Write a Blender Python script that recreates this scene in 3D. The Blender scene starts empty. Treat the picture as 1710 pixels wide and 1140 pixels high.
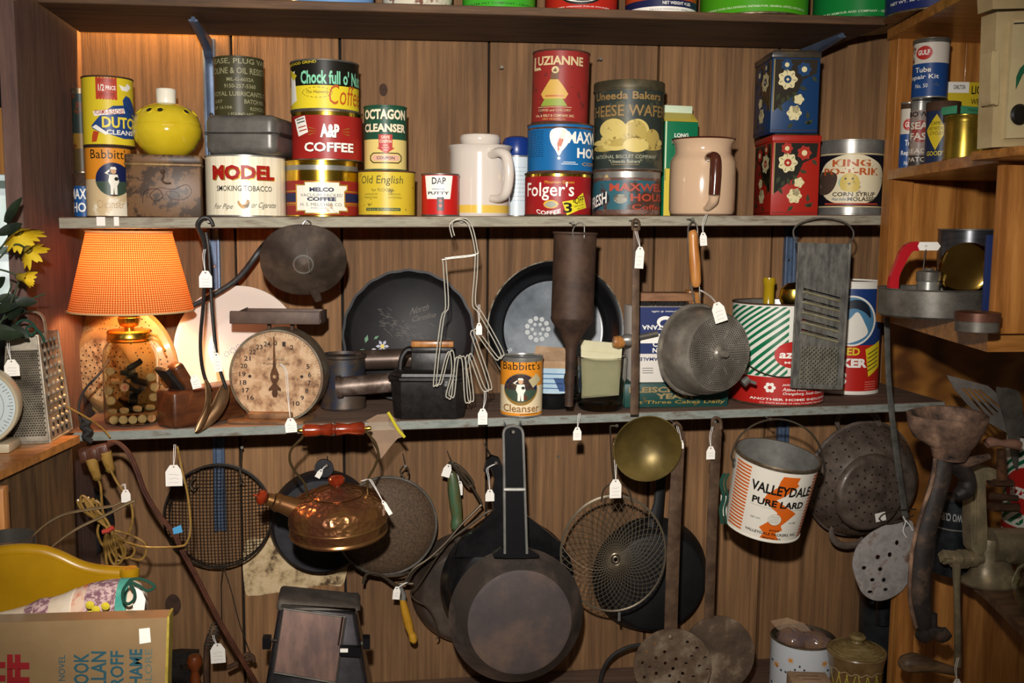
import bpy, bmesh, math, random
from mathutils import Vector, Matrix, geometry
random.seed(7)
PI = math.pi
SC = bpy.context.scene
COL = SC.collection
R = math.radians
# ---------------------------------------------------------------- camera
W, H, F = 1710, 1140, 1650.0
CAM = Vector((0, -1.95, 1.5))
CROT = Matrix.Rotation(-R(8.9), 3, 'Z') @ Matrix.Rotation(R(90 - 6.4), 3, 'X') @ Matrix.Rotation(0.009, 3, 'Z')
cd = bpy.data.cameras.new('camera')
cam = bpy.data.objects.new('camera', cd)
COL.objects.link(cam)
cam.matrix_world = Matrix.Translation(CAM) @ CROT.to_4x4()
cd.sensor_width = 36
cd.lens = F / W * 36
cd.clip_start = 0.02
SC.camera = cam
# ---------------------------------------------------------------- world and light
SC.view_settings.view_transform = 'Standard'
SC.view_settings.look = 'None'
SC.view_settings.gamma = 1
SC.view_settings.use_curve_mapping = False
SC.view_settings.exposure = 0.0
wd = bpy.data.worlds.new('world')
SC.world = wd
wd.use_nodes = True
wd.node_tree.nodes['Background'].inputs[0].default_value = (1.0, 0.80, 0.62, 1)
wd.node_tree.nodes['Background'].inputs[1].default_value = 0.07
def lamp(name, kind, loc, power, col, **k):
    l = bpy.data.lights.new(name, kind)
    l.energy = power
    l.color = col
    for a, v in k.items(): setattr(l, a, v)
    o = bpy.data.objects.new(name, l)
    COL.objects.link(o)
    o.location = loc
    return o
# the photographer's flash, a little above and left of the lens
fl = lamp('flash', 'SPOT', CAM + Vector((-0.035, 0.02, 0.16)), 156, (1.0, 0.955, 0.90), spot_size=R(76), spot_blend=1.0, shadow_soft_size=0.018)
fl.rotation_euler = (R(90 - 8), 0, -R(7))
# dim shop light from the ceiling behind the camera
sl = lamp('shop_ceiling_light', 'AREA', (0.3, -2.6, 2.9), 6, (1.0, 0.80, 0.58), shape='RECTANGLE', size=1.6, size_y=0.8)
sl.rotation_euler = (R(35), 0, 0)
# warm bulb standing behind the cans of the top shelf, leaking down the wall gap
us_ = lamp('upper_shelf_bulb', 'AREA', (-0.37, -0.013, 1.945), 4.6, (1.0, .50, .12), shape='RECTANGLE', size=.26, size_y=.014)
# ---------------------------------------------------------------- pixels to places
def at(px, py, Y):
    d = CROT @ Vector(((px - W / 2) / F, (H / 2 - py) / F, -1))
    return CAM + d * ((Y - CAM.y) / d.y)
def sc(p):
    return (CROT.transposed() @ (Vector(p) - CAM)).z * -1 / F
def srgb(h):
    h = h.lstrip('#')
    if len(h) == 3: h = ''.join(c + c for c in h)
    c = [int(h[i:i + 2], 16) / 255 for i in (0, 2, 4)]
    return tuple([x / 12.92 if x <= .04045 else ((x + .055) / 1.055) ** 2.4 for x in c] + [1])
# ---------------------------------------------------------------- materials
MATS = {}
def mat(name, c1=None, c2=None, c3=None, rough=.5, metal=0, scale=30, st=(1, 1, 1), bump=0, bscale=None, lo=.38, hi=.62,
        coat=0, blot=0, emit=None, estr=0, trans=0, ior=1.45, alpha=1, island=0, wave=0, spec=.5, detail=6, sub=0):
    if name in MATS: return MATS[name]
    m = bpy.data.materials.new(name)
    m.use_nodes = True
    nt = m.node_tree
    N, L = nt.nodes, nt.links
    b = N['Principled BSDF']
    b.inputs['Base Color'].default_value = srgb(c1)
    b.inputs['Roughness'].default_value = rough
    b.inputs['Metallic'].default_value = metal
    b.inputs['IOR'].default_value = ior
    b.inputs['Coat Weight'].default_value = coat
    b.inputs['Coat Roughness'].default_value = .08
    b.inputs['Transmission Weight'].default_value = trans
    b.inputs['Specular IOR Level'].default_value = spec
    b.inputs['Alpha'].default_value = alpha
    if sub:
        b.inputs['Subsurface Weight'].default_value = sub
    if emit:
        b.inputs['Emission Color'].default_value = srgb(emit)
        b.inputs['Emission Strength'].default_value = estr
    if c2 or bump:
        tc = N.new('ShaderNodeTexCoord')
        mp = N.new('ShaderNodeMapping')
        mp.inputs['Scale'].default_value = st
        L.new(tc.outputs['Object'], mp.inputs[0])
        vec = mp.outputs[0]
        if island:
            g = N.new('ShaderNodeNewGeometry')
            va = N.new('ShaderNodeVectorMath'); va.operation = 'MULTIPLY_ADD'
            cb = N.new('ShaderNodeCombineXYZ')
            for i in range(3): L.new(g.outputs['Random Per Island'], cb.inputs[i])
            va.inputs[1].default_value = (7.3, 3.1, 11.7)
            L.new(cb.outputs[0], va.inputs[0]); L.new(vec, va.inputs[2])
            vec = va.outputs[0]
        no = N.new('ShaderNodeTexNoise')
        no.inputs['Scale'].default_value = scale
        no.inputs['Detail'].default_value = detail
        no.inputs['Roughness'].default_value = .65
        L.new(vec, no.inputs['Vector'])
        fac = no.outputs['Fac']
        if wave:
            wv = N.new('ShaderNodeTexWave')
            wv.wave_type = 'BANDS'; wv.bands_direction = 'X'
            wv.inputs['Scale'].default_value = wave
            wv.inputs['Distortion'].default_value = 9
            wv.inputs['Detail'].default_value = 3
            wv.inputs['Detail Scale'].default_value = 1.2
            L.new(vec, wv.inputs['Vector'])
            mx = N.new('ShaderNodeMath'); mx.operation = 'MULTIPLY_ADD'
            mx.inputs[1].default_value = .22
            sb = N.new('ShaderNodeMath'); sb.operation = 'SUBTRACT'; sb.inputs[1].default_value = .11
            L.new(wv.outputs['Fac'], mx.inputs[0]); L.new(fac, mx.inputs[2])
            L.new(mx.outputs[0], sb.inputs[0])
            fac = sb.outputs[0]
        if c2:
            cr = N.new('ShaderNodeValToRGB')
            cr.color_ramp.elements[0].position = lo; cr.color_ramp.elements[0].color = srgb(c1)
            cr.color_ramp.elements[1].position = hi; cr.color_ramp.elements[1].color = srgb(c2)
            if c3:
                e = cr.color_ramp.elements.new((lo + hi) / 2); e.color = srgb(c3)
            L.new(fac, cr.inputs[0])
            out = cr.outputs[0]
            if blot:
                n3 = N.new('ShaderNodeTexNoise'); n3.inputs['Scale'].default_value = 3.2; n3.inputs['Detail'].default_value = 3
                m3 = N.new('ShaderNodeMapping'); m3.inputs['Scale'].default_value = (2.2, 2.2, .8); L.new(vec if not island else va.outputs[0], m3.inputs[0]); L.new(tc.outputs['Object'], m3.inputs[0]); L.new(m3.outputs[0], n3.inputs['Vector'])
                h3 = N.new('ShaderNodeHueSaturation'); r3 = N.new('ShaderNodeMapRange'); r3.inputs[1].default_value = .3; r3.inputs[2].default_value = .7; r3.inputs[3].default_value = 1 - blot; r3.inputs[4].default_value = 1 + blot
                L.new(n3.outputs['Fac'], r3.inputs[0]); L.new(r3.outputs[0], h3.inputs['Value']); L.new(out, h3.inputs['Color']); out = h3.outputs[0]
            if island:
                hs = N.new('ShaderNodeHueSaturation')
                mr = N.new('ShaderNodeMapRange')
                mr.inputs[3].default_value = 1 - island; mr.inputs[4].default_value = 1 + island
                L.new(g.outputs['Random Per Island'], mr.inputs[0])
                L.new(mr.outputs[0], hs.inputs['Value']); L.new(out, hs.inputs['Color'])
                out = hs.outputs[0]
            L.new(out, b.inputs['Base Color'])
        if bump:
            bp = N.new('ShaderNodeBump')
            bp.inputs['Strength'].default_value = bump
            bp.inputs['Distance'].default_value = .002
            if bscale:
                n2 = N.new('ShaderNodeTexNoise'); n2.inputs['Scale'].default_value = bscale
                n2.inputs['Detail'].default_value = 4
                L.new(vec, n2.inputs['Vector']); L.new(n2.outputs['Fac'], bp.inputs['Height'])
            else:
                L.new(fac, bp.inputs['Height'])
            L.new(bp.outputs[0], b.inputs['Normal'])
    MATS[name] = m
    return m
def paint(h, rough=.42, **k):
    return mat('paint_' + h.strip('#') + ('_%d' % int(rough * 100)), h, rough=rough, **k)
# worn lithographed tin: the print colour with small rust flecks
def litho(h, rust='#5a3018', amt=.70, rough=.42, scale=45):
    return mat('litho_%s_%d_%d' % (h.strip('#'), int(amt * 100), scale), h, rust, rough=rough, scale=scale, lo=amt - .02, hi=amt + .03, spec=.35)
# ---------------------------------------------------------------- mesh builder
class MB:
    def __init__(s, M=None):
        s.v = []; s.f = []; s.m = []; s.ms = []; s.M = M or Matrix()
    def mi(s, m):
        if m not in s.ms: s.ms.append(m)
        return s.ms.index(m)
    def add(s, verts, faces, m, M=None):
        T = s.M @ M if M is not None else s.M
        n = len(s.v); k = s.mi(m)
        s.v += [T @ Vector(v) for v in verts]
        s.f += [tuple(i + n for i in f) for f in faces]
        s.m += [k] * len(faces)
        return s
    def addm(s, verts, faces, mats, M=None):
        T = s.M @ M if M is not None else s.M
        n = len(s.v)
        s.v += [T @ Vector(v) for v in verts]
        s.f += [tuple(i + n for i in f) for f in faces]
        s.m += [s.mi(m) for m in mats]
        return s
    # box between two corners, optional bevel
    def box(s, x0, x1, y0, y1, z0, z1, m, bev=0, seg=2, M=None):
        bm = bmesh.new()
        bmesh.ops.create_cube(bm, size=1)
        for v in bm.verts:
            v.co = Vector(((x0 + x1) / 2 + v.co.x * (x1 - x0), (y0 + y1) / 2 + v.co.y * (y1 - y0), (z0 + z1) / 2 + v.co.z * (z1 - z0)))
        if bev:
            bmesh.ops.bevel(bm, geom=bm.edges[:], offset=bev, segments=seg, profile=.5, affect='EDGES')
        s.bm(bm, m, M); return s
    def bm(s, bm, m, M=None):
        bm.verts.index_update()
        s.add([v.co.copy() for v in bm.verts], [[v.index for v in f.verts] for f in bm.faces], m, M)
        bm.free()
    # revolve [(r,z[,mat])]; mat given at a point rules the segment that starts there
    def lathe(s, prof, m, seg=40, M=None, rfun=None, arc=2 * PI):
        vs = []; fs = []; mm = []; full = arc > 6.28
        n = seg if full else seg + 1
        for p in prof:
            for i in range(n):
                a = arc * i / seg
                r = p[0] * (rfun(a, p[1]) if rfun else 1)
                vs.append((r * math.sin(a), -r * math.cos(a), p[1]))
        cur = m
        for k in range(len(prof) - 1):
            if len(prof[k]) > 2: cur = prof[k][2]
            for i in range(seg):
                j = (i + 1) % n
                q = [k * n + i, k * n + j, (k + 1) * n + j, (k + 1) * n + i]
                if prof[k][0] < 1e-6: q = [q[0], q[2], q[3]]
                elif prof[k + 1][0] < 1e-6: q = [q[0], q[1], q[2]]
                fs.append(q); mm.append(cur)
        return s.addm(vs, fs, mm, M)
    # sweep a round or flat section along points; r number or list; w,h section when flat with normal up
    def tube(s, pts, r, m, seg=8, closed=False, smooth=0, flat=None, nrm=None, caps=True, M=None):
        pts = [Vector(p) for p in pts]
        rr = list(r) if isinstance(r, (list, tuple)) else [r] * len(pts)
        if smooth:
            P = []; Q = []; n = len(pts); rng = range(n if closed else n - 1)
            for i in rng:
                g = lambda k: pts[k % n] if closed else pts[max(0, min(n - 1, k))]
                a, b, c, d = g(i - 1), g(i), g(i + 1), g(i + 2)
                r0, r1 = rr[i], rr[(i + 1) % n]
                for t in range(smooth):
                    u = t / smooth
                    P.append(.5 * ((2 * b) + (c - a) * u + (2 * a - 5 * b + 4 * c - d) * u * u + (3 * b - a - 3 * c + d) * u ** 3))
                    Q.append(r0 + (r1 - r0) * u)
            if not closed: P.append(pts[-1]); Q.append(rr[-1])
            pts, rr = P, Q
        n = len(pts); vs = []; fs = []
        up = Vector(nrm) if nrm else None
        prev = None
        for i, p in enumerate(pts):
            t = (pts[(i + 1) % n] - pts[i - 1]) if closed else (pts[min(i + 1, n - 1)] - pts[max(i - 1, 0)])
            if t.length < 1e-9: t = Vector((0, 0, 1))
            t.normalize()
            if up is not None:
                a = up - t * up.dot(t)
            else:
                a = prev - t * prev.dot(t) if prev is not None else t.orthogonal()
            if a.length < 1e-6: a = t.orthogonal()
            a.normalize(); prev = a
            b = t.cross(a)
            for k in range(seg):
                an = 2 * PI * (k + .5) / seg
                if flat: vs.append(p + a * math.cos(an) * rr[i] * flat + b * math.sin(an) * rr[i])
                else: vs.append(p + a * math.cos(an) * rr[i] + b * math.sin(an) * rr[i])
        for i in range(n if closed else n - 1):
            j = (i + 1) % n
            for k in range(seg):
                l = (k + 1) % seg
                fs.append([i * seg + k, i * seg + l, j * seg + l, j * seg + k])
        if caps and not closed:
            fs.append([k for k in range(seg)][::-1])
            fs.append([(n - 1) * seg + k for k in range(seg)])
        return s.add(vs, fs, m, M)
    # flat plate: outline (and holes) of 2D points, given thickness, placed by Surf
    def plate(s, outer, m, th=1, holes=(), surf=None, M=None, back=0):
        loops = [[Vector((p[0], p[1], 0)) for p in outer]] + [[Vector((p[0], p[1], 0)) for p in h] for h in holes]
        tri = geometry.tessellate_polygon(loops)
        flat = [v for l in loops for v in l]
        n = len(flat)
        su = surf or PL0
        vs = [su(v.x, v.y, back + th) for v in flat] + [su(v.x, v.y, back) for v in flat]
        fs = [list(t) for t in tri] + [[i + n for i in t[::-1]] for t in tri]
        k = 0
        for l in loops:
            q = len(l)
            for i in range(q):
                j = (i + 1) % q
                fs.append([k + i, k + i + n, k + j + n, k + j])
            k += q
        return s.add(vs, fs, m, M)
    # printed shape on a surface (thin layer)
    def ink(s, outer, m, surf, lv=1, holes=(), step=None, M=None):
        loops = [[Vector((*surf.pt(p[0], p[1]), 0)) for p in l] for l in [outer, *holes]]
        tri = geometry.tessellate_polygon(loops)
        flat = [v for l in loops for v in l]
        return s.inkm([(v.x, v.y) for v in flat], [list(t) for t in tri], m, surf, lv, step if step is not None else surf.step, M)
    def inkm(s, v2, fs, m, surf, lv=1, step=0, M=None):
        if step:
            x0 = min(v[0] for v in v2); x1 = max(v[0] for v in v2)
            if x1 - x0 > step * 1.3:
                bm = bmesh.new()
                bv = [bm.verts.new((v[0], v[1], 0)) for v in v2]
                for f in fs:
                    try: bm.faces.new([bv[i] for i in f])
                    except ValueError: pass
                x = math.ceil(x0 / step) * step
                while x < x1:
                    bmesh.ops.bisect_plane(bm, geom=bm.verts[:] + bm.edges[:] + bm.faces[:], plane_co=(x, 0, 0), plane_no=(1, 0, 0), dist=1e-5)
                    x += step
                bm.verts.index_update()
                v2 = [(v.co.x, v.co.y) for v in bm.verts]
                fs = [[v.index for v in f.verts] for f in bm.faces]
                bm.free()
        vs = [surf(a, b, surf.off * lv) for a, b in v2]
        # keep faces pointing out of the surface
        out = []
        for f in fs:
            a, b, c = [Vector((v2[i][0], v2[i][1], 0)) for i in f[:3]]
            out.append(f if (b - a).cross(c - a).z > 0 else f[::-1])
        return s.add(vs, out, m, M)
    def rect(s, x0, x1, y0, y1, m, surf, lv=1, M=None):
        return s.ink([(x0, y0), (x1, y0), (x1, y1), (x0, y1)], m, surf, lv, M=M)
    def disc(s, x, y, r, m, surf, lv=1, ry=None, n=24, r2=None, M=None):
        o = [(x + r * math.cos(2 * PI * i / n), y + (ry or r) * math.sin(2 * PI * i / n)) for i in range(n)]
        h = [[(x + r2 * math.cos(2 * PI * i / n), y + r2 * (ry or r) / r * math.sin(2 * PI * i / n)) for i in range(n)]] if r2 else ()
        return s.ink(o, m, surf, lv, holes=h, M=M)
    # lettering squeezed into a box x0..x1, y0..y1 on a surface
    def text(s, txt, x0, x1, y0, y1, m, surf, lv=2, bold=.0, shear=0, arch=0, slope=0, M=None, serif=0):
        vv, ff = glyphs(txt, bold)
        a0 = min(v[0] for v in vv); a1 = max(v[0] for v in vv); b0 = min(v[1] for v in vv); b1 = max(v[1] for v in vv)
        X0, Y0 = surf.pt(x0, y0); X1, Y1 = surf.pt(x1, y1)
        y0, y1 = min(Y0, Y1), max(Y0, Y1)
        out = []
        for x, y in vv:
            u = (x - a0) / (a1 - a0); w = (y - b0) / (b1 - b0)
            out.append((X0 + u * (X1 - X0) + shear * (w - .5) * (y1 - y0), y0 + w * (y1 - y0) + arch * (1 - (2 * u - 1) ** 2) + slope * (u - .5)))
        return s.inkm(out, ff, m, surf, lv, surf.step if (y1 - y0) > 12 else 0, M)
    def build(s, name, parent=None, **props):
        me = bpy.data.meshes.new(name)
        inv = parent.matrix_world.inverted() if parent is not None else Matrix()
        org = None
        if parent is None:
            org = Vector((sum(v.x for v in s.v) / len(s.v), sum(v.y for v in s.v) / len(s.v), min(v.z for v in s.v)))
            inv = Matrix.Translation(-org)
        me.from_pydata([inv @ v for v in s.v], [], s.f)
        for m in s.ms: me.materials.append(m)
        me.polygons.foreach_set('material_index', s.m)
        me.validate()
        me.shade_smooth()
        me.set_sharp_from_angle(angle=.62)
        me.update()
        o = bpy.data.objects.new(name, me)
        COL.objects.link(o)
        if parent is not None:
            o.parent = parent
            o.matrix_world = parent.matrix_world.copy()
        else:
            o.location = org
            o.matrix_world = Matrix.Translation(org)
        for k, v in props.items(): o[k] = v
        return o
GL = {}
def glyphs(txt, bold=0):
    k = (txt, bold)
    if k in GL: return GL[k]
    cu = bpy.data.curves.new('t', 'FONT')
    cu.body = txt; cu.resolution_u = 2; cu.offset = bold; cu.size = 1
    ob = bpy.data.objects.new('t', cu)
    COL.objects.link(ob)
    dg = bpy.context.evaluated_depsgraph_get()
    ev = ob.evaluated_get(dg)
    me = ev.to_mesh()
    vv = [(v.co.x, v.co.y) for v in me.vertices]
    ff = [list(p.vertices) for p in me.polygons]
    ev.to_mesh_clear()
    bpy.data.objects.remove(ob); bpy.data.curves.remove(cu)
    GL[k] = (vv, ff)
    return GL[k]
# ---------------------------------------------------------------- surfaces to print on
class Cyl:
    def __init__(s, r, off=.35, taper=0):
        s.r = r; s.off = off; s.step = r * .16; s.taper = taper; s.cx = 0; s.bot = 0; s.k = -1
    def px(s, p):
        r = s.r
        if abs(p) < r * .97: return r * math.asin(p / r)
        e = r * math.asin(.97) + (abs(p) - r * .97) * 1.5
        return e if p > 0 else -e
    def pt(s, x, y): return (s.px(x - s.cx), (s.bot - y) * s.k)
    def __call__(s, u, v, o=0):
        r = s.r + s.taper * v + o
        a = u / s.r
        return Vector((r * math.sin(a), -r * math.cos(a), v))
class Pl:
    step = 0
    def __init__(s, o, ux, uy, off=.35):
        s.o = Vector(o); s.ux = Vector(ux); s.uy = Vector(uy); s.n = s.ux.cross(s.uy).normalized(); s.off = off
    cx = 0; bot = 0; k = -1; kx = 1
    def pt(s, x, y): return ((x - s.cx) * s.kx, (s.bot - y) * s.k)
    def __call__(s, u, v, o=0):
        return s.o + s.ux * u + s.uy * v + s.n * o
PL0 = Pl((0, 0, 0), (1, 0, 0), (0, 0, 1))
def circ(x, y, r, n=24, ry=None, a0=0):
    return [(x + r * math.cos(a0 + 2 * PI * i / n), y + (ry or r) * math.sin(a0 + 2 * PI * i / n)) for i in range(n)]
# ---------------------------------------------------------------- things
class T:
    # Empty at a thing's base; local units are photo pixels at its distance (x right, y away, z up)
    def __init__(s, name, label, cat, loc, rz=None, group=None, tilt=None):
        s.o = bpy.data.objects.new(name, None)
        s.o.empty_display_size = .02
        COL.objects.link(s.o)
        loc = Vector(loc)
        d = CAM - loc
        if rz is None: rz = math.atan2(d.x, -d.y)
        rot = Matrix.Rotation(rz, 4, 'Z')
        if tilt is not None: rot = rot @ tilt
        s.o.matrix_world = Matrix.Translation(loc) @ rot
        s.o['label'] = label; s.o['category'] = cat
        if group: s.o['group'] = group
        s.s = sc(loc); s.loc = loc
        s.M = Matrix.Translation(loc) @ rot @ Matrix.Scale(s.s, 4)
    def mb(s): return MB(s.M)
    def wb(s): return MB()
def tag_(o, label, cat, group=None):
    o['label'] = label; o['category'] = cat
    if group: o['group'] = group
    return o
def axis_to(v, loc=(0, 0, 0), roll=0):
    return Matrix.Translation(Vector(loc)) @ Vector(v).to_track_quat('Z', 'Y').to_matrix().to_4x4() @ Matrix.Rotation(roll, 4, 'Z')
def P3(pts, Y=None):
    return [at(p[0], p[1], p[2] if len(p) > 2 else Y) for p in pts]
def spl(pts, n=6, closed=False):
    pts = [Vector((p[0], p[1], 0)) for p in pts]; P = []; k = len(pts)
    g = lambda i: pts[i % k] if closed else pts[max(0, min(k - 1, i))]
    for i in range(k if closed else k - 1):
        a, b, c, d = g(i - 1), g(i), g(i + 1), g(i + 2)
        for t in range(n):
            u = t / n
            P.append(.5 * ((2 * b) + (c - a) * u + (2 * a - 5 * b + 4 * c - d) * u * u + (3 * b - a - 3 * c + d) * u ** 3))
    if not closed: P.append(pts[-1])
    return [(p.x, p.y) for p in P]
# ================================================================ shared materials
WALLW = mat('old_board_wood', '#5c4027', '#997048', '#7e5b3a', rough=.75, scale=7, st=(12, 12, .38), bump=.6, bscale=60, lo=.30, hi=.70, island=.24, blot=.26, detail=12)
SIDEW = mat('purple_brown_side_wood', '#4a3531', '#705449', rough=.8, scale=10, st=(8, 8, .8), bump=.4, lo=.3, hi=.7)
DARKW = mat('dark_shelf_wood', '#38271a', '#6b4c30', rough=.7, scale=10, st=(.6, 7, 7), bump=.4, lo=.3, hi=.7)
GREYW = mat('painted_shelf_edge', '#77715f', '#5e4c3c', '#948e7c', rough=.75, scale=14, st=(.8, 5, 5), bump=.4, lo=.32, hi=.68)
TEALW = mat('teal_painted_edge', '#6c736b', '#5b5042', '#828780', rough=.7, scale=22, st=(1, 3, 3), bump=.3, lo=.35, hi=.66)
TOPW = mat('shelf_top_wood', '#4e3b30', '#7f6553', rough=.75, scale=10, st=(.7, 8, 8), bump=.4, lo=.3, hi=.7)
ORANGEW = mat('orange_pine', '#8a5522', '#c98a45', '#ad7034', rough=.42, scale=9, st=(7, 7, .6), bump=.15, lo=.3, hi=.7, wave=.7, coat=.25)
ORANGEH = mat('orange_pine_level', '#7d4c1e', '#c3843f', rough=.42, scale=9, st=(.6, 7, 7), bump=.15, lo=.3, hi=.7, coat=.25)
PINEC = mat('curly_grain_pine', '#5a3413', '#b37a35', '#8d5a24', rough=.5, scale=1.6, st=(1.0, 1, 2.6), bump=.1, lo=.30, hi=.70, wave=3.2, detail=3)
BLK = mat('black_void', '#0a0807', rough=.9)
TIN = mat('dull_tin', '#7c7a76', '#a8a69e', rough=.34, metal=.6, scale=25, lo=.3, hi=.7)
TIND = mat('dark_tin', '#46423c', '#78736a', rough=.45, metal=.45, scale=30, lo=.3, hi=.7, bump=.1)
CHROME = mat('bright_metal', '#c9c7c2', rough=.18, metal=1)
RIM = mat('can_rim', '#6a5a44', '#8f8270', rough=.4, metal=.8, scale=60, lo=.4, hi=.6)
BRASSL = mat('brass_lid', '#b8922f', '#e0bd55', rough=.25, metal=1, scale=30)
RUST = mat('rust', '#35200f', '#70482a', '#53351f', rough=.85, scale=55, bump=.4, lo=.3, hi=.7, metal=.15)
RUSTD = mat('dark_rust', '#2c1d13', '#5a3e2a', rough=.75, scale=40, bump=.35, lo=.3, hi=.7, metal=.2)
IRON = mat('black_iron', '#141313', '#2b2826', rough=.42, scale=60, bump=.25, lo=.3, hi=.7, metal=.3)
IRONM = mat('matte_iron', '#121212', '#262321', rough=.6, scale=60, bump=.25, lo=.3, hi=.7)
WIRE = mat('steel_wire', '#6f6453', rough=.35, metal=.5)
WIRED = mat('dark_wire', '#54493c', rough=.4, metal=.7)
WHITEP = mat('white_paper', '#ece6dc', rough=.8)
PENCIL = mat('pencil_marks', '#8d8790', rough=.8)
STRING = mat('white_string', '#e6e2dc', rough=.8)
BLUEST = mat('blue_grey_steel', '#46566e', '#5e6e86', rough=.45, metal=.35, scale=20)
BLACKP = paint('#15130f'); WHITE = paint('#efeae0'); CREAM = paint('#e6d9b8')
# ================================================================ the setting
def quadbox(name, c, m, parent=None, kind='structure', mats=None, bev=.0):
    # c: four bottom-or-front corners and four opposite corners (world)
    b = MB()
    fs = [(0, 1, 2, 3), (7, 6, 5, 4), (0, 4, 5, 1), (1, 5, 6, 2), (2, 6, 7, 3), (3, 7, 4, 0)]
    if mats: b.addm(c, fs, mats)
    else: b.add(c, fs, m)
    o = b.build(name, parent)
    if kind: o['kind'] = kind
    return o
YS = -.26
XL = at(140, 200, 0).x
XR = at(1700, 400, 0).x + .35
ZT = 2.45; ZB = at(800, 1140, 0).z - .35
# back wall of upright boards with open seams
seams = [XL - .05] + [at(x, 400, 0).x for x in (393, 571, 815, 1093, 1290)] + [XR]
b = MB()
for i in range(len(seams) - 1):
    b.box(seams[i] + .0022, seams[i + 1] - .0022, 0, .02, ZB, ZT, WALLW, bev=.0015, seg=1)
b.box(XL - .05, XR, .021, .03, ZB, ZT, BLK)
KN = mat('knot_wood', '#2a1a10', '#4a3020', rough=.8, scale=60, lo=.3, hi=.7)
for px, py, r_ in ((289, 1010, 13), (1290, 250, 7), (700, 560, 9), (1215, 860, 8), (640, 150, 7)):
    p = at(px, py, 0); b.lathe([(0, .0005), (r_ * .001, .0003), (r_ * .00115, 0)], KN, seg=20, M=Matrix.Translation((p.x, -.0001, p.z)) @ Matrix.Rotation(PI / 2, 4, 'X') @ Matrix.Scale(1.5, 4, (0, 1, 0)))
o = b.build('wall_back'); o['kind'] = 'structure'
# nail holes, a knot and peeled whitewash patch are marks on the boards
def onwall(px, py, Y=-.0008): return at(px, py, Y)
PATCH = mat('peeled_whitewash', '#cbb38b', '#4e3a28', '#b39a72', rough=.85, scale=24, lo=.44, hi=.62, bump=.3)
b = MB()
pp = spl([(409, 906), (450, 898), (500, 895), (575, 890), (575, 972), (540, 976), (500, 984), (455, 990), (425, 994), (409, 985)], 4, True)
q = [at(x, y, -.0012) for x, y in pp]
b.add([Vector((v.x, -.0014, v.z)) for v in q] + [Vector((v.x, .001, v.z)) for v in q], [list(range(len(q)))[::-1]] + [[i, (i + 1) % len(q), (i + 1) % len(q) + len(q), i + len(q)] for i in range(len(q))], PATCH)
o = b.build('trim_1'); o['kind'] = 'structure'
# left side panel: board whose inner face is seen
b = MB(); b.box(XL - .024, XL, -.36, 0.02, ZB, ZT, SIDEW, bev=.001, seg=1)
o = b.build('wall_left'); o['kind'] = 'structure'
# shelves, each following its own slightly uneven level
def shelf(name, l, r, th, top, front, under, Y=YS, yb=-.001, kind='structure'):
    a, c = at(l[0], l[1], Y), at(r[0], r[1], Y)
    s0 = [Vector((a.x, Y, a.z)), Vector((c.x, Y, c.z)), Vector((c.x, yb, c.z)), Vector((a.x, yb, a.z))]
    s1 = [v + Vector((0, 0, th)) for v in s0]
    bm = bmesh.new()
    vs = [bm.verts.new(v) for v in s0 + s1]
    fc = [((3, 2, 1, 0), 0), ((4, 5, 6, 7), 1), ((0, 1, 5, 4), 2), ((1, 2, 6, 5), 2), ((2, 3, 7, 6), 0), ((3, 0, 4, 7), 2)]
    for f, k in fc: bm.faces.new([vs[i] for i in f]).material_index = k
    bmesh.ops.bevel(bm, geom=bm.edges[:], offset=.0012, segments=1, affect='EDGES')
    me = bpy.data.meshes.new(name); bm.to_mesh(me); bm.free()
    for m in (under, top, front): me.materials.append(m)
    o = bpy.data.objects.new(name, me); COL.objects.link(o); o['kind'] = kind
    return lambda x: a.z + th + (c.z - a.z) * (x - a.x) / (c.x - a.x)
S1 = shelf('trim_2', (62, 4), (1484, 42), .014, DARKW, DARKW, DARKW, yb=-.022)
S2 = shelf('trim_3', (98, 382), (1474, 376), .0185, TOPW, GREYW, TOPW, yb=-.001)
S3 = shelf('trim_4', (116, 738), (1578, 685), .0165, TOPW, TEALW, TOPW, yb=-.001)
# two scraps of white tape on the edge of the upper shelf
b = MB()
for x0, x1 in ((161, 176), (190, 199)):
    p, q = at(x0, 362, YS - .0003), at(x1, 377, YS - .0003); b.box(p.x, q.x, YS - .0008, YS + .0002, q.z, p.z, WHITEP)
o = b.build('trim_12'); o['kind'] = 'structure'
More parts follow.
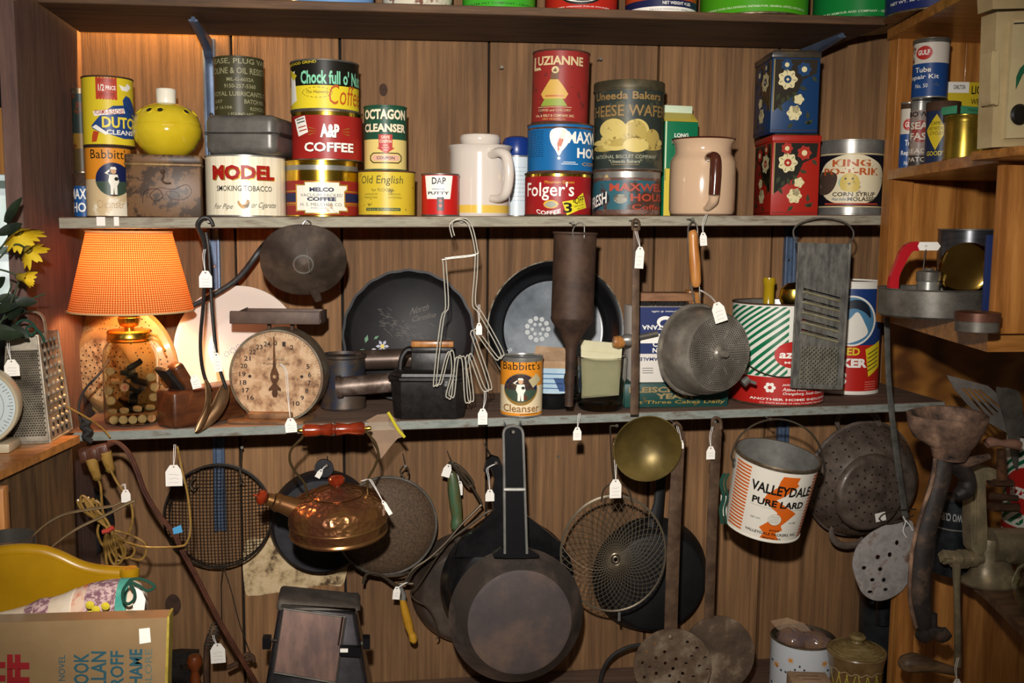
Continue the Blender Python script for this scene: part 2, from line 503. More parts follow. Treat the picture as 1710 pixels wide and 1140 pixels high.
# blue-grey slotted uprights and the brackets that carry the shelves
def standard(px, y0, y1, w=20):
    b = MB(); a = at(px, 600, -.012)
    zt = at(px, y0, -.012).z; zb = at(px, y1, -.012).z
    h = w * .0011 / 2
    b.box(a.x - h, a.x + h, -.003, -.0001, zb, zt, BLUEST)
    b.box(a.x - h, a.x - h * .45, -.013, -.003, zb, zt, BLUEST, bev=.001)
    b.box(a.x + h * .45, a.x + h, -.013, -.003, zb, zt, BLUEST, bev=.001)
    z = zt - .03
    while z > zb + .02:
        b.lathe([(0, 0), (.0022, .0), (.003, -.001)], CHROME, seg=10, M=Matrix.Translation((a.x, -.0042, z)) @ Matrix.Rotation(PI / 2, 4, 'X'))
        z -= .13
    o = b.build('trim_5'); o['kind'] = 'structure'
standard(361, 64, 888, 20); standard(1314, 86, 800, 22)
def bracket(px, zf, label):
    a = at(px, 300, -.02)
    t = T('shelf_bracket', label, 'bracket', (a.x, -.014, zf(a.x) - .19), 0)
    b = MB()
    zt = zf(a.x) - .0185
    pts = [(-.014, zt - .17), (-.014, zt), (-.21, zt), (-.213, zt - .012), (-.06, zt - .035), (-.036, zt - .05), (-.030, zt - .17)]
    pts = [(-.0135, zt - .17)] + [(-.0135, zt - .002), (-.215, zt - .002), (-.218, zt - .010), (-.075, zt - .026), (-.050, zt - .036), (-.034, zt - .056), (-.028, zt - .17)]
    b.plate(pts, BLUEST, th=.006, surf=Pl((a.x + .003, 0, 0), (0, 1, 0), (0, 0, 1)), back=-.006)
    b.build('arm', t.o)
    b = MB()
    b.tube([(a.x, -.215, zt - .008), (a.x, -.08, zt - .024), (a.x, -.052, zt - .036), (a.x, -.035, zt - .056), (a.x, -.030, zt - .17)], .008, BLUEST, seg=8, flat=.35, nrm=(0, 0, 1), smooth=4)
    b.build('flange', t.o)
    for dz in (.06, .14):
        b = MB(); b.lathe([(0, .003), (.003, .002), (.004, 0)], CHROME, seg=12, M=Matrix.Translation((a.x, -.0335, zt - dz)) @ Matrix.Rotation(PI / 2, 4, 'X'))
        b.build('screw', t.o)
bracket(357, S1, 'blue-grey steel shelf bracket behind the olive grease can')
bracket(1320, S1, 'blue-grey steel bracket arm beside the blue floral square tin')
# ------------------------------------------------ right-hand corner unit
YU = -.30
def zat(py, px=1500, Y=YU): return at(px, py, Y).z
XU = at(1482, 300, YU).x
b = MB()
# back board of the unit (its strip at the left is a facing board)
xs = [XU, at(1521, 300, YU).x, at(1600, 300, YU).x, XR]
for i in range(3):
    b.box(xs[i] + .0005, xs[i + 1] - .0005, YU + (.0 if i else -.012), YU + .018, zat(538), ZT, ORANGEW, bev=.001, seg=1)
o = b.build('wall_right'); o['kind'] = 'structure'
def corner(name, pyl, pyr_px, pyr, th):
    # shelf with a slanted front edge from the far left to the near right
    a = at(1481, pyl, YU); z = a.z; YN = -.74
    n = at(pyr_px, pyr, YN)
    x2 = at(1660, 400, YN).x
    c = [Vector((a.x, YU - .001, z)), Vector((x2, YN, z)), Vector((XR, YN, z)), Vector((XR, YU - .001, z))]
    quadbox(name, [v.copy() for v in c][::-1] + [v + Vector((0, 0, th)) for v in c][::-1], ORANGEH)
    return z + th
U1 = corner('trim_6', 66, 1660, 0, .016)
U2 = corner('trim_7', 300, 1660, 250, .016)
U3 = corner('trim_8', 537, 1660, 577, .033)
# near upright of the unit
YN = -.745
xn = at(1657, 400, YN).x
b = MB()
b.box(xn, XR, YN - .012, YN, at(1680, 556, YN).z, U2 - .02, ORANGEW, bev=.002)
o = b.build('wall_near'); o['kind'] = 'structure'
# curly-grained board low on the right
b = MB()
b.box(at(1478, 700, -.03).x, XR, -.03, -.005, ZB, zat(540) + .05, PINEC)
o = b.build('wall_low_right'); o['kind'] = 'structure'
# ------------------------------------------------ far left: dark post, window, bit of orange board
b = MB(); b.box(at(31, 400, .06).x, XL - .02, .04, .10, ZB, ZT, BLK)
xa = at(34, 400, .35).x
b.box(xa, xa + .35, .34, .4, ZB, ZT, BLK)
b.box(xa - 1.6, xa + .01, .34, .4, at(10, 288, .35).z, ZT, BLK)
b.box(xa - 1.6, xa + .01, .34, .4, ZB, at(10, 520, .35).z, BLK)
o = b.build('wall_far_left'); o['kind'] = 'structure'
b = MB(); b.box(at(-40, 200, .3).x, at(11, 200, .3).x, .30, .338, at(10, 291, .3).z, at(10, 180, .3).z, ORANGEW)
o = b.build('trim_9'); o['kind'] = 'structure'
DAY = mat('daylit_outside', '#b9cfc4', '#f4fbf8', '#dbe8df', rough=1, scale=6, lo=.35, hi=.6)
nt = DAY.node_tree; bs = nt.nodes['Principled BSDF']; cr = [n for n in nt.nodes if n.type == 'VALTORGB'][0]
nt.links.new(cr.outputs[0], bs.inputs['Emission Color']); bs.inputs['Emission Strength'].default_value = .65
b = MB(); b.box(xa - 1.7, xa + .3, .60, .61, ZB, ZT, DAY)
o = b.build('window_1'); o['kind'] = 'structure'
FR = mat('window_bars', '#8fa39a', rough=.6)
b = MB()
for py in (305, 415):
    z = at(10, py, .36).z; b.box(xa - 1.6, xa, .35, .375, z - .012, z + .004, FR)
b.box(at(-30, 400, .36).x, at(-26, 400, .36).x, .35, .375, at(10, 525, .36).z, at(10, 285, .36).z, FR)
o = b.build('window_2'); o['kind'] = 'structure'
# floor and surroundings, so that light bounces
b = MB(); b.box(-3, 3, -4, .6, -.02, 0, mat('plank_floor', '#4a3524', '#6f5036', scale=5, rough=.7, st=(.5, 6, 6)))
o = b.build('floor'); o['kind'] = 'structure'
# ================================================================ tins and cans
class Can(T):
    def __init__(s, name, label, cat, cx, top, bot, w, Y, base, group=None, wb=None, tilt=None):
        x0 = at(cx, bot, Y)
        z = base(x0.x) if callable(base) else base
        # keep the column under the same pixel whatever its height
        T.__init__(s, name, label, cat, (x0.x, Y, z + .0002), group=group, tilt=tilt)
        s.r = w / 2
        ft = CAM - s.loc; ft.z = 0; ft.normalize()
        yf = (s.loc + ft * s.r * s.s).y
        s.ztop = at(cx, top, yf).z
        s.h = (s.ztop - z) / s.s
        s.cx = cx; s.top = top; s.bot = bot; s.k = s.h / (bot - top)
        s.sf = Cyl(s.r); s.sf.cx = cx; s.sf.bot = bot; s.sf.k = s.k
        s.b = s.mb()
    def v(s, py): return (s.bot - py) * s.k
    def wall(s, bands, rim=None, rimh=2.2, bead=.9, seg=56, open_=False, inner=None):
        # bands: [(py_top, mat)...] from bottom up; each reaches up to its py_top
        rim = rim or RIM; r, h = s.r, s.h
        pr = [(0, 0.6, rim), (r - 2, .6), (r - .5, 0), (r + bead, .3), (r + bead, rimh), (r, rimh + .5)]
        z = rimh + .5
        for py, m in bands:
            z2 = min(s.v(py), h - rimh - .6)
            if z2 <= z: z2 = z + .1
            pr[-1] = pr[-1][:2] + (m,)
            pr.append((r, z2)); z = z2
        pr[-1] = pr[-1][:2] + (rim,)
        pr += [(r + bead, h - rimh - .1), (r + bead, h - .3), (r + bead * .3, h), (r - 1.2, h)]
        if open_:
            pr += [(r - 1.4, h - 2, inner or TIN), (r - 1.4, 2), (0, 2)]
        else:
            pr += [(r - 1.5, h - 2.5)]
        s.b.lathe(pr, rim, seg=seg)
        return s
    def lid(s, m, name='lid'):
        b = s.mb(); r, h = s.r, s.h
        b.lathe([(r - 1.6, h - 2.4), (r - 4, h - 2.4), (r - 5, h - 3), (r - 12, h - 3), (r - 13, h - 2.4), (0, h - 2.4)], m, seg=40)
        b.build(name, s.o)
    def cap(s, py, m, ex=1.3, name='lid', bead=0):
        b = s.mb(); r, h = s.r, s.h; z = s.v(py)
        pr = [(r + .2, z), (r + ex, z), (r + ex, z + 1)]
        if bead: pr += [(r + ex + bead, z + 2), (r + ex + bead, z + 3), (r + ex, z + 4)]
        pr += [(r + ex, h - 1.2), (r + ex - .8, h), (r - 3, h), (r - 4, h - 1), (0, h - 1)]
        b.lathe(pr, m, seg=56); b.build(name, s.o)
    def t(s, txt, x0, x1, y0, y1, m, bold=0, **k): s.b.text(txt, x0, x1, y0, y1, m, s.sf, bold=bold, **k); return s
    def rect(s, *a, **k): s.b.rect(*a, s.sf, **k); return s
    def disc(s, x, y, r, m, **k): s.b.disc(x, y, r, m, s.sf, **k); return s
    def ink(s, pts, m, **k): s.b.ink(pts, m, s.sf, **k); return s
    def done(s, name='body'): s.body = s.b.build(name, s.o); return s
YEL = litho('#d8c02a', amt=.74); YEL2 = litho('#c9ae2e', '#4a3f18', .64, scale=38); REDL = litho('#a02418', amt=.74); BLUEL = litho('#1c4f8a', amt=.72)
ORG = litho('#d98a26', amt=.74); OFFW = litho('#e2d8c0', '#8a6a45', .70); NAVY = litho('#1a2148', amt=.76)
GOLD = paint('#c99a3a', .3, metal=.6)
K = dict
def fine(c, x0, x1, y0, y1, m, rows, w=.55):
    # rows of small print
    rnd = random.Random(x0)
    for i in range(rows):
        y = y0 + (y1 - y0) * (i + .5) / rows
        x = x0
        while x < x1:
            l = rnd.uniform(2, 6)
            c.rect(x, min(x + l, x1), y - w, y + w, m)
            x += l + 1.4
# --- left column
c = Can('spice_tin', 'dark worn tin half hidden behind the yellow cleanser can, leftmost in the upper row', 'tin', 137, 151, 290, 26, -.07, S2(at(137, 290, -.07).x) + .078)
c.wall([(250, litho('#4a3a20', amt=.6)), (225, litho('#7a5a20', amt=.55)), (160, litho('#24302c', amt=.58))]).done(); c.lid(RUSTD)
zc = c
m_ = Can('coffee_tin', 'small blue coffee tin at far left of the upper shelf, behind the orange cleanser can', 'tin', 141, 289, 358, 30, -.10, S2)
m_.wall([(309, BLUEL), (290, RUSTD)], rim=RUSTD)
m_.t('MAXWELL', 124, 166, 313, 329, WHITE, .02); m_.t('HOUSE', 126, 162, 334, 349, WHITE, .02).done(); m_.lid(RUSTD)
zc.o.location.z = m_.ztop + .0004; zc.o.location.y = -.10
zc.o.location.x = m_.o.location.x
bab = Can('cleanser_can', 'orange and cream cleanser can under the yellow one on the upper shelf, stained pale', 'can', 184, 244, 358, 72, -.16, S2)
FADE = litho('#cdb48a', '#e8dcc4', .55, scale=14)
bab.wall([(297, FADE), (246, ORG)], rim=RUSTD)
def babbitt(c, x, y, k, word=True):
    # round blue badge with a small figure in a white coat saluting
    c.disc(x, y, 27 * k, NAVY, n=40); c.ink([(x - 27 * k, y + 3 * k)] + [(x + 27 * k * math.cos(a), y + 27 * k * math.sin(a)) for a in [PI * (1 - i / 16) for i in range(1, 16)]] + [(x + 27 * k, y + 3 * k)], litho('#3a4a3c', amt=.6), lv=2)
    W_ = paint('#e9e2d2')
    c.ink([(x - 6 * k, y - 8 * k), (x + 6 * k, y - 8 * k), (x + 8 * k, y + 4 * k), (x + 5 * k, y + 10 * k), (x + 5 * k, y + 24 * k), (x + 1 * k, y + 24 * k), (x, y + 12 * k), (x - 1 * k, y + 24 * k), (x - 5 * k, y + 24 * k), (x - 5 * k, y + 10 * k), (x - 8 * k, y + 3 * k)], W_, lv=3)
    c.disc(x, y - 13 * k, 4.2 * k, paint('#c99a72'), lv=3); c.ink([(x - 5 * k, y - 16 * k), (x + 5 * k, y - 16 * k), (x + 3 * k, y - 20 * k), (x - 4 * k, y - 20 * k)], W_, lv=4)
    c.ink([(x - 6 * k, y - 7 * k), (x - 13 * k, y - 10 * k), (x - 6 * k, y - 16 * k), (x - 5 * k, y - 14 * k), (x - 9 * k, y - 10 * k), (x - 5 * k, y - 5 * k)], W_, lv=4)
    c.disc(x + 4 * k, y - 1 * k, 3 * k, BLACKP, lv=4)
babbitt(bab, 191, 297, 1.0)
bab.t("Babbitt's", 158, 214, 249, 264, BLACKP, .0).t('Cleanser', 165, 206, 330, 343, paint('#b59a72')).done(); bab.lid(TIND)
c = Can('cleanser_can', 'yellow cleanser can with a red half price square, stacked on the orange cleanser can', 'can', 183, 126, 243, 80, -.16, bab.ztop)
c.wall([(128, YEL)], rim=RUSTD)
RB = paint('#b33a22'); BL = paint('#1d3f78')
c.rect(165, 197, 131, 164, RB); 
for i in range(7):
    for yy in (131, 164): c.disc(167 + i * 4.7, yy, 2.2, RB, n=10)
c.t('SPECIAL', 169, 192, 133, 137, paint('#7a1c14')).t('1/2', 169, 178, 141, 152, WHITE, .02, lv=3).t('PRICE', 180, 195, 143, 150, WHITE, .02, lv=3).t('LIMITED TIME', 170, 193, 155, 160, paint('#7a1c14'))
c.ink([(200, 140), (204, 149), (212, 150), (218, 142), (213, 136), (209, 143)], WHITE, lv=2)
c.ink([(205, 165), (210, 157), (216, 160), (222, 178), (224, 190), (216, 186), (206, 176)], BL, lv=2)
c.ink([(157, 210), (176, 186), (190, 176), (205, 174), (216, 184), (224, 200), (224, 228), (205, 230), (184, 224), (172, 222), (158, 214)], BL, lv=2)
c.ink([(158, 212), (164, 208), (182, 222), (178, 225)], WHITE, lv=3)
c.ink([(160, 218), (168, 220), (164, 236), (157, 237), (158, 226)], paint('#b5451f'), lv=3)
c.ink([(160, 186), (206, 179), (208, 187), (162, 194)], WHITE, lv=3).t('FOAMS-BLEACHES', 163, 206, 182, 190, paint('#a8281c'), .01, lv=4, slope=3)
c.t('DUTCH', 173, 224, 194, 213, paint('#e6cf3a'), .03, lv=4).t('CLEANSER', 179, 224, 216, 224, WHITE, .02, lv=4).done(); c.lid(TIND)
# --- yellow ceramic diffuser on the rusty box
BOXB = litho('#6a4c30', '#3c2a1c', .5, scale=30)
class Box(T):
    # upright box: front face px x0..x1, facing turned by rz (None = towards wall plane)
    def __init__(s, name, label, cat, x0, x1, top, bot, Y, depth, base, rz=0, group=None):
        a = at(x0, bot, Y); c = at(x1, bot, Y); m = (a + c) / 2
        m.z = base(m.x) if callable(base) else base
        T.__init__(s, name, label, cat, (m.x, Y, m.z + .0002), rz=rz, group=group)
        s.w = (c.x - a.x) / s.s; s.d = depth / s.s
        s.ztop = at((x0 + x1) / 2, top, Y).z; s.h = (s.ztop - m.z) / s.s
        s.k = s.h / (bot - top); s.kx = s.w / (x1 - x0)
        s.sf = s.face((x0 + x1) / 2, bot)
        s.b = s.mb()
    def face(s, cx, bot, kind='front', kx=None):
        w, d = s.w, s.d
        f = {'front': Pl((0, 0, 0), (1, 0, 0), (0, 0, 1)), 'left': Pl((-w / 2, d / 2, 0), (0, -1, 0), (0, 0, 1)), 'right': Pl((w / 2, d / 2, 0), (0, 1, 0), (0, 0, 1))}[kind]
        f.cx = cx; f.bot = bot; f.k = s.k; f.kx = kx or s.kx
        return f
    def t(s, txt, x0, x1, y0, y1, m, bold=0, sf=None, **k): s.b.text(txt, x0, x1, y0, y1, m, sf or s.sf, bold=bold, **k); return s
    def rect(s, *a, sf=None, **k): s.b.rect(*a, sf or s.sf, **k); return s
    def disc(s, *a, sf=None, **k): s.b.disc(*a, sf or s.sf, **k); return s
    def ink(s, pts, m, sf=None, **k): s.b.ink(pts, m, sf or s.sf, **k); return s
    def done(s, name='body'): s.body = s.b.build(name, s.o); return s
bx = Box('metal_box', 'rusty brown tin box with hinged lid and hook clasp, under the yellow ceramic pot', 'box', 213, 336, 258, 358, -.235, .13, S2, rz=R(4))
bx.b.box(-bx.w / 2, bx.w / 2, 0, bx.d, 0, bx.h - 16, BOXB, bev=2)
bx.b.tube([(x, -.3, z) for x, z in spl([(-34, 22), (-30, 42), (-10, 46), (-2, 34), (-14, 26), (-22, 36), (-8, 48), (14, 46), (36, 54), (44, 42), (32, 30), (12, 30), (4, 42), (22, 40), (20, 24), (-10, 16)], 5)], .5, paint('#3a2226', .6), seg=4)
bx.done()
b = bx.mb(); b.box(-bx.w / 2 - 1.5, bx.w / 2 + 1.5, -1.5, bx.d + 1.5, bx.h - 15, bx.h, BOXB, bev=3)
b.box(-bx.w / 2 - 2, bx.w / 2 + 2, -2.2, bx.d, bx.h - 19, bx.h - 14, mat('worn_brass_edge', '#8a6f45', '#5a4228', rough=.5, metal=.5, scale=30), bev=1.2); b.build('lid', bx.o)
b = bx.mb(); b.lathe([(0, 3), (3, 3), (4, 0)], RUSTD, seg=16, M=Matrix.Translation((-1, -.3, bx.h - 28)) @ Matrix.Rotation(PI / 2, 4, 'X'))
b.tube([(-1, -3, bx.h - 28), (1, -4, bx.h - 36), (-2, -3, bx.h - 42), (3, -3, bx.h - 47), (12, -3, bx.h - 47)], 1.6, RUSTD, smooth=4); b.build('clasp', bx.o)
POT = mat('yellow_glaze', '#d6bd2c', '#c4a81e', rough=.12, coat=.6, scale=8)
POTW = mat('white_glaze', '#e8e2cf', rough=.2, coat=.4)
py = at(280, 258, -.18)
t = T('ceramic_pomander', 'round yellow ceramic pot with pierced holes and white neck, on the rusty tin box', 'pot', (py.x, -.18, bx.ztop + .0006))
b = t.mb(); k = 1.0
b.lathe([(0, 0), (26, 0), (30, 1), (44, 14), (54, 32), (56, 44), (54, 50), (55, 52), (54.5, 54), (50, 66), (38, 79), (24, 85, POTW), (16, 87), (0, 87)], POT, seg=64)
b.build('bowl', t.o)
b = t.mb(); b.lathe([(15, 85), (15.5, 88), (16.2, 108), (15, 110), (0, 110)], POTW, seg=40); b.build('neck', t.o)
DKH = paint('#1c180c', .8)
for an in (-35, -2 - 10, 42, 75, -70, 120, 170, 230):
    a = R(an); b = t.mb(); n = Vector((math.sin(a) * .72, -math.cos(a) * .72, .7)).normalized()
    p = Vector((math.sin(a) * 46, -math.cos(a) * 46, 71))
    b.lathe([(0, .6, DKH), (4.5, .6, POT), (6.2, 1.2), (6.8, -.6)], DKH, seg=20, M=axis_to(n, p)); b.build('hole', t.o)
# --- olive grease can on a grey hinged box on the tobacco can
OLV = litho('#3d3a24', '#2a2418', .66); OLT = paint('#8f8a68', .5)
mo = Can('tobacco_can', 'large cream tobacco can with red lettering under the grey metal box', 'can', 412, 258, 359, 129, -.185, S2)
CRM = mat('ribbed_cream_label', '#ded3b6', '#efe6cd', rough=.35, scale=18, st=(9, 9, .2), lo=.4, hi=.6)
mo.wall([(270, CRM), (259, CRM)], rim=TIN)
mo.t('MODEL', 361, 456, 275, 299, litho('#9c1a14', amt=.76), .045, lv=3).t('MODEL', 362, 457, 276, 300.5, GOLD, .06, lv=1.6)
mo.t('SMOKING TOBACCO', 367, 452, 308.5, 317.5, BLACKP, .01).t('For Pipe', 363, 391, 338, 349, paint('#3a3a38'), shear=.4).t('or Cigarette', 420, 458, 335, 347, paint('#3a3a38'), shear=.4)
mo.ink(spl([(398, 336), (404, 345), (414, 344), (417, 334), (413, 331), (410, 338), (404, 339), (400, 333)], 4, True), litho('#b98a4a', '#5a4a3a', .55)).done(); mo.lid(TIN)
GREYB = mat('grey_painted_steel', '#55524e', '#6e6a64', rough=.38, metal=.3, scale=20, bump=.05)
g = Box('metal_case', 'grey rounded metal case with hinged lid, between the olive can and the tobacco can', 'case', 338, 463, 191, 256, -.25, .12, mo.ztop + .0005, rz=R(-14))
def case_half(z0, z1, top):
    b = g.mb(); w, d = g.w / 2, g.d
    bm = bmesh.new(); bmesh.ops.create_cube(bm, size=1)
    for v in bm.verts: v.co = Vector((v.co.x * 2 * w, d / 2 + v.co.y * d, (z0 + z1) / 2 + v.co.z * (z1 - z0)))
    ver = [e for e in bm.edges if abs((e.verts[0].co - e.verts[1].co).z) > 1]
    bmesh.ops.bevel(bm, geom=ver, offset=14, segments=4, profile=.5, affect='EDGES')
    zz = z1 if top else z0
    hor = [e for e in bm.edges if abs(e.verts[0].co.z - zz) < .01 and abs(e.verts[1].co.z - zz) < .01]
    bmesh.ops.bevel(bm, geom=hor, offset=12, segments=4, profile=.5, affect='EDGES')
    b.bm(bm, GREYB); return b
b = case_half(0, g.h * .52, False); b.box(-g.w / 2 - 1, g.w / 2 + 1, -1, g.d + 1, g.h * .49, g.h * .52, GREYB, bev=.5, seg=1); b.build('tray', g.o)
b = case_half(g.h * .54, g.h, True); b.box(-g.w / 2 - 1, g.w / 2 + 1, -1, g.d + 1, g.h * .54, g.h * .57, GREYB, bev=.5, seg=1); b.build('lid', g.o)
b = g.mb(); b.tube([(g.w / 2 + 2, 20 + i * 8, g.h * .5 + 4 * (i % 2)) for i in range(int(g.d / 8) - 4)], 2.2, IRON); b.build('hinge', g.o)
c = Can('grease_can', 'olive drab grease can with stencilled letters, standing on the grey metal case', 'can', 400, 93, 192, 80, -.165, g.ztop + .0005)
c.wall([(95, OLV)], rim=OLV)
for s_, x0, x1, y0, y1 in [('GREASE, PLUG VALVE', 352, 452, 97, 107), ('GASOLINE & OIL RESISTANT', 350, 452, 112, 122), ('MIL-G-6032A', 381, 423, 128, 134), ('9150-257-5360', 377, 426, 138.5, 145), ('ROYAL LUBRICANTS CO', 362, 444, 150.5, 158), ('3/57', 363, 374, 164, 169), ('BATCH NO.', 408, 438, 163, 170), ('GSP 16106', 360, 389, 174, 179), ('ROYCO 32', 417, 440, 175, 181), ('1 POUND NET', 383, 422, 185, 190)]:
    c.t(s_, x0, x1, y0, y1, OLT, .01)
c.done(); c.lid(OLV)
# --- three coffee cans
me_ = Can('coffee_can', 'squat red and gold coffee can with white panel, bottom of its stack', 'can', 539, 267, 358, 118, -.18, S2)
REDM = litho('#8c2420', amt=.76); GB = mat('shiny_gold_band', '#c9a230', '#e8cc5a', rough=.2, metal=1, scale=12)
me_.wall([(351, REDM), (300, REDM), (294, GB), (283, GB), (275, TIN), (268, GB)], rim=GB)
for y0, y1, m in ((316, 318, GOLD), (320, 334, NAVY), (335.5, 337.5, GOLD), (339, 340, GOLD)):
    me_.rect(479, 597, y0, y1, m)
me_.ink([(497, 306), (510, 306), (510, 301), (567, 301), (567, 306), (579, 306), (579, 314), (575, 318), (575, 340), (579, 344), (579, 350), (566, 350), (566, 354), (510, 354), (510, 350), (497, 350)], GOLD, lv=2)
me_.ink([(499, 308), (512, 308), (512, 303), (565, 303), (565, 308), (577, 308), (577, 313), (573, 317), (573, 341), (577, 345), (577, 348), (564, 348), (564, 352), (512, 352), (512, 348), (499, 348)], litho('#e9e2d2', '#c9a88a', .66), lv=3)
me_.t('MELCO', 519, 557, 311, 318, NAVY, .05, lv=4).t('VACUUM PACKED', 505, 570, 321, 326, paint('#5a5a5c'), lv=4).t('COFFEE', 515, 560, 326.5, 333, NAVY, .05, lv=4)
me_.t('H. S. MELCHER CO.', 505, 570, 336, 341, paint('#5a5a5c'), lv=4).t('PORTLAND, ME', 521, 555, 343, 346, paint('#5a5a5c'), lv=4).done(); me_.lid(GB)
ap = Can('coffee_can', 'red coffee can with white lettering and a tilted price sticker, middle of its stack', 'can', 547, 183, 268, 116, -.18, me_.ztop)
ap.wall([(256, litho('#97201b', amt=.75)), (192, litho('#97201b', amt=.75)), (184, GB)], rim=RIM)
LW = paint('#f0ebe0'); SH = paint('#2a2018')
for dx, m, lv in ((.7, SH, 1.6), (0, LW, 3)):
    ap.t('A&P', 536 + dx, 566 + dx, 207 + dx, 230 + dx, m, .05, lv=lv)
    ap.t('COFFEE', 511 + dx, 588 + dx, 238 + dx, 254 + dx, m, .03, lv=lv)
for sg, x in ((-1, 531), (1, 569)):
    for dy in (-6, 0, 6): ap.ink([(x, 219 + dy * .4), (x + sg * 13, 219 + dy - .9), (x + sg * 13, 219 + dy + .9)], GOLD)
ap.ink([(496, 198), (512, 193), (517, 221), (502, 228)], WHITE, lv=2).t('NUMBER', 499, 513, 201, 206, paint('#444'), lv=3, slope=3) if False else ap.ink([(496, 198), (512, 193), (517, 221), (502, 228)], WHITE, lv=2)
for y, c_ in ((199, '#555555'), (204, '#555555'), (212, '#b0483a'), (218, '#b0483a')): ap.ink([(499 + (y - 199) * .2, y), (511 + (y - 199) * .2, y - 3), (511.5 + (y - 199) * .2, y - 1), (499.5 + (y - 199) * .2, y + 2)], paint(c_), lv=3)
ap.done(); ap.lid(TIND)
ch = Can('coffee_can', 'black and yellow coffee can with mint green lettering, topmost of its stack', 'can', 543, 98, 181, 112, -.18, ap.ztop)
BK = litho('#16140f', '#3a2a1a', .72); YE = litho('#dcc62c', amt=.78)
ch.wall([(141, YE), (110, BK), (99, BK)], rim=TIND)
MINT = paint('#7fc9a2')
ch.t('Chock full o\' Nuts', 505, 601, 116, 139, MINT, .03, slope=0).t('Coffee', 549, 598, 139, 172, paint('#b5541f'), .0, shear=.1).t('The Heavenly', 513, 549, 149, 156, paint('#4a3a10'), shear=.3)
n = 20
for i in range(n):
    a0 = 2 * PI * i / n; a1 = a0 + 2 * PI / n * .6
    ch.ink([(531 + 23 * math.cos(a0), 152.5 + 8 * math.sin(a0)), (531 + 23 * math.cos(a1), 152.5 + 8 * math.sin(a1)), (531 + 24 * math.cos(a1), 152.5 + 8.8 * math.sin(a1)), (531 + 24 * math.cos(a0), 152.5 + 8.8 * math.sin(a0))], paint('#4a3a10'))
ch.ink([(489, 119), (495, 116), (498, 165), (489, 172)], WHITE).ink([(489, 112), (499, 124), (494, 132), (489, 122)], paint('#c9b52a'), lv=2).t('METHOD GRIND', 488, 530, 102, 106.5, paint('#c9b52a'), .01, slope=3).done()
ch.lid(BK)
# --- cleanser on the floor wax tin
oe = Can('wax_tin', 'dented yellow floor wax tin under the green and yellow cleanser can', 'tin', 646, 284, 360, 94, -.20, S2)
oe.wall([(286, YEL2)], rim=RUST)
DKG = paint('#4a4a20', .6)
oe.t('Old English', 606, 672, 293, 310, DKG, .0, shear=.1).t('for FLOORS', 622, 656, 314, 319, DKG).rect(613, 668, 346, 351, paint('#2c4a3c'))
oe.t('LINOLEUM', 611, 631, 322, 325, DKG).t('HARDWOOD', 648, 668, 322, 325, DKG).t('FURNITURE', 611, 631, 327.5, 330.5, DKG).t('AUTOMOBILE', 648, 670, 327.5, 330.5, DKG).t('THE A.S. BOYLE COMPANY', 615, 666, 347.3, 350, YEL2, lv=3).done(); oe.lid(RUST)
GRN = litho('#1d4a36', amt=.78); BUF = litho('#d9c275', '#a8904a', .72)
c = Can('cleanser_can', 'slim green and yellow cleanser can with a red arrow, standing on the yellow wax tin', 'can', 644, 175, 284, 70, -.20, oe.ztop)
c.wall([(232, BUF), (177, GRN)], rim=GRN)
for dx, m, lv in ((.6, SH, 1.8), (0, CREAM, 3)):
    c.t('OCTAGON', 612 + dx, 675 + dx, 182 + dx, 199 + dx, m, .04, lv=lv).t('CLEANSER', 612 + dx, 675 + dx, 206 + dx, 220 + dx, m, .04, lv=lv)
RD = paint('#b02a24')
c.ink([(633, 224), (655, 224), (655, 246), (659, 246), (645, 256), (630, 246), (633, 246)], RD, lv=2).t('SAVE', 637, 651, 226, 231, CREAM, .01, lv=3).t('COUPON', 634.5, 653.5, 233, 238, CREAM, .02, lv=3).t('SEE', 640, 648, 241, 243, CREAM, lv=3).t('OTHER', 638, 650, 245, 247, CREAM, lv=3).t('SIDE', 640, 648, 249, 251, CREAM, lv=3)
def octa(x0, x1, y0, y1, k): return [(x0 + k, y0), (x1 - k, y0), (x1, y0 + k), (x1, y1 - k), (x1 - k, y1), (x0 + k, y1), (x0, y1 - k), (x0, y0 + k)]
c.ink(octa(619, 670, 254, 272, 5), paint('#4a3a20'), lv=1).ink(octa(621, 668, 256, 270, 4), BUF, lv=2).ink(octa(623, 666, 258, 268, 3), paint('#d8a890'), lv=3).t('COUPON', 630, 658, 260.5, 265.5, SH, .02, lv=4)
c.done(); c.lid(GRN)
# --- putty tin
c = Can('putty_tin', 'small red putty tin left of the white lidded mug', 'tin', 735.5, 289, 359, 62, -.225, S2)
c.wall([(291, litho('#b81d18', amt=.78))], rim=TIND)
c.ink([(711, 293), (755, 293), (751, 331), (714, 331)], WHITE, lv=2).t('DAP', 722, 744, 296, 307, BLACKP, .02, lv=3).rect(722, 742, 314.5, 315.3, BLACKP, lv=3).t('PUTTY', 716, 749, 319, 324, BLACKP, .03, lv=3)
c.rect(730, 741, 328, 350, BLACKP, lv=3).disc(735.5, 334, 2.2, RD, lv=4).disc(735.5, 342, 2.8, RD, lv=4).done(); c.lid(TIND)
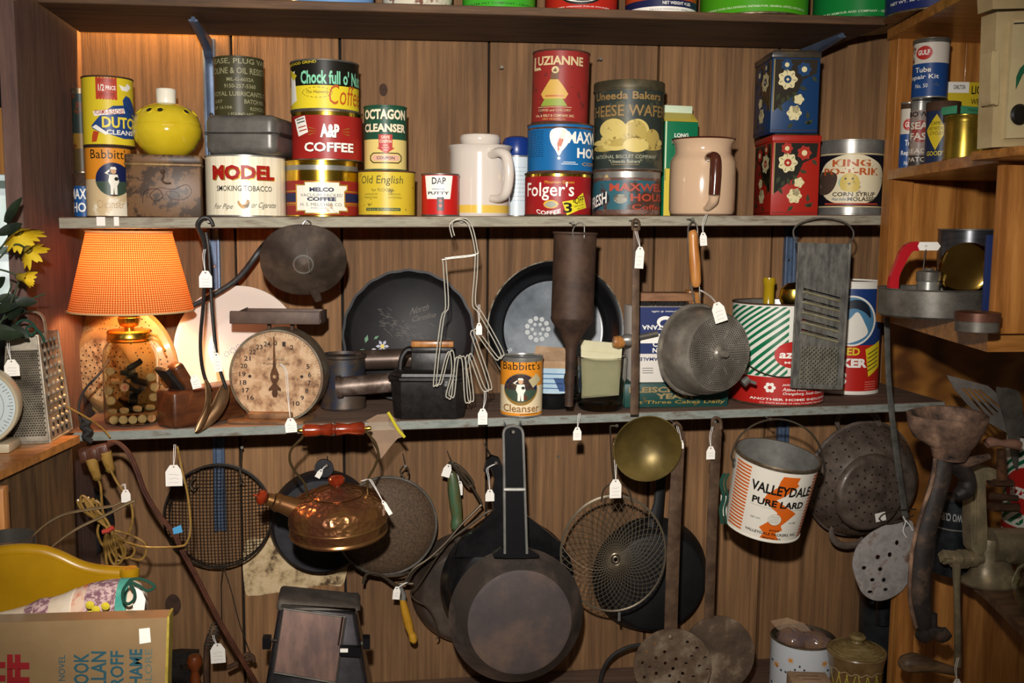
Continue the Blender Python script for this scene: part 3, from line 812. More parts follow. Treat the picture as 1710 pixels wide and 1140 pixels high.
# --- white mug with rolled lid
t = Can('ceramic_tankard', 'white ceramic handled jar with a yellow band and rolled stopper', 'jar', 801, 240, 360, 100, -.155, S2)
CER = mat('white_ceramic', '#cfc4b8', rough=.15, coat=.5); CERY = mat('yellow_glaze_band', '#d9b54c', rough=.2, coat=.4)
k = t.h / 120
t.b.lathe([(0, 0), (48, 0), (50, 3), (50, 6 * k, CERY), (50, 19 * k, CER), (50.2, 60 * k), (50, 106 * k), (51, 114 * k), (54, 119 * k), (53, 120 * k), (48, 118 * k), (40, 117 * k), (0, 117 * k)], CER, seg=64)
t.done()
b = t.mb(); b.lathe([(30, 117 * k), (30, 121 * k), (33, 126 * k), (34, 133 * k), (32, 138 * k), (26, 140 * k), (0, 140 * k)], CER, seg=48); b.build('stopper', t.o)
b = t.mb(); b.tube([(18, -44, 102 * k), (30, -60, 106 * k), (42, -70, 98 * k), (46, -72, 70 * k), (42, -68, 40 * k), (32, -56, 30 * k), (18, -46, 30 * k)], [7, 7.5, 8, 8, 7.5, 6.5, 6], CER, seg=14, smooth=6, flat=1.1, nrm=(1, 0, 0)); b.build('handle', t.o)
# --- spray can behind
c = Can('spray_can', 'white spray can with blue cap behind the white mug', 'can', 862, 259, 358, 48, -.10, S2)
c.wall([(261, mat('pale_label', '#c9d3d8', rough=.4))], rim=TIN); fine(c, 845, 878, 275, 335, paint('#8fa5b5'), 9); c.done()
b = c.mb(); z = c.h; b.lathe([(23, z - 1), (23.5, z), (24, z + 22), (20, z + 29), (12, z + 32), (0, z + 32)], paint('#16337a', .3), seg=40); b.build('cap', c.o)
# --- right-hand coffee stack
fo = Can('coffee_can', 'red coffee can with white script and yellow 3c off flag, bottom of its stack', 'can', 931, 287, 359, 110, -.19, S2)
fo.wall([(294, litho('#97191c', amt=.77)), (288, GB)], rim=RUSTD)
fo.t("Folger's", 882, 957, 303, 334, LW, .01, slope=0).t('Mountain Grown', 910, 957, 301, 306, paint('#d8a428'), .0).t('COFFEE', 897, 936, 347, 354, LW, .02, arch=-4)
fo.disc(920, 340, 12, paint('#d8a428'), ry=7).ink([(909, 342), (915, 336), (924, 335), (931, 342), (920, 346)], paint('#9a9a8a'), lv=2)
fo.ink([(938, 336), (958, 332), (971, 320), (977, 345), (965, 349), (946, 358)], paint('#e0d02c'), lv=3).t('3', 940, 954, 337, 354, BLACKP, .02, lv=4, slope=0).t('c', 955, 959, 332, 337, BLACKP, .02, lv=4).t('OFF', 958, 972, 327, 338, BLACKP, .01, lv=4, slope=4).t('REGULAR', 957, 972, 340, 343, BLACKP, lv=4, slope=4).t('PRICE', 962, 972, 345, 347, BLACKP, lv=4, slope=3).done(); fo.lid(RUSTD)
mw = Can('coffee_can', 'blue coffee can with a white drop badge between two red cans', 'can', 935, 204, 287, 109, -.19, fo.ztop)
mw.wall([(214, litho('#15629c', amt=.74)), (211, RUST), (205, litho('#15629c', amt=.74))], rim=RUST)
mw.ink(spl([(918, 224), (922, 216), (934, 213), (944, 216), (950, 226), (947, 240), (938, 252), (933, 260), (927, 250), (920, 238)], 4, True), WHITE, lv=2)
mw.ink([(938, 215), (945, 218), (938, 240), (932, 258), (930, 240), (934, 228)], litho('#b5562c', '#e6d8c8', .5), lv=3).disc(933, 264, 2.5, WHITE, n=12)
mw.t('MAXWELL', 946, 1012, 219, 239, LW, .03, lv=4).t('HOUSE', 962, 1010, 246, 263, LW, .03, lv=3).t('COFFEE', 970, 1002, 270, 276, paint('#b58a5a'), .02)
fine(mw, 886, 908, 216, 262, paint('#0f3a66'), 14, .6); mw.rect(940, 960, 270, 271, WHITE).rect(937, 964, 273, 274, WHITE).done(); mw.lid(RUST)
lz = Can('coffee_can', 'tall faded red coffee can at the top of the stack beside the wafer tin', 'can', 934, 81, 204, 94, -.19, mw.ztop, tilt=Matrix.Rotation(R(1.0), 4, 'Y'))
LR = litho('#8e2a26', '#6a2a24', .6)
lz.wall([(83, LR)], rim=RUSTD)
CG = paint('#cdb98a', .6)
lz.t('UZIANNE', 897, 969, 93, 108, CG, .03).t('L', 891, 901, 93, 115, CG, .02).rect(892, 902, 113.5, 115.5, CG)
# a coffee pot picture stands in for the figure
PYL = paint('#c9a04a', .5); PGR = paint('#8a9a3c', .5)
lz.ink([(903, 176), (909, 164), (938, 164), (946, 176)], PGR).ink([(907, 164), (903, 156), (912, 140), (917, 132), (930, 132), (938, 142), (947, 156), (942, 164)], PYL).ink([(917, 132), (919, 120), (925, 113), (931, 120), (930, 132)], paint('#6a4a30', .5)).disc(925, 116, 6, CG, n=14).rect(910, 940, 158, 160.5, paint('#b5653a'), lv=2)
lz.rect(899, 953, 177.5, 178.3, CG).t('COFFEE and CHICORY', 900, 952, 181, 185, CG).t('Wm. B. REILY & COMPANY, INC.', 896, 958, 190, 195, CG, .01).t('NEW ORLEANS, LA.', 907, 944, 196.5, 199.5, PYL).done(); lz.lid(RUSTD)
mh = Can('coffee_can', 'rusty teal coffee can with red lettering under the wafer tin', 'can', 1045, 283, 360, 112, -.195, S2)
TEALC = litho('#2c5a66', '#4a3026', .52, scale=16); RUC = litho('#5a4038', '#7a6055', .5)
mh.wall([(350, RUC), (301, TEALC), (296, RUC), (284, TIN)], rim=RUST)
RC = paint('#a8402c', .5)
mh.t('MAXWELL', 1018, 1106, 306, 319, RC, .03).t('HOUSE', 1052, 1108, 323, 336, RC, .03).t('Coffee', 1054, 1100, 341, 350, RC, .02).disc(1036, 332, 11, litho('#8f8c7c', '#5a4a3a', .5), ry=8)
mh.ink([(990, 340), (1012, 319), (1018, 327), (1018, 336), (993, 356)], paint('#1c2a33', .5)).t('FRESH', 990, 1014, 325, 345, LW, .02, lv=3, slope=11).done(); mh.lid(TIND)
un = Can('wafer_tin', 'tall dark green wafer tin with crackers pictured, beside the red coffee cans', 'tin', 1048, 132, 283, 114, -.195, mh.ztop)
UG = litho('#2e352f', '#4c4a38', .56, scale=20); UT = paint('#8f7040', .5)
un.wall([(134, UG)], rim=TIND)
un.t('Uneeda Bakers', 996, 1098, 152, 165, UT, .02).t('CHEESE WAFERS', 985, 1112, 174, 193, UT, .01).t('NATIONAL BISCUIT COMPANY', 997, 1093, 258, 264, paint('#a8a890', .5)).t('"Uneeda Bakers"', 1018, 1070, 266, 272, paint('#a8a890', .5), .01).rect(1022, 1066, 274, 275, UT)
CRK = litho('#b09a52', '#7a6430', .60, scale=60); CRL = litho('#c9b46a', '#8a7438', .62, scale=60)
rnd = random.Random(3)
for x, y, rx, ry, m in [(1010, 246, 17, 6, CRK), (1028, 244, 20, 7, CRL), (1084, 244, 17, 6, CRK), (1007, 237, 14, 5, CRL), (1030, 237, 20, 7, CRK), (1025, 230, 21, 7, CRL), (1090, 236, 12, 8, CRL), (1024, 215, 21, 18, CRL), (1058, 220, 19, 21, CRK), (1062, 218, 19, 20, CRL), (1060, 242, 20, 12, CRL), (1086, 228, 11, 14, CRK)]:
    un.disc(x, y, rx, m, ry=ry, lv=2 + rnd.random() * 3, n=28)
un.done(); un.cap(149, mat('worn_green_lid', '#3c3a2a', '#5c523c', rough=.45, metal=.3, scale=30), 1.6, bead=.8)
c = Can('polish_can', 'deep blue can wedged behind the teal coffee can', 'can', 1083, 281, 358, 40, -.085, S2)
c.wall([(283, paint('#16305c'))], rim=TIND).done(); c.lid(TIND)
# --- milk carton
cb = Box('milk_carton', 'green and yellow milk carton with folded white top, behind the beige enamel pitcher', 'carton', 1106, 1163, 203, 358, -.135, .06, S2, rz=R(6))
CG_ = paint('#0f6e48', .4); CY_ = paint('#d9c24a', .4)
cb.b.box(-cb.w / 2, cb.w / 2, 0, cb.d, 0, cb.h, CG_, bev=1)
cb.rect(1106.5, 1120, 280, 358, CY_, lv=1).rect(1120, 1161.5, 285, 345, CY_).rect(1106.5, 1109, 203, 300, paint('#cfe0b8')).t('LONG', 1122, 1146, 222, 229, WHITE, .03).rect(1118, 1140, 234, 239, WHITE).t('BEST', 1124, 1150, 310, 322, CG_, .03).done()
b = cb.mb(); w, d, h = cb.w / 2, cb.d, cb.h
b.add([(-w, 0, h), (w, 0, h), (w, d, h), (-w, d, h), (-w, d * .5 - 2, h + 17), (w, d * .5 - 2, h + 17), (w, d * .5 + 2, h + 17), (-w, d * .5 + 2, h + 17)], [(0, 1, 5, 4), (2, 3, 7, 6), (1, 2, 6, 5), (3, 0, 4, 7), (4, 5, 6, 7)], CY_)
b.build('gable', cb.o)
b = cb.mb(); b.box(-w, w, d * .5 - 2, d * .5 + 2, h + 16, h + 29, paint('#c9d8bc', .5), bev=.6); b.build('top_seam', cb.o)
# --- beige enamel pitcher
t = Can('enamel_pitcher', 'beige enamel pitcher with brown rim and handle', 'pitcher', 1171, 228, 360, 106, -.20, S2)
ENB = mat('beige_enamel', '#c9a98a', rough=.14, coat=.6); BRN = mat('brown_enamel', '#4a2418', rough=.2, coat=.5)
k = t.h / 132
t.b.lathe([(0, 0), (47, 0), (52, 3), (54, 10 * k), (54.5, 55 * k), (54, 92 * k), (51, 100 * k), (46.5, 106 * k), (46, 115 * k), (48, 124 * k), (52, 130 * k, BRN), (53, 132 * k), (51, 133 * k, ENB), (46, 124 * k), (44, 110 * k)], ENB, seg=64)
t.done()
b = t.mb()
b.tube([(8, -52, 96 * k), (11, -62, 98 * k), (19, -73, 94 * k), (20, -76, 70 * k), (19, -76, 34 * k)], [6, 7, 9, 9.5, 9], BRN, seg=14, smooth=6); b.build('handle', t.o)
b = t.mb(); b.tube([(19, -76, 34 * k), (18, -72, 24 * k), (11, -60, 14 * k), (7, -53, 12 * k)], [8.8, 8, 6, 5], ENB, seg=14, smooth=6); b.build('handle_root', t.o)
# --- square floral tins, seen corner-on
def floral(name, label, x0, xm, x1, top, bot, Y, base, ground, dark, flower2):
    # near vertical edge at xm; left face x0..xm, right face xm..x1
    e = at(xm, bot, Y); z = base(e.x) if callable(base) else base
    t = T(name, label, 'tin', (e.x, Y, z + .0003), rz=R(-8))
    ztop = at(xm, top + 10, Y).z; h = (ztop - z) / t.s
    Wd = 80; Dp = 112
    b = t.mb()
    b.box(0, Wd, 0, Dp, 0, h - 13, ground, bev=2)
    for kind in ('f', 'l'):
        if kind == 'f': s = Pl((0, 0, 0), (1, 0, 0), (0, 0, 1)); wd = Wd
        else: s = Pl((0, Dp, 0), (0, -1, 0), (0, 0, 1)); wd = Dp
        s.k = 1; s.cx = 0; s.bot = 0
        s.pt = lambda x, y, wd=wd, h=h: (x * wd / 80, y * (h - 14) / 120)
        ly = (lambda x, y: (x, y)) if kind == 'f' else (lambda x, y: (80 - x, y))
        LF = paint('#2e3418', .4); GO = paint('#b09a5a', .35)
        def ink(p, m, lv=1): b.ink([ly(*q) for q in p], m, s, lv)
        ink([(3, 118), (76, 118), (74, 96), (52, 86), (44, 66), (3, 34)], dark, 1)
        ink([(3, 118), (4.2, 118), (4.2, 35), (3, 34)], GO, 2)
        def leafy(x, y, a, l): ink([(x, y), (x + l * .5 * math.cos(a + .5), y + l * .5 * math.sin(a + .5)), (x + l * math.cos(a), y + l * math.sin(a)), (x + l * .5 * math.cos(a - .5), y + l * .5 * math.sin(a - .5))], LF, 2)
        for x, y, a in ((26, 62, -1.2), (34, 66, -.6), (46, 74, -.3), (40, 62, -2), (14, 64, -2), (66, 92, -.8), (56, 18, -.2), (60, 14, .6), (38, 16, -2.4), (62, 22, 1.6), (12, 46, -1), (22, 58, -2)): leafy(x, y, a, 14)
        def rose(x, y, r, m, hole, n=7):
            pts = [(x + r * (1 + .12 * math.cos(n * a)) * math.cos(a), y + r * (1 + .12 * math.cos(n * a)) * math.sin(a)) for a in [2 * PI * i / 42 for i in range(42)]]
            ink(pts, m, 3)
            if hole:
                ink(circ(x, y, r * .42, 16), hole, 4); ink([(x - r * .2, y), (x, y - r * .22), (x + r * .2, y), (x, y + r * .16)], FLW, 5)
            for i in range(n):
                a = 2 * PI * (i + .5) / n + .3
                ink([(x + r * .45 * math.cos(a), y + r * .45 * math.sin(a)), (x + r * .95 * math.cos(a + .1), y + r * .95 * math.sin(a + .1)), (x + r * .9 * math.cos(a), y + r * .9 * math.sin(a))], LF, 4)
        rose(26, 86, 15, FLW, ground); rose(24, 109, 9, flower2, FLW); rose(53, 102, 11, flower2, FLW)
        rose(46, 54, 8, FLW, None, 5); rose(39, 32, 11.5, FLW, None, 6); rose(42, 38, 6, FLW, None, 5)
        wv = [(2 + i * 2, 4 + 1.2 * math.sin(i * 1.6)) for i in range(39)]
        ink(wv + [(x, y + 1.1) for x, y in wv[::-1]], paint('#3a1410', .5), 2)
    b.build('body', t.o)
    b = t.mb(); LM = mat('worn_lid_' + name + ground.name, '#5a4a30', '#3c3630', rough=.35, metal=.5, scale=25)
    b.box(-1.4, Wd + 1.4, -1.4, Dp + 1.4, h - 14, h - 3, ground if ground is not FB else mat('blue_black_lid', '#252c38', '#4a4030', rough=.3, metal=.3, scale=20), bev=2); b.box(4, Wd - 4, 4, Dp - 4, h - 4, h, LM, bev=2)
    b.build('lid', t.o)
    return ztop
FLW = litho('#d6c99a', '#8a7a55', .78); FR_ = litho('#9c1f14', amt=.8); FB = litho('#11345c', amt=.8)
zt = floral('biscuit_tin', 'square red floral tin with cream roses, under the blue floral tin', 1252, 1286, 1363, 212, 357, -.235, S2, FR_, paint('#16140c', .35), litho('#a8281c', amt=.8))
floral('biscuit_tin', 'square blue floral tin with cream roses, on top of the red floral tin', 1252, 1286, 1363, 72, 216, -.235, zt, FB, paint('#241d12', .35), litho('#123a66', amt=.8))
# --- syrup tin
c = Can('syrup_tin', 'silver syrup tin with a peeling cream label and lion, last tin on the upper shelf', 'tin', 1417, 232, 357, 104, -.18, S2)
c.wall([(343, TIN), (258, litho('#15131c', '#4a4038', .62)), (250, TIN), (233, TIN)], rim=TIN)
c.rect(1366, 1468, 255, 257, CG).rect(1366, 1468, 342, 344, CG)
c.ink(spl([(1371, 296), (1378, 272), (1398, 260), (1420, 257), (1442, 260), (1462, 274), (1466, 298), (1460, 322), (1446, 336), (1420, 338), (1392, 336), (1376, 322)], 4, True), litho('#ddd0ae', '#7a6450', .60, scale=28), lv=1.6)
OR_ = paint('#b5541f', .45)
c.t('KING', 1389, 1447, 265, 277, OR_, .03).t('PO-T-RIK', 1377, 1459, 279, 291, OR_, .03).t('CORN SYRUP', 1391, 1455, 319, 326, SH, .02, lv=3).t('MOLASSES', 1414, 1457, 327, 334, SH, .02, lv=3).t('West Indies', 1390, 1413, 328, 333, paint('#2c5a7a'), .01, lv=3, shear=.3)
c.disc(1415, 303, 16, paint('#9ab5a8', .5), ry=13, lv=2).ink(spl([(1404, 314), (1402, 300), (1408, 290), (1416, 287), (1426, 291), (1431, 300), (1430, 316), (1418, 319)], 4, True), litho('#c9b052', '#8a7434', .6), lv=3).disc(1410, 297, 1.8, SH, lv=4, n=8).disc(1421, 297, 1.8, SH, lv=4, n=8).ink([(1413, 304), (1419, 304), (1416, 308)], SH, lv=4)
c.ink(spl([(1367, 290), (1385, 284), (1397, 292), (1394, 310), (1384, 322), (1370, 320)], 4, True), litho('#4a3a30', '#8a7a68', .6, scale=30), lv=2).rect(1380, 1460, 337, 340, paint('#a03a2a', .5), lv=3)
c.done(); c.lid(TIN)
# ================================================================ cans along the very top shelf (only their feet are in view)
TOPC = [
 ('oil_can', 'light blue can foot at the far left of the top shelf', 320, 92, '#5a86b5', None, 0),
 ('oil_can', 'wide light blue can on the top shelf above the coffee cans, with silver base', 556, 136, '#6a94c4', None, 0),
 ('paint_can', 'white rust-freckled can on the top shelf', 697, 116, '#cfc6b2', '#6a4030', 0),
 ('lard_can', 'bright green can on the top shelf between the white and the red can', 833, 122, '#3fa32a', None, 'COUNTER PAY COMPANY - CENTRAL'),
 ('lard_can', 'red can with white oval on the top shelf above the red coffee can', 970, 120, '#b0261a', None, 'REFINERY BONDED'),
 ('lard_can', 'can with a navy band and white foot on the top shelf', 1103, 118, '#b5441f', None, 'NET WEIGHT 4 LBS.'),
 ('lard_can', 'wide light green can on the top shelf with tiny white company lettering', 1258, 176, '#4a9c1c', None, 'AND COMPANY, FOOD OILS DIVISION, DISTRIBUTOR, GENERAL OFFICE, CHICAGO, ILL.'),
 ('lard_can', 'dark green can on the top shelf beside the corner unit', 1435, 150, '#17803a', None, 'PREPARED BY ARMOUR AND COMPANY - GENERAL OFFICES'),
]
for nm, lb, cx, w, col, col2, txt in TOPC:
    Y = -.16 if cx not in (320,) else -.12
    p = at(cx, 20, Y); z = S1(p.x)
    t = T(nm, lb, 'can', (p.x, Y, z + .0005))
    t.r = w / 2; b = t.mb(); r = t.r
    m = litho(col, col2 or '#3a2a1a', .55 if col2 else .8, rough=.3, scale=40)
    b.lathe([(0, 1, RIM), (r - 3, 1), (r, 0), (r + 1.2, .6), (r + 1.2, 3), (r, 4, m), (r, 128, RIM), (r + 1.2, 129), (r + 1.2, 131), (r - 1, 131.5), (r - 2, 128)], m, seg=56)
    sf = Cyl(r); sf.k = -1
    bp = 30
    # print heights measured from the can's foot
    if txt:
        if 'NET' in txt:
            b.ink([(-r, 4), (r, 4), (r, 14), (-r, 14)], WHITE, sf, 1); b.ink([(-r, 14), (r, 14), (r, 25), (-r, 25)], NAVY, sf, 2)
            b.text(txt, r * .05, r * .8, 17, 22, WHITE, sf, 3, bold=.02); b.text('THE KAHN PACKING CO., GENERAL OFFICE', -r * .3, r * .9, 8, 10.5, SH, sf, 3)
        elif 'REFIN' in txt:
            b.disc(0, 30, 34, BLACKP, sf, 1, ry=17); b.disc(0, 32, 34, WHITE, sf, 2, ry=15); b.disc(2, 32, 28, BLACKP, sf, 3, ry=14)
            b.text('NET WEIGHT FOUR POUNDS', -r * .6, r * .75, 9, 11, WHITE, sf, 2)
        else: b.text(txt, -r * .9, r * .9, 10, 13.5, paint('#d8e6c0') if '3fa' not in col else paint('#1c4a1a'), sf, 2, bold=.01)
    b.build('body', t.o)
    b = t.mb(); b.lathe([(r - 2, 128), (r - 8, 127), (0, 127)], RIM); b.build('lid', t.o)
YC = -.40
p = at(1560, 20, YC)
t = T('oil_can', 'blue can with white net weight lettering at the near end of the corner unit top', 'can', (p.x, YC, U1 + .0005))
b = t.mb(); r = 78
NB = litho('#16235c', amt=.78)
b.lathe([(0, 1, RIM), (r - 3, 1), (r, 0), (r + 1.2, .6), (r + 1.2, 3), (r, 4, NB), (r, 140, RIM), (r + 1.2, 142), (r - 2, 142)], NB, seg=56)
sf = Cyl(r); b.text('NET WT. 56 OZ. (3 LB. 8 OZ.)', -r * .85, r * .5, 14, 20, WHITE, sf, 2, bold=.01); b.build('body', t.o)
b = t.mb(); b.lathe([(r - 2, 140), (0, 139)], RIM); b.build('lid', t.o)
# ================================================================ helpers for hung and leaning things
def wt(b, pts, Y, rp, m, **k):
    W3 = P3(pts, Y); s = sc(W3[0])
    b.tube(W3, [r * s for r in rp] if isinstance(rp, (list, tuple)) else rp * s, m, **k)
def hung(name, label, cat, px, py, Y, group=None):
    return T(name, label, cat, at(px, py, Y), rz=0, group=group)
def nail(px, py, Y, into=YS, name='nail', label=None):
    # a small round-headed nail driven into the board behind
    a = at(px, py, Y)
    b = MB()
    b.lathe([(0, .0015), (.0022, .0012), (.003, 0), (.0012, 0), (.0012, into - Y - .0004)], TIND, seg=10, M=Matrix.Translation(a) @ Matrix.Rotation(PI / 2, 4, 'X') @ Matrix.Scale(-1, 4, (0, 0, 1)) @ Matrix.Translation((0, 0, 0)))
    o = b.build(name); tag_(o, label, 'nail'); return o
def dots(b, M, pts, r, m, n=8):
    for p, nv in pts:
        b.lathe([(0, 0), (r, 0)], m, seg=n, M=M @ axis_to(nv, p))
def price_tag(px, py, w, h, Y, hang, label, tilt=0, card=None, marks=True, deep=0):
    # px,py is the hole at the top of the card; hang = where the string loops round
    t = hung('price_tag', label, 'price tag', px, py, Y)
    s = t.s; th = R(tilt)
    o = at(px, py, Y); c, sn = math.cos(th), math.sin(th)
    su = Pl(o, Vector((c * s, 0, sn * s)), Vector((-sn * s, 0, c * s)), off=.00015)
    su.n = Vector((0, -1, 0))
    k = w * .28
    out = [(-w / 2, -k - 1), (-w / 2 + k, 3), (w / 2 - k, 3), (w / 2, -k - 1), (w / 2, -h + 5), (-w / 2, -h + 5)]
    b = MB(); b.plate(out, card or WHITEP, th=.0006, surf=su, holes=[circ(0, 0, 1.5, 10)])
    b.build('card', t.o)
    if marks:
        rnd = random.Random(int(px * 7 + py))
        b = MB()
        for r in range(2 if h < 26 else 3):
            y0 = -h * .35 - r * h * .17
            pts = [(-w * .3 + i * w * .6 / 9, y0 + rnd.uniform(-1.4, 1.4)) for i in range(10)]
            b.ink(pts + [(x, y - .5) for x, y in pts[::-1]], PENCIL, su, lv=5)
        b.build('handwriting', t.o)
    b = MB()
    hs = [at(*q, Y - deep) if len(q) == 2 else at(*q) for q in hang]
    e = o + Vector((0, -.0008, 0)); up = Vector((0, 0, s))
    b.tube([e] + [p + Vector((.0012, 0, 0)) for p in hs], .0005, STRING, seg=5, smooth=3)
    b.tube([e] + [p + Vector((-.0014, .0004, 0)) for p in hs], .0005, STRING, seg=5, smooth=3)
    b.build('string', t.o)
    return t
WOODT = mat('turned_wood', '#8a5528', '#b27a40', rough=.35, scale=20, st=(4, 4, .8), coat=.3)
DKWOOD = mat('dark_plane_wood', '#3c1f10', '#5e341a', rough=.4, scale=12, st=(1, 5, 5), coat=.3)
# ================================================================ lamp
jl = at(222, 722, -.195)
t = T('table_lamp', 'table lamp made of a glass canning jar with a burlap shade, lit', 'lamp', (jl.x, -.195, S3(jl.x) + .0004))
GLASS = mat('clear_glass', '#eef2e6', rough=.02, trans=1, ior=1.2)
b = t.mb()
b.lathe([(0, 1), (36, 1), (42, 4), (44, 10), (44, 112), (41, 126), (33, 138), (32, 144), (31, 150), (30, 150), (30.5, 138), (39.5, 124), (42.2, 112), (42.2, 10), (40, 5), (0, 4)], GLASS, seg=48)
b.build('jar', t.o)
b = t.mb(); b.lathe([(30, 137), (35.5, 137), (36.5, 139), (35.2, 142), (36, 144), (35, 147), (35.5, 153), (33, 156), (0, 156)], BRASSL, seg=48); b.build('jar_lid', t.o)
b = t.mb(); b.lathe([(0, 156), (8, 156), (8, 160), (15, 163), (17.5, 170), (18, 176), (16.5, 177), (16.5, 200), (14, 204), (0, 204)], BRASSL, seg=32)
b.lathe([(0, 1), (2.8, 1), (2.8, 0)], BLACKP, seg=12, M=Matrix.Translation((-7, -15.2, 188)) @ Matrix.Rotation(PI / 2, 4, 'X')); b.build('socket', t.o)
shz0 = at(228, 527, -.195 - .10).z; shz1 = at(228, 387, -.195 - .07).z
z0 = (shz0 - t.loc.z) / t.s; z1 = (shz1 - t.loc.z) / t.s
BUR = bpy.data.materials.new('burlap'); BUR.use_nodes = True
nt = BUR.node_tree; N, L = nt.nodes, nt.links
for n_ in list(N): N.remove(n_)
tc = N.new('ShaderNodeTexCoord'); sx = N.new('ShaderNodeSeparateXYZ'); L.new(tc.outputs['Object'], sx.inputs[0])
def mth(op, a, b_=None):
    q = N.new('ShaderNodeMath'); q.operation = op
    for i, v in enumerate((a, b_)):
        if v is None: continue
        if isinstance(v, (int, float)): q.inputs[i].default_value = v
        else: L.new(v, q.inputs[i])
    return q.outputs[0]
noi = N.new('ShaderNodeTexNoise'); noi.inputs['Scale'].default_value = 60; L.new(tc.outputs['Object'], noi.inputs['Vector'])
jit = mth('MULTIPLY', noi.outputs['Fac'], 2.2)
wa = mth('SINE', mth('ADD', mth('MULTIPLY', mth('ARCTAN2', sx.outputs[0], sx.outputs[1]), 150), jit))
wb_ = mth('SINE', mth('ADD', mth('MULTIPLY', sx.outputs[2], 1750), jit))
mx = mth('MULTIPLY', mth('ADD', mth('MAXIMUM', wa, wb_), 1), .5)
cr = N.new('ShaderNodeValToRGB'); cr.color_ramp.elements[0].position = .15; cr.color_ramp.elements[0].color = srgb('#f0a468')
cr.color_ramp.elements[1].position = .85; cr.color_ramp.elements[1].color = srgb('#8a4420'); L.new(mx, cr.inputs[0])
df = N.new('ShaderNodeBsdfDiffuse'); tl = N.new('ShaderNodeBsdfTranslucent'); ms = N.new('ShaderNodeMixShader'); ms.inputs[0].default_value = .15
L.new(cr.outputs[0], df.inputs[0]); L.new(cr.outputs[0], tl.inputs[0]); L.new(df.outputs[0], ms.inputs[1]); L.new(tl.outputs[0], ms.inputs[2])
ou = N.new('ShaderNodeOutputMaterial'); L.new(ms.outputs[0], ou.inputs[0])
off = Matrix.Translation((5, 0, 0))
b = t.mb(); b.lathe([(98, z0), (66, z1)], BUR, seg=72, M=off)
sho = b.build('shade', t.o)
TRM = mat('cream_shade_trim', '#c9a878', rough=.6)
b = t.mb()
b.tube([(5 + 98.5 * math.cos(a), 98.5 * math.sin(a), z0 + 1) for a in [2 * PI * i / 64 for i in range(64)]], 1.5, TRM, closed=True, seg=6); b.build('lower_trim', t.o); b = t.mb()
b.tube([(5 + 66.5 * math.cos(a), 66.5 * math.sin(a), z1 - .5) for a in [2 * PI * i / 64 for i in range(64)]], 1.5, TRM, closed=True, seg=6)
b.build('upper_trim', t.o)
b = t.mb()
for a in (0, 2.09, 4.19): b.tube([(5 + 66 * math.cos(a), 66 * math.sin(a), z1 - 2), (5, 0, z1 - 12)], 1, CHROME, seg=6)
b.tube([(5, 0, z1 - 12), (20, 0, z1 - 40), (26, 0, z0 + 50), (4, 0, 202)], 1, CHROME, smooth=5); b.build('harp', t.o)
BULB = mat('lit_bulb', '#fff0d0', emit='#ffb45a', estr=12)
b = t.mb(); b.lathe([(0, 204), (10, 206), (13, 216), (24, 236), (27, 250), (22, 266), (10, 274), (0, 276)], BULB, seg=28); b.build('bulb', t.o)
p = t.loc + Vector((.005, 0, 240 * t.s + 0))
lamp('lamp_bulb', 'POINT', p + Vector((0, -.001, .02)), 16, (1.0, .56, .22), shadow_soft_size=.034)
bpy.data.objects['bulb'].visible_shadow = True
# wooden numbered tokens in the jar (bingo pieces and dominoes)
TOK = mat('wood_token', '#c9a878', '#9a7c50', rough=.6, scale=30); DOM = mat('domino_black', '#15130f', rough=.35)
rnd = random.Random(11); tk = None
spots = []
for i in range(5): spots.append((-28 + i * 14.2 + 0, -33 + abs(i - 2) * 3.4, 11, 0, 'f'))
spots += [(-30, -18, 24, 1, 'l'), (-12, -34, 27, 1, 'l'), (8, -35, 29, 1, 'l'), (28, -22, 28, 1, 'l'), (-31, -20, 42, 0, 'f'), (-34, -14, 58, 0, 'f'), (-10, -38, 66, 0, 'n'), (33, -16, 44, 0, 'f'), (35, -12, 60, 0, 'f'), (-24, -22, 74, 1, 'l'), (30, -20, 78, 0, 'f'), (-30, -16, 90, 0, 'f')]
for i, (x, y, z, _, kd) in enumerate(spots):
    b = t.mb()
    ax = Vector((x * .4, -36, 3 * math.sin(i))).normalized() if kd != 'l' else Vector((.1, -.25, 1)).normalized()
    M = axis_to(ax, (x, y, z))
    b.lathe([(0, -2.5), (6.6, -2.5), (7, -1.8), (7, 1.8), (6.6, 2.5), (0, 2.5)], TOK, seg=20, M=M)
    if kd == 'n' or i in (4,):
        b.tube([M @ Vector((5.4 * math.cos(a), 5.4 * math.sin(a), 2.7)) for a in [2 * PI * j / 20 for j in range(20)]], .35, RD, closed=True, seg=4)
        b.text('8' if kd == 'n' else '10', x - 2.5, x + 2.5, z - 3, z + 3, RD, (lambda s_: s_)(type('S', (), dict(pt=lambda q, a, c: (a, c), off=.2, step=0, __call__=lambda q, u, v, o=0: Vector((u, y - 3 - o, v))))()), 1, bold=.02)
    o = b.build('wooden_token')
    tag_(o, ('round wooden token lying in the bottom row inside the jar lamp' if i < 5 else 'round wooden token lying flat in the layer above the bottom row of the jar' if i < 9 else 'wooden token with a red number high in the jar lamp' if kd == 'n' else 'round wooden token against the glass side of the jar lamp'), 'token', 'wooden tokens in the lamp jar')
rnd = random.Random(5)
for i in range(9):
    b = t.mb(); a = i * 2.4; rr = 14 if i % 2 else 4
    M = Matrix.Translation((rr * math.cos(a) + 2, rr * math.sin(a) * .8, 24 + i * 9)) @ Matrix.Rotation(rnd.uniform(-.6, .6), 4, 'Y') @ Matrix.Rotation(rnd.uniform(-.5, .5), 4, 'X') @ Matrix.Rotation(a, 4, 'Z')
    b.box(-13, 13, -7, 7, -4, 4, DOM, bev=1, M=M)
    o = b.build('domino'); tag_(o, 'black domino lying inside the glass lamp jar', 'domino', 'dominoes in the lamp jar')
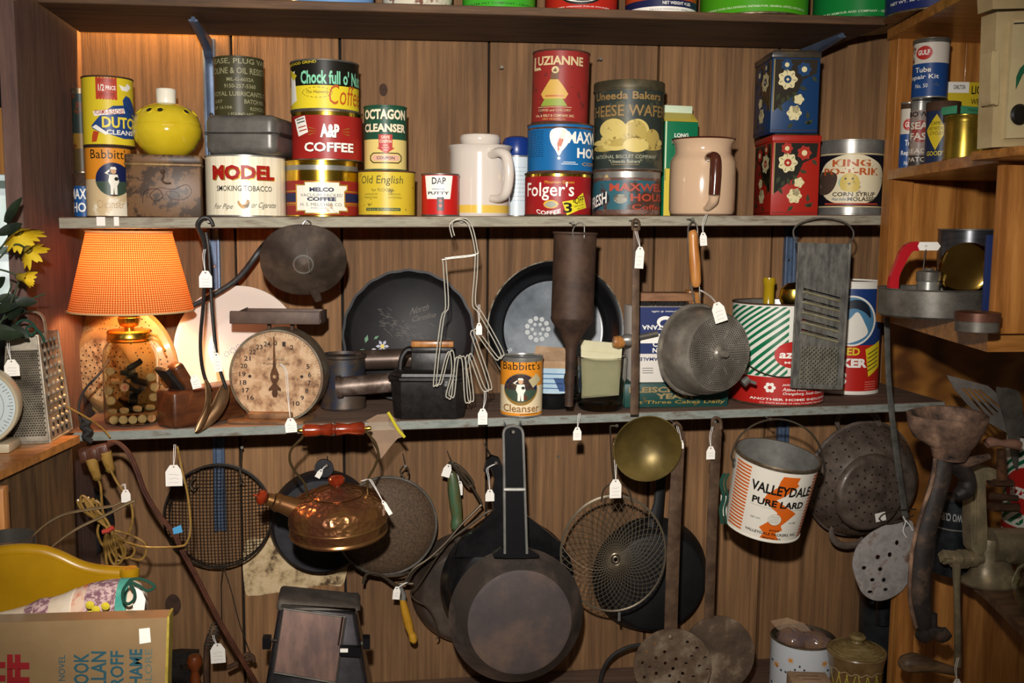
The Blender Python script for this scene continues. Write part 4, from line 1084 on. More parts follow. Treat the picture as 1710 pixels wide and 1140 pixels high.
# ================================================================ perforated strainer basin glowing behind the lamp
TANE = mat('tan_enamel', '#8d6a42', '#a98555', rough=.4, scale=20, coat=.2); TANR = mat('rust_speckled_enamel', '#c9a878', '#6a3c20', rough=.5, scale=70, lo=.4, hi=.68)
t = hung('strainer_bowl', 'wide tan enamel colander lying on its side behind the lamp', 'colander', 192, 612, -.075)
M0 = Matrix.Translation(t.loc) @ axis_to((-.42, -.9, -.08)) @ Matrix.Scale(t.s, 4)
b = MB(); b.lathe([(106, -22), (106, -20), (102, -18), (64, 26), (56, 30), (53, 30, TANR), (0, 30)], TANE, seg=64, M=M0); b.build('bowl', t.o)
b = MB(); b.lathe([(104, -24), (108, -22), (108, -19), (104, -18), (103, -22)], TANE, seg=64, M=M0); b.build('rim', t.o)
b = MB(); HO = paint('#1a0f08', .9)
for k, (rr, n) in enumerate(((7, 5), (16, 10), (25, 15), (34, 20), (43, 26))):
    for i in range(n):
        a = 2 * PI * i / n + k; b.lathe([(0, 30.4), (1.6, 30.4)], HO, seg=8, M=M0 @ Matrix.Translation((rr * math.cos(a), rr * math.sin(a), 0)))
for k, rr in enumerate((68, 75, 82, 89, 96)):
    z = -18 + (102 - rr) * 44 / 38 + .5
    for i in range(16):
        for j in range(-1 + k % 2, 2):
            a = 2 * PI * i / 16 + j * .085 + k * .03
            b.lathe([(0, 0), (1.3, 0)], HO, seg=6, M=M0 @ axis_to((math.cos(a) * .75, math.sin(a) * .75, .65), (rr * math.cos(a), rr * math.sin(a), z)))
b.build('holes', t.o, kind='stuff')
# ================================================================ big white basin
t = hung('wash_basin', 'large white glazed basin with tiny blue sprigs leaning behind the kitchen scale', 'basin', 398, 575, -.07)
rb = 103; zc = S3(t.loc.x) + rb * t.s * .97 + .001
M0 = Matrix.Translation((t.loc.x, -.075, zc)) @ axis_to((-.05, -1, .16)) @ Matrix.Scale(t.s, 4)
WG = mat('warm_white_glaze', '#d9cfc4', rough=.22, coat=.4)
b = MB(); b.lathe([(0, -26), (50, -26), (60, -24), (88, -4), (96, 0), (rb, 3), (rb, 5), (96, 3), (86, -1), (56, -19), (48, -21), (0, -21)], WG, seg=72, M=M0); b.build('bowl', t.o)
b = MB()
for i, (x, y) in enumerate([(-22, -10), (-12, -4), (-2, 2), (6, 6)]):
    for j in range(6): b.lathe([(0, -20.4), (1.2, -20.4)], paint('#7a86a8'), seg=6, M=M0 @ Matrix.Translation((x * 1 + 4 * math.cos(j), y + 4 * math.sin(j), 0)))
b.build('sprigs', t.o)
# ================================================================ wooden bench plane
t = hung('bench_plane', 'dark wooden block plane lying on the shelf beside the jar lamp', 'plane', 300, 738, -.20)
a0 = at(262, 738, -.27); zb = S3(a0.x) + .0006
p0 = Vector((a0.x, -.272, zb)); dirv = Vector((.66, .60, 0)).normalized(); sd = Vector((-dirv.y, dirv.x, 0))
p0 = Vector((at(292, 738, -.272).x, -.272, zb)); 
hl = at(292, 655, -.27).z - zb; wd_ = .055; ln = .145
def blk(u, v, w): return p0 + dirv * u + sd * v + Vector((0, 0, w))
b = MB(); Mp = Matrix.Translation(p0) @ Matrix.Rotation(math.atan2(dirv.y, dirv.x), 4, 'Z')
b.box(0, ln, 0, wd_, 0, hl, DKWOOD, bev=.006, seg=3, M=Mp)
t.o.matrix_world = Mp; b.build('body', t.o)
b = MB(); b.box(-.004, .004, -.018, .018, 0, .085, IRON, bev=.001, M=Mp @ Matrix.Translation((.05, .03, hl - .03)) @ Matrix.Rotation(R(-38), 4, 'Y')); b.build('blade', t.o)
b = MB(); b.box(-.01, .01, -.014, .014, 0, .085, DKWOOD, bev=.006, seg=3, M=Mp @ Matrix.Translation((.066, .03, hl - .03)) @ Matrix.Rotation(R(-32), 4, 'Y')); b.build('wedge', t.o)
# ================================================================ kitchen scale
px_ = at(466, 715, -.20)
t = T('kitchen_scale', 'rusty round-dial kitchen scale with flat platform and price tag, right of the jar lamp', 'scale', (px_.x, -.20, S3(px_.x) + .0004), rz=R(-9))
DIAL = mat('rusted_dial', '#6e4c33', '#bfa07e', '#a5825f', rough=.7, scale=38, lo=.36, hi=.58)
RSC = mat('rust_green_rim', '#5c4330', '#6f6a58', rough=.6, scale=30, metal=.2)
cz = (at(469, 630, -.24).z - t.loc.z) / t.s
b = t.mb(); b.lathe([(0, -26), (76, -26), (77.5, -24, RSC), (77.5, 24), (77, 27), (74, 27.5), (73, 26, DIAL), (0, 26)], RSC, seg=72, M=Matrix.Translation((3, 0, cz)) @ Matrix.Rotation(PI / 2, 4, 'X')); b.build('case', t.o)
DS = Pl((3, -26.2, cz), (1, 0, 0), (0, 0, 1), off=.25)
b = t.mb(); BRN_ = paint('#2a1a12', .7)
for n_ in list(range(0, 11)) + list(range(16, 25)):
    a = R(n_ * 14.4); s_ = str(n_); x = 55 * math.sin(a); y = 55 * math.cos(a); wv_ = 5.5 * len(s_)
    if n_ in (3, 4): continue
    b.text(s_, x - wv_ / 2, x + wv_ / 2, y - 4, y + 4, BRN_, DS, 1, bold=.02)
for i in range(100):
    a = R(i * 3.6); l = 5 if i % 4 == 0 else 2.5
    c_, s_ = math.cos(a), math.sin(a)
    b.ink([((72 - l) * s_ - .3 * c_, (72 - l) * c_ + .3 * s_), ((72 - l) * s_ + .3 * c_, (72 - l) * c_ - .3 * s_), (72 * s_ + .3 * c_, 72 * c_ - .3 * s_), (72 * s_ - .3 * c_, 72 * c_ + .3 * s_)], paint('#4a4238', .7), DS, 1)
b.text('American', -14, 14, 26, 31, BRN_, DS, 1); b.text('Family Scale', -20, 22, 18, 23, BRN_, DS, 1); b.text('will not stay good', -26, 26, -21, -18, BRN_, DS, 1) if False else None
b.lathe([(0, 1), (2.6, 1), (2.6, 0)], BRN_, seg=12, M=Matrix.Translation((-40, -26, cz)) @ Matrix.Rotation(PI / 2, 4, 'X')); b.lathe([(0, 1), (2.6, 1), (2.6, 0)], BRN_, seg=12, M=Matrix.Translation((45, -26, cz)) @ Matrix.Rotation(PI / 2, 4, 'X'))
b.build('dial_marks', t.o)
b = t.mb(); NS = Pl((1, -28, cz), (1, 0, 0), (0, 0, 1))
b.plate([(-.8, 66), (.8, 66), (2.5, 16), (7, 4), (7, -4), (3, -12), (10, -20), (10, -24), (4, -22), (5, -28), (3, -34), (-3, -34), (-5, -28), (-4, -22), (-10, -24), (-10, -20), (-3, -12), (-7, -4), (-7, 4), (-2.5, 16)], RUST, th=.8, surf=NS, holes=[circ(0, 0, 3, 12)]); b.build('needle', t.o)
b = t.mb()
for x in (-13, 25):
    b = t.mb(); b.box(x - 2.5, x + 2.5, -4, 4, cz + 70, cz + 92, RUSTD); b.build('post', t.o)
b = t.mb()
PLT = mat('brown_platform', '#4a3a32', '#5c4a40', rough=.6, metal=.2, scale=30, bump=.1)
zp = cz + 90
b.plate([(-72, -14), (-58, 18 + 14), (64, 32), (72, 24), (76, -14)], PLT, th=4, surf=Pl((2, -14, zp), (1, 0, 0), (0, 1, 0)))
b.box(-70, 76, -30, -27, zp - 4, zp + 17, PLT, bev=2)
b.add([(-70, -30, zp - 4), (-70, -30, zp + 10), (-56, 30, zp + 19), (-56, 30, zp + 2)], [(0, 1, 2, 3)], PLT)
b.box(-58, 70, 28, 31, zp - 4, zp + 17, PLT, bev=1.5); b.box(74, 77, -28, 30, zp - 4, zp + 17, PLT, bev=1.5)
b.build('platform', t.o)
b = t.mb(); RB_ = mat('brown_rusty_base', '#5a3c24', '#84603e', rough=.6, metal=.2, scale=25)
b.box(-44, 30, -34, 30, 3, 16, RB_, bev=4, seg=3); b.plate(spl([(-74, -42), (-40, -50), (40, -50), (52, -40), (50, 30), (-60, 30)], 5, True), RB_, th=4, surf=Pl((0, 0, 0), (1, 0, 0), (0, 1, 0)))
b.lathe([(26, 12), (22, 20), (14, 24), (0, 26)], RB_, seg=24, M=Matrix.Translation((-26, 0, 0))); b.build('base', t.o)
# ================================================================ insect sprayer
px_ = at(574, 697, -.115)
t = T('sprayer', 'old hand sprayer with worn blue tank and rusty horizontal barrel', 'sprayer', (px_.x, -.115, S3(px_.x) + .0004), rz=R(-6))
BW = mat('worn_blue_tin', '#262b3c', '#4a3c30', '#35302c', rough=.5, metal=.3, scale=22, lo=.40, hi=.56)
b = t.mb(); b.lathe([(0, .5), (37, .5), (38, 3), (37, 5), (36, 84), (38, 86), (38, 90), (34, 91), (33, 86), (0, 85)], BW, seg=48); b.build('tank', t.o)
b = t.mb(); SPR = mat('scuffed_tube', '#4a3c34', '#8a7a70', '#5a4a40', rough=.4, metal=.5, scale=18, lo=.4, hi=.66)
b.tube([(-2, -44, 42), (112, -44, 52)], 16, SPR, seg=28); b.tube([(-5, -44, 41.5), (3, -44, 42.5)], 18.5, SPR, seg=28); b.build('barrel', t.o)
b = t.mb(); b.tube([(20, 30, 76), (150, 34, 80)], 17, SPR, seg=24); b.build('pump_tube', t.o)
b = t.mb(); b.tube([(-48, -8, 58), (-34, -8, 60)], [9, 15], RUSTD, seg=16); b.build('cap', t.o)
# ================================================================ black floral tray
BT = mat('black_japanned', '#151314', '#1e1b1c', rough=.4, scale=14, spec=.14)
t = hung('serving_tray', 'round black tray painted with small white and yellow flowers', 'tray', 683, 560, -.05)
M0 = Matrix.Translation((t.loc.x, -.045, S3(t.loc.x) + 109 * t.s * .985 + .001)) @ axis_to((-.02, -1, .17)) @ Matrix.Scale(t.s, 4)
b = MB(); b.lathe([(0, 0), (96, 0), (101, 3), (107, 10), (110, 11), (110, 13), (106, 12.5), (100, 6), (95, 3), (0, 3)], BT, seg=96, M=M0, rfun=lambda a, z: 1 + (.008 * math.cos(20 * a) if z > 6 else 0)); b.build('dish', t.o)
TS = Pl(Vector((0, 0, 0)), (1, 0, 0), (0, 0, 1)); 
def tcall(u, v, o=0): return M0 @ Vector((-u, v, 3 + o))
class FS:
    off = .25; step = 0
    def __init__(s, M, z, fx=1): s.M = M; s.z = z; s.fx = fx
    def pt(s, x, y): return (x, y)
    def __call__(s, u, v, o=0): return s.M @ Vector((u * s.fx, v, s.z + o))
chk = M0.to_3x3() @ Vector((1, 0, 0)); fx = 1 if chk.x > 0 else -1
chy = M0.to_3x3() @ Vector((0, 1, 0)); fy = 1 if chy.z > 0 else -1
class FS2(FS):
    def __call__(s, u, v, o=0):
        r3 = s.M.to_3x3(); ux = r3 @ Vector((1, 0, 0)); uy = r3 @ Vector((0, 1, 0)); uz = r3 @ Vector((0, 0, 1))
        # right and up as seen from the front
        rt = Vector((1, 0, 0)) - uz * uz.x / uz.length_squared; rt.normalize(); upv = Vector((0, 0, 1)) - uz * uz.z / uz.length_squared; upv.normalize()
        k = uz.length
        return s.M.to_translation() + rt * u * k + upv * v * k + uz * (s.z + o)
fs = FS2(M0, 3.1)
b = MB()
LFG = paint('#2c6a3c', .5); PET = paint('#9a9cb0', .5); YC_ = paint('#c9b020', .5); GST = paint('#45392a', .5)
for x, y, a, l in ((-72, -12, 1.3, 14), (-58, -6, .6, 10), (-84, -28, .5, 12), (-62, -34, -.6, 14), (-78, -52, .9, 14), (-48, -26, .2, 10)):
    b.ink([(x, y), (x + l * .5 * math.cos(a + .5), y + l * .5 * math.sin(a + .5)), (x + l * math.cos(a), y + l * math.sin(a)), (x + l * .5 * math.cos(a - .5), y + l * .5 * math.sin(a - .5))], LFG, fs)
for x, y, r in ((-44, -18, 11), (-14, -40, 12), (-42, -44, 9)):
    for i in range(6):
        a = i * PI / 3 + x; b.ink([(x, y), (x + r * .7 * math.cos(a + .35), y + r * .7 * math.sin(a + .35)), (x + r * math.cos(a), y + r * math.sin(a)), (x + r * .7 * math.cos(a - .35), y + r * .7 * math.sin(a - .35))], PET, fs)
    b.disc(x, y, r * .3, YC_, fs, 3)
for x, y in ((-58, -26), (-54, -44)): b.disc(x, y, 5, paint('#cfcfd8'), fs, 2, ry=4.4)
rnd = random.Random(4)
for i in range(110):
    u = rnd.random(); x = -50 + u * 110 + rnd.uniform(-8, 8); y = 28 - u * 55 + rnd.gauss(0, 10); l = rnd.uniform(4, 12); a = -.45 + rnd.uniform(-.5, .4)
    if x * x + y * y > 7000: continue
    b.ink([(x, y), (x + l * math.cos(a), y + l * math.sin(a)), (x + l * math.cos(a), y + l * math.sin(a) + .6), (x, y + .6)], GST, fs)
b.text('North', 4, 34, 38, 50, GST, fs, 1, shear=.4, slope=8); b.text('Carolina', 6, 46, 26, 36, GST, fs, 1, shear=.4, slope=8)
b.build('painted_flowers', t.o)
# ================================================================ dark enamel pan
t = hung('enamel_pan', 'large black-rimmed enamel pan with grey worn bottom, leaning behind the funnel', 'pan', 925, 545, -.05)
M0 = Matrix.Translation((t.loc.x, -.07, S3(t.loc.x) + 113 * t.s * .985 + .001)) @ axis_to((-.02, -1, .13)) @ Matrix.Scale(t.s, 4)
EB = mat('black_enamel', '#0e0e10', rough=.25, coat=.12); EG = mat('grey_worn_enamel', '#535960', '#8c9298', '#6c737a', rough=.4, scale=9, lo=.35, hi=.65)
ERM = mat('chipped_enamel_edge', '#b5ad98', '#4a3e30', rough=.5, scale=60)
b = MB(); b.lathe([(0, -34), (84, -34), (92, -30), (108, 0), (114, 2, ERM), (115, 4), (113, 6, EB), (107, 4), (104, 2), (86, -28), (83, -29, EG), (0, -29)], EB, seg=96, M=M0); b.build('dish', t.o)
fs = FS2(M0, -28.8); b = MB(); ED = mat('bare_enamel_flower', '#b5b8b8', rough=.4)
for rr, n in ((18, 11), (9, 6)):
    for i in range(n):
        a = 2 * PI * i / n; b.disc(-26 + rr * math.cos(a), 2 + rr * math.sin(a), 4.2 if rr > 10 else 3, ED, fs, 1, n=10)
for x, y, r in ((-78, -36, 4), (-72, -32, 2.6)): b.disc(x, y, r, ED, fs, 1, r2=r * .6, n=14)
b.build('worn_marks', t.o)
# ================================================================ charcoal iron
px_ = at(718, 713, -.235)
t = T('charcoal_iron', 'heavy black charcoal iron with handle, in front of the black floral tray', 'iron', (px_.x, -.225, S3(px_.x) + .0004), rz=R(-7))
b = t.mb()
def lofted(b, secs, m):
    vs = []; n = len(secs[0][0])
    for pts, z in secs: vs += [(x, y, z) for x, y in pts]
    fs = [[k * n + i, k * n + (i + 1) % n, (k + 1) * n + (i + 1) % n, (k + 1) * n + i] for k in range(len(secs) - 1) for i in range(n)]
    fs += [list(range(n))[::-1], [(len(secs) - 1) * n + i for i in range(n)]]
    b.add(vs, fs, m)
def oct_(w, d, c): return [(-w + c, -d), (w - c, -d), (w, -d + c), (w, d - c), (w - c, d), (-w + c, d), (-w, d - c), (-w, -d + c)]
lofted(b, [(oct_(56, 30, 12), 0), (oct_(58, 32, 14), 3), (oct_(63, 36, 18), 62), (oct_(67, 40, 20), 65), (oct_(67, 40, 20), 69), (oct_(63, 36, 18), 70)], IRON); b.build('body', t.o)
b = t.mb(); lofted(b, [(oct_(62, 35, 18), 70.5), (oct_(60, 34, 17), 75), (oct_(50, 28, 14), 79)], IRON)
b.lathe([(0, 4), (5, 3), (6, 0)], IRON, seg=12, M=Matrix.Translation((28, -40, 56)) @ Matrix.Rotation(PI / 2, 4, 'X')); b.box(24, 34, -42, -34, 34, 66, IRON, bev=2); b.build('lid', t.o)
b = t.mb(); b.tube([(-48, 0, 76), (-46, 0, 96), (-38, 0, 110), (-30, 0, 112)], 5, IRON, seg=8, flat=2, nrm=(0, 1, 0), smooth=4)
b.box(-30, 36, -8, 8, 74, 107, IRON, bev=2); b.build('bracket', t.o)
b = t.mb(); b.box(-30, 40, -11, 11, 107, 116, IRON, bev=2); b.box(-30, 40, -10, 10, 116, 126, WOODT, bev=2); b.build('handle', t.o)
# ================================================================ second cleanser can
c = Can('cleanser_can', 'orange and cream cleanser can with round blue badge on the middle shelf', 'can', 870, 598, 708, 70, -.235, S3)
# top edge of this can is below eye level, so take its height from the far rim
c.wall([(700, ORG), (650, litho('#dcc9a4', '#a8804a', .72)), (606, ORG)], rim=TIN)
c.disc(869, 656, 27, litho('#8a6a30', amt=.75), ry=30, n=40); babbitt(c, 869, 654, .96)
c.t("Babbitt's", 841, 899, 605, 620, BLACKP, .0, lv=3).t('Cleanser', 842, 898, 684, 698, paint('#8a6238'), .015, lv=3)
c.ink([(881, 639), (893, 627), (900, 639), (888, 653)], paint('#b5a880'), lv=5); c.ink([(868, 702), (896, 700), (896, 701), (868, 703)], BLACKP, lv=3).done(); c.lid(TIN)
# ================================================================ dark dish, small cardboard box
px_ = at(921, 694, -.17)
t = T('baking_dish', 'low glossy black dish between the cleanser can and the glass mug', 'dish', (px_.x, -.165, S3(px_.x) + .0004))
b = t.mb(); b.lathe([(0, 0), (38, 0), (41, 6), (43, 24), (45, 26), (43, 27), (41, 24), (38, 6), (0, 4)], EB, seg=56); b.build('dish', t.o)
CARD = mat('old_cardboard', '#9a7c5c', '#b5977a', rough=.85, scale=20)
a = at(925, 676, -.17)
t2 = T('small_box', 'small open cardboard box with pale blue label standing in the black dish', 'box', (t.loc.x, -.165, t.loc.z + 5 * t.s), rz=R(-14))
b = t2.mb(); b.box(-32, 32, -17, 17, 0, 72, CARD, bev=.8); 
LS = Pl((0, -17, 0), (1, 0, 0), (0, 0, 1))
b.ink([(-26, 18), (30, 18), (30, 60), (-26, 60)], mat('pale_blue_label', '#9fb9c9', '#b9cdd6', rough=.8, scale=20), LS)
for y in (26, 34, 42, 50): b.ink([(-20, y), (14 + y * .2, y), (14 + y * .2, y + 1.6), (-20, y + 1.6)], paint('#2c5a8a', .7), LS, 2)
b.ink([(26, 44), (4, 44), (14, 22), (24, 22)], paint('#2c4a7a', .7), LS, 2); b.build('body', t2.o)
b = t2.mb(); b.add([(-32, -17, 72), (32, -17, 72), (20, -28, 92), (-40, -25, 82), (-32, 17, 72), (32, 17, 72), (42, 26, 88), (-28, 26, 92)], [(0, 1, 2, 3), (4, 5, 6, 7)], CARD); b.build('flaps', t2.o)
# ================================================================ glass mug with paper
px_ = at(1003, 703, -.215)
t = T('glass_mug', 'clear glass mug holding a folded yellow-green paper', 'mug', (px_.x, -.212, S3(px_.x) + .0004))
GL_ = mat('mug_glass', '#f2f4ee', rough=.02, trans=1, ior=1.3)
b = t.mb(); b.lathe([(0, 0), (34, 0), (37, 3), (39, 10), (42, 78), (42.5, 88), (41, 89), (40, 80), (37, 12), (0, 8)], GL_, seg=56); b.build('cup', t.o)
b = t.mb(); b.tube([(-38, -8, 66), (-50, -14, 66), (-57, -16, 54), (-54, -14, 34), (-44, -12, 22), (-36, -8, 20)], 4.2, GL_, seg=12, smooth=6); b.build('handle', t.o)
b = MB(t.M); PAP = mat('yellow_green_paper', '#bdb694', '#cdc6a4', rough=.85, scale=12)
b.plate([(-32, 14), (30, 20), (34, 106), (-36, 112), (-30, 64)], PAP, th=1.2, surf=Pl((0, 2, 4), (1, .1, 0), (0, -.06, 1)))
b.plate([(-30, 18), (27, 24), (30, 90), (-34, 94)], PAP, th=1.2, surf=Pl((0, -5, 4), (1, .1, 0), (0, -.06, 1)))
o = b.build('folded_paper'); tag_(o, 'folded yellow-green paper sheet standing in the glass mug', 'paper')
# ================================================================ yeast crate, blue and white box, brush and a knobbed tool
yc = Box('yeast_tin', 'dark green tin box with gold lettering under the strainer, at the shelf front', 'box', 1043, 1214, 640, 696, -.225, .12, S3, rz=R(-2))
YG = litho('#18403a', '#5a4a28', .64)
yc.b.box(-yc.w / 2, yc.w / 2, 0, yc.d, 0, yc.h, YG, bev=2); YT = paint('#8f7a50', .5); YO = paint('#9a7a30', .5)
yc.t("FLEISCHMANN'S", 1050, 1208, 647, 661, YT, .04).t('YEAST', 1094, 1160, 663, 676, YT, .05).t('Eat Three Cakes Daily', 1052, 1208, 679, 689, YO, .01, shear=.2).done()
nb = Box('coffee_carton', 'upside-down navy and white coffee box standing on the green tin', 'box', 1056, 1180, 513, 641, -.215, .075, yc.ztop + .0006, rz=R(-2))
NV = paint('#1c2a5c', .45); nb.b.box(-nb.w / 2, nb.w / 2, 0, nb.d, 0, nb.h, paint('#d6cec4', .6), bev=1)
nb.rect(1056, 1180, 513, 592, NV).rect(1068, 1180, 558, 574, WHITE, lv=2)
# upside-down print: the text is turned by half a turn
def upside(bx_, txt, x0, x1, y0, y1, m, bold=.02):
    sf = Pl(bx_.sf.o, -bx_.sf.ux, -bx_.sf.uy); sf.n = bx_.sf.n; f = bx_.sf
    sf.pt = lambda x, y: tuple(-q for q in f.pt(x, y))
    bx_.b.text(txt, x1, x0, y1, y0, m, sf, 3, bold=bold) if False else bx_.b.text(txt, x1, x0, y0, y1, m, sf, 3, bold=bold)
upside(nb, 'macinato espresso di caffe', 1085, 1160, 518, 522, WHITE, 0); upside(nb, 'CAFE NAPOLETANA', 1070, 1178, 543, 551, WHITE); nb.disc(1108, 538, 14, WHITE, lv=2, ry=10).disc(1108, 540, 9, NV, lv=3, ry=6)
nb.t('C', 1088, 1096, 571, 580, WHITE, .03, lv=4).t('N', 1088, 1096, 582, 590, WHITE, .03, lv=4); upside(nb, 'NAMALED', 1060, 1104, 598, 604, NV, .02)
for y in (616, 620, 624): nb.rect(1072, 1090, y, y + 1, paint('#555'), lv=2)
nb.done()
bp_ = nb.loc + Vector((0, 0, 0))
t = T('scrub_brush', 'wooden scrub brush with worn brown back lying on the navy box', 'brush', (at(1113, 500, -.185).x, -.178, nb.ztop + .0006), rz=R(-3))
b = t.mb(); b.box(-46, 46, -18, 18, 8, 22, mat('worn_brush_wood', '#6a452a', '#8a6242', rough=.7, scale=16, st=(1, 4, 4)), bev=2); b.box(36, 58, -14, 14, 4, 26, WOODT, bev=2); b.build('back', t.o)
b = t.mb(); rnd = random.Random(2)
for i in range(300): 
    x, y = rnd.uniform(-44, 44), rnd.uniform(-16, 16); b.tube([(x, y, 9), (x + rnd.uniform(-1, 1), y + rnd.uniform(-1.5, 1.5), 0)], .5, IRONM, seg=3)
b.build('bristles', t.o, kind='stuff')
t = hung('rotary_tool', 'wood-knobbed metal crank rod lying crosswise behind the flat strap handle', 'tool', 1060, 566, -.235)
b = MB(); wt(b, [(1052, 566), (1098, 556)], -.235, 4.5, TIND, seg=12); b.build('rod', t.o)
b = MB(); b.lathe([(0, -10), (7, -9), (10, -3), (10, 4), (6, 9), (0, 10)], TIN, seg=24, M=Matrix.Translation(at(1048, 567, -.235)) @ axis_to((1, 0, 0)) @ Matrix.Scale(t.s, 4)); b.build('ferrule', t.o)
b = MB(); b.lathe([(0, -10), (9, -9), (11, 0), (8, 9), (0, 10)], WOODT, seg=24, M=Matrix.Translation(at(1033, 571, -.235)) @ axis_to((1, 0, -.1)) @ Matrix.Scale(t.s, 4)); b.build('knob', t.o)
# ================================================================ striped meat can, canister, grater, strainer
az = Can('lard_can', 'large can with green diagonal stripes over red, holding utensils, behind the flat grater', 'can', 1295, 508, 683, 152, -.172, S3)
AW = litho('#e2dfd2', amt=.82); AR = litho('#b0201a', amt=.8); AG = paint('#0d6a44', .35)
az.wall([(633, AR), (511, AW)], rim=RUSTD, open_=True, inner=TIN)
for k in range(-9, 14):
    x = 1210 + k * 12.5 
    # slanting stripes cut to the left panel
    pts = []
    x0, x1, y0, y1 = 1221, 1311, 513, 632
    def cl(xa): # line x = xa + (y1 - y)
        return [(xa, y1), (xa + 6.2, y1), (xa + 6.2 + (y1 - y0) * .98, y0), (xa + (y1 - y0) * .98, y0)]
    p = cl(x)
    # clip by x
    def clip(p, ax, lim, keep):
        out = []
        for i in range(len(p)):
            a_, b_ = p[i], p[(i + 1) % len(p)]
            ia, ib = keep(a_[ax]), keep(b_[ax])
            if ia: out.append(a_)
            if ia != ib:
                u = (lim - a_[ax]) / (b_[ax] - a_[ax]); out.append((a_[0] + u * (b_[0] - a_[0]), a_[1] + u * (b_[1] - a_[1])))
        return out
    p = clip(p, 0, x0, lambda v: v >= x0)
    if len(p) > 2: p = clip(p, 0, x1, lambda v: v <= x1)
    if len(p) > 2: az.ink(p, AG)
az.disc(1322, 594, 32, paint('#b8201a', .35), ry=23, lv=2, n=36).t('azalea', 1298, 1350, 586, 600, WHITE, .03, lv=3, shear=.2).t('MEATS', 1306, 1340, 605, 609, WHITE, .02, lv=3)
az.t('LARD', 1316, 1366, 614, 631, AG, .04, lv=2).disc(1330, 545, 12, paint('#b8201a', .35), ry=14)
for i in range(6):
    a = PI * i / 3; az.disc(1285 + 6 * math.cos(a), 651 + 6 * math.sin(a), 3.2, WHITE, n=12)
az.t('packed by', 1305, 1325, 643, 648, WHITE, .01, shear=.3).t('Azalea Meats Inc.', 1305, 1352, 650, 656, WHITE, .01, shear=.3).t('Orangeburg, South Carolina', 1305, 1366, 658, 664, WHITE, .01, shear=.3)
az.t('ANOTHER HOME INDUSTRY', 1254, 1372, 669, 673, WHITE, .02).t('S.C. STATE BOARD OF HEALTH INSPECTED AND PASSED', 1270, 1372, 676, 678.5, WHITE).done()
b = az.mb(); zz = az.h
hp = [(-76, 0, 70), (-80, -10, 50)]
b.tube([(78, -14, zz * .66), (84, -40, zz * .5), (60, -72, zz * .36), (0, -84, zz * .3), (-50, -70, zz * .42), (-77, -12, zz * .66)], 1.2, WIRED, smooth=8, seg=6); b.build('bail_handle', az.o)
YGL = mat('amber_bottle', '#a88a18', rough=.15, coat=.4)
t = T('bottle', 'amber bottle neck poking out of the striped can', 'bottle', Vector((at(1287, 500, -.15).x, -.14, az.loc.z + .004)), rz=0)
b = t.mb(); zz = az.h; b.lathe([(0, 0), (14, 0), (14, zz - 30), (9, zz - 10), (9, zz + 18), (11, zz + 22), (10, zz + 31), (0, zz + 31)], YGL, seg=24); b.build('glass', t.o)
t = T('brass_ladle', 'round brassy ladle standing inside the striped can', 'ladle', Vector((at(1326, 500, -.17).x, -.17, az.loc.z + .004)), rz=0)
b = t.mb(); b.lathe([(0, zz + 27), (12, zz + 25), (22, zz + 16), (25, zz + 2), (20, zz - 10), (8, zz - 18), (0, zz - 20)], BRASSL, seg=32); b.build('bowl', t.o)
b = t.mb(); b.tube([(0, 0, 3), (0, 0, zz - 14)], 3, BRASSL); b.build('handle', t.o)
q = Can('oats_canister', 'blue and red cardboard canister with white lettering behind the flat grater', 'canister', 1408, 470, 658, 108, -.095, S3)
QB = paint('#16356e', .45); QR = litho('#b02018', amt=.82); QW = paint('#e2dcd0', .5)
q.wall([(652, QW), (575, QR), (482, QB), (471, QW)], rim=QW)
q.disc(1416, 535, 36, QW, ry=42, n=40).disc(1416, 535, 33, paint('#4a7a9a', .5), ry=39, lv=2, n=40).ink(spl([(1392, 560), (1396, 540), (1412, 532), (1424, 520), (1436, 540), (1440, 556), (1424, 568), (1404, 572)], 4, True), QW, lv=3).ink(spl([(1400, 520), (1408, 504), (1426, 500), (1440, 510), (1444, 530), (1434, 520), (1418, 514)], 4, True), paint('#141c2a', .5), lv=3)
q.t('UNED', 1386, 1430, 579, 592, paint('#d8c020', .5), .03, lv=4).t('QUAKER', 1362, 1441, 597, 615, WHITE, .05, lv=4).t('OATS', 1362, 1412, 621, 641, WHITE, .05, lv=4).t('NATURAL', 1372, 1411, 646, 651, paint('#d8c020', .5), .01, lv=4)
q.ink([(1438, 582), (1458, 568), (1459, 612), (1444, 628)], paint('#d8c020', .5), lv=4)
for i in range(5): q.ink([(1442, 589 + i * 7), (1456, 579 + i * 7), (1456, 581 + i * 7), (1442, 591 + i * 7)], paint('#4a3a10', .5), lv=5)
for i in range(4): q.rect(1440, 1456, 636 + i * 4, 637.5 + i * 4, paint('#d86a5a', .5))
q.done(); q.lid(QW)
# flat grater hung from the shelf edge
GT = mat('grater_tin', '#5a5853', '#85827a', rough=.42, metal=.4, scale=30, st=(3, 1, 1))
Yg = -.285
t = hung('flat_grater', 'flat grey metal grater with slots and wire loop, hanging before the striped can', 'grater', 1372, 640, Yg)
b = MB()
gc = [at(1334, 405, Yg), at(1420, 407, Yg), at(1405, 649, Yg), at(1321, 646, Yg)]
def lerp(a, c, u): return a + (c - a) * u
def gp(u, v, o=0): return lerp(lerp(gc[3], gc[2], u), lerp(gc[0], gc[1], u), v) + Vector((0, -o, 0))
class GS:
    off = .0002; step = 0
    def pt(s, x, y): return (x, y)
    def __call__(s, u, v, o=0): return gp(u, v, o)
slots = []
for i in range(5):
    v = 1 - (483 + i * 17 - 405) / 242
    slots.append([(.14, v + .014), (.86, v - .044), (.86, v - .070), (.14, v - .012)])
b.plate([(0, 0), (1, 0), (1, 1), (0, 1)], GT, th=.0008, surf=GS(), holes=slots)
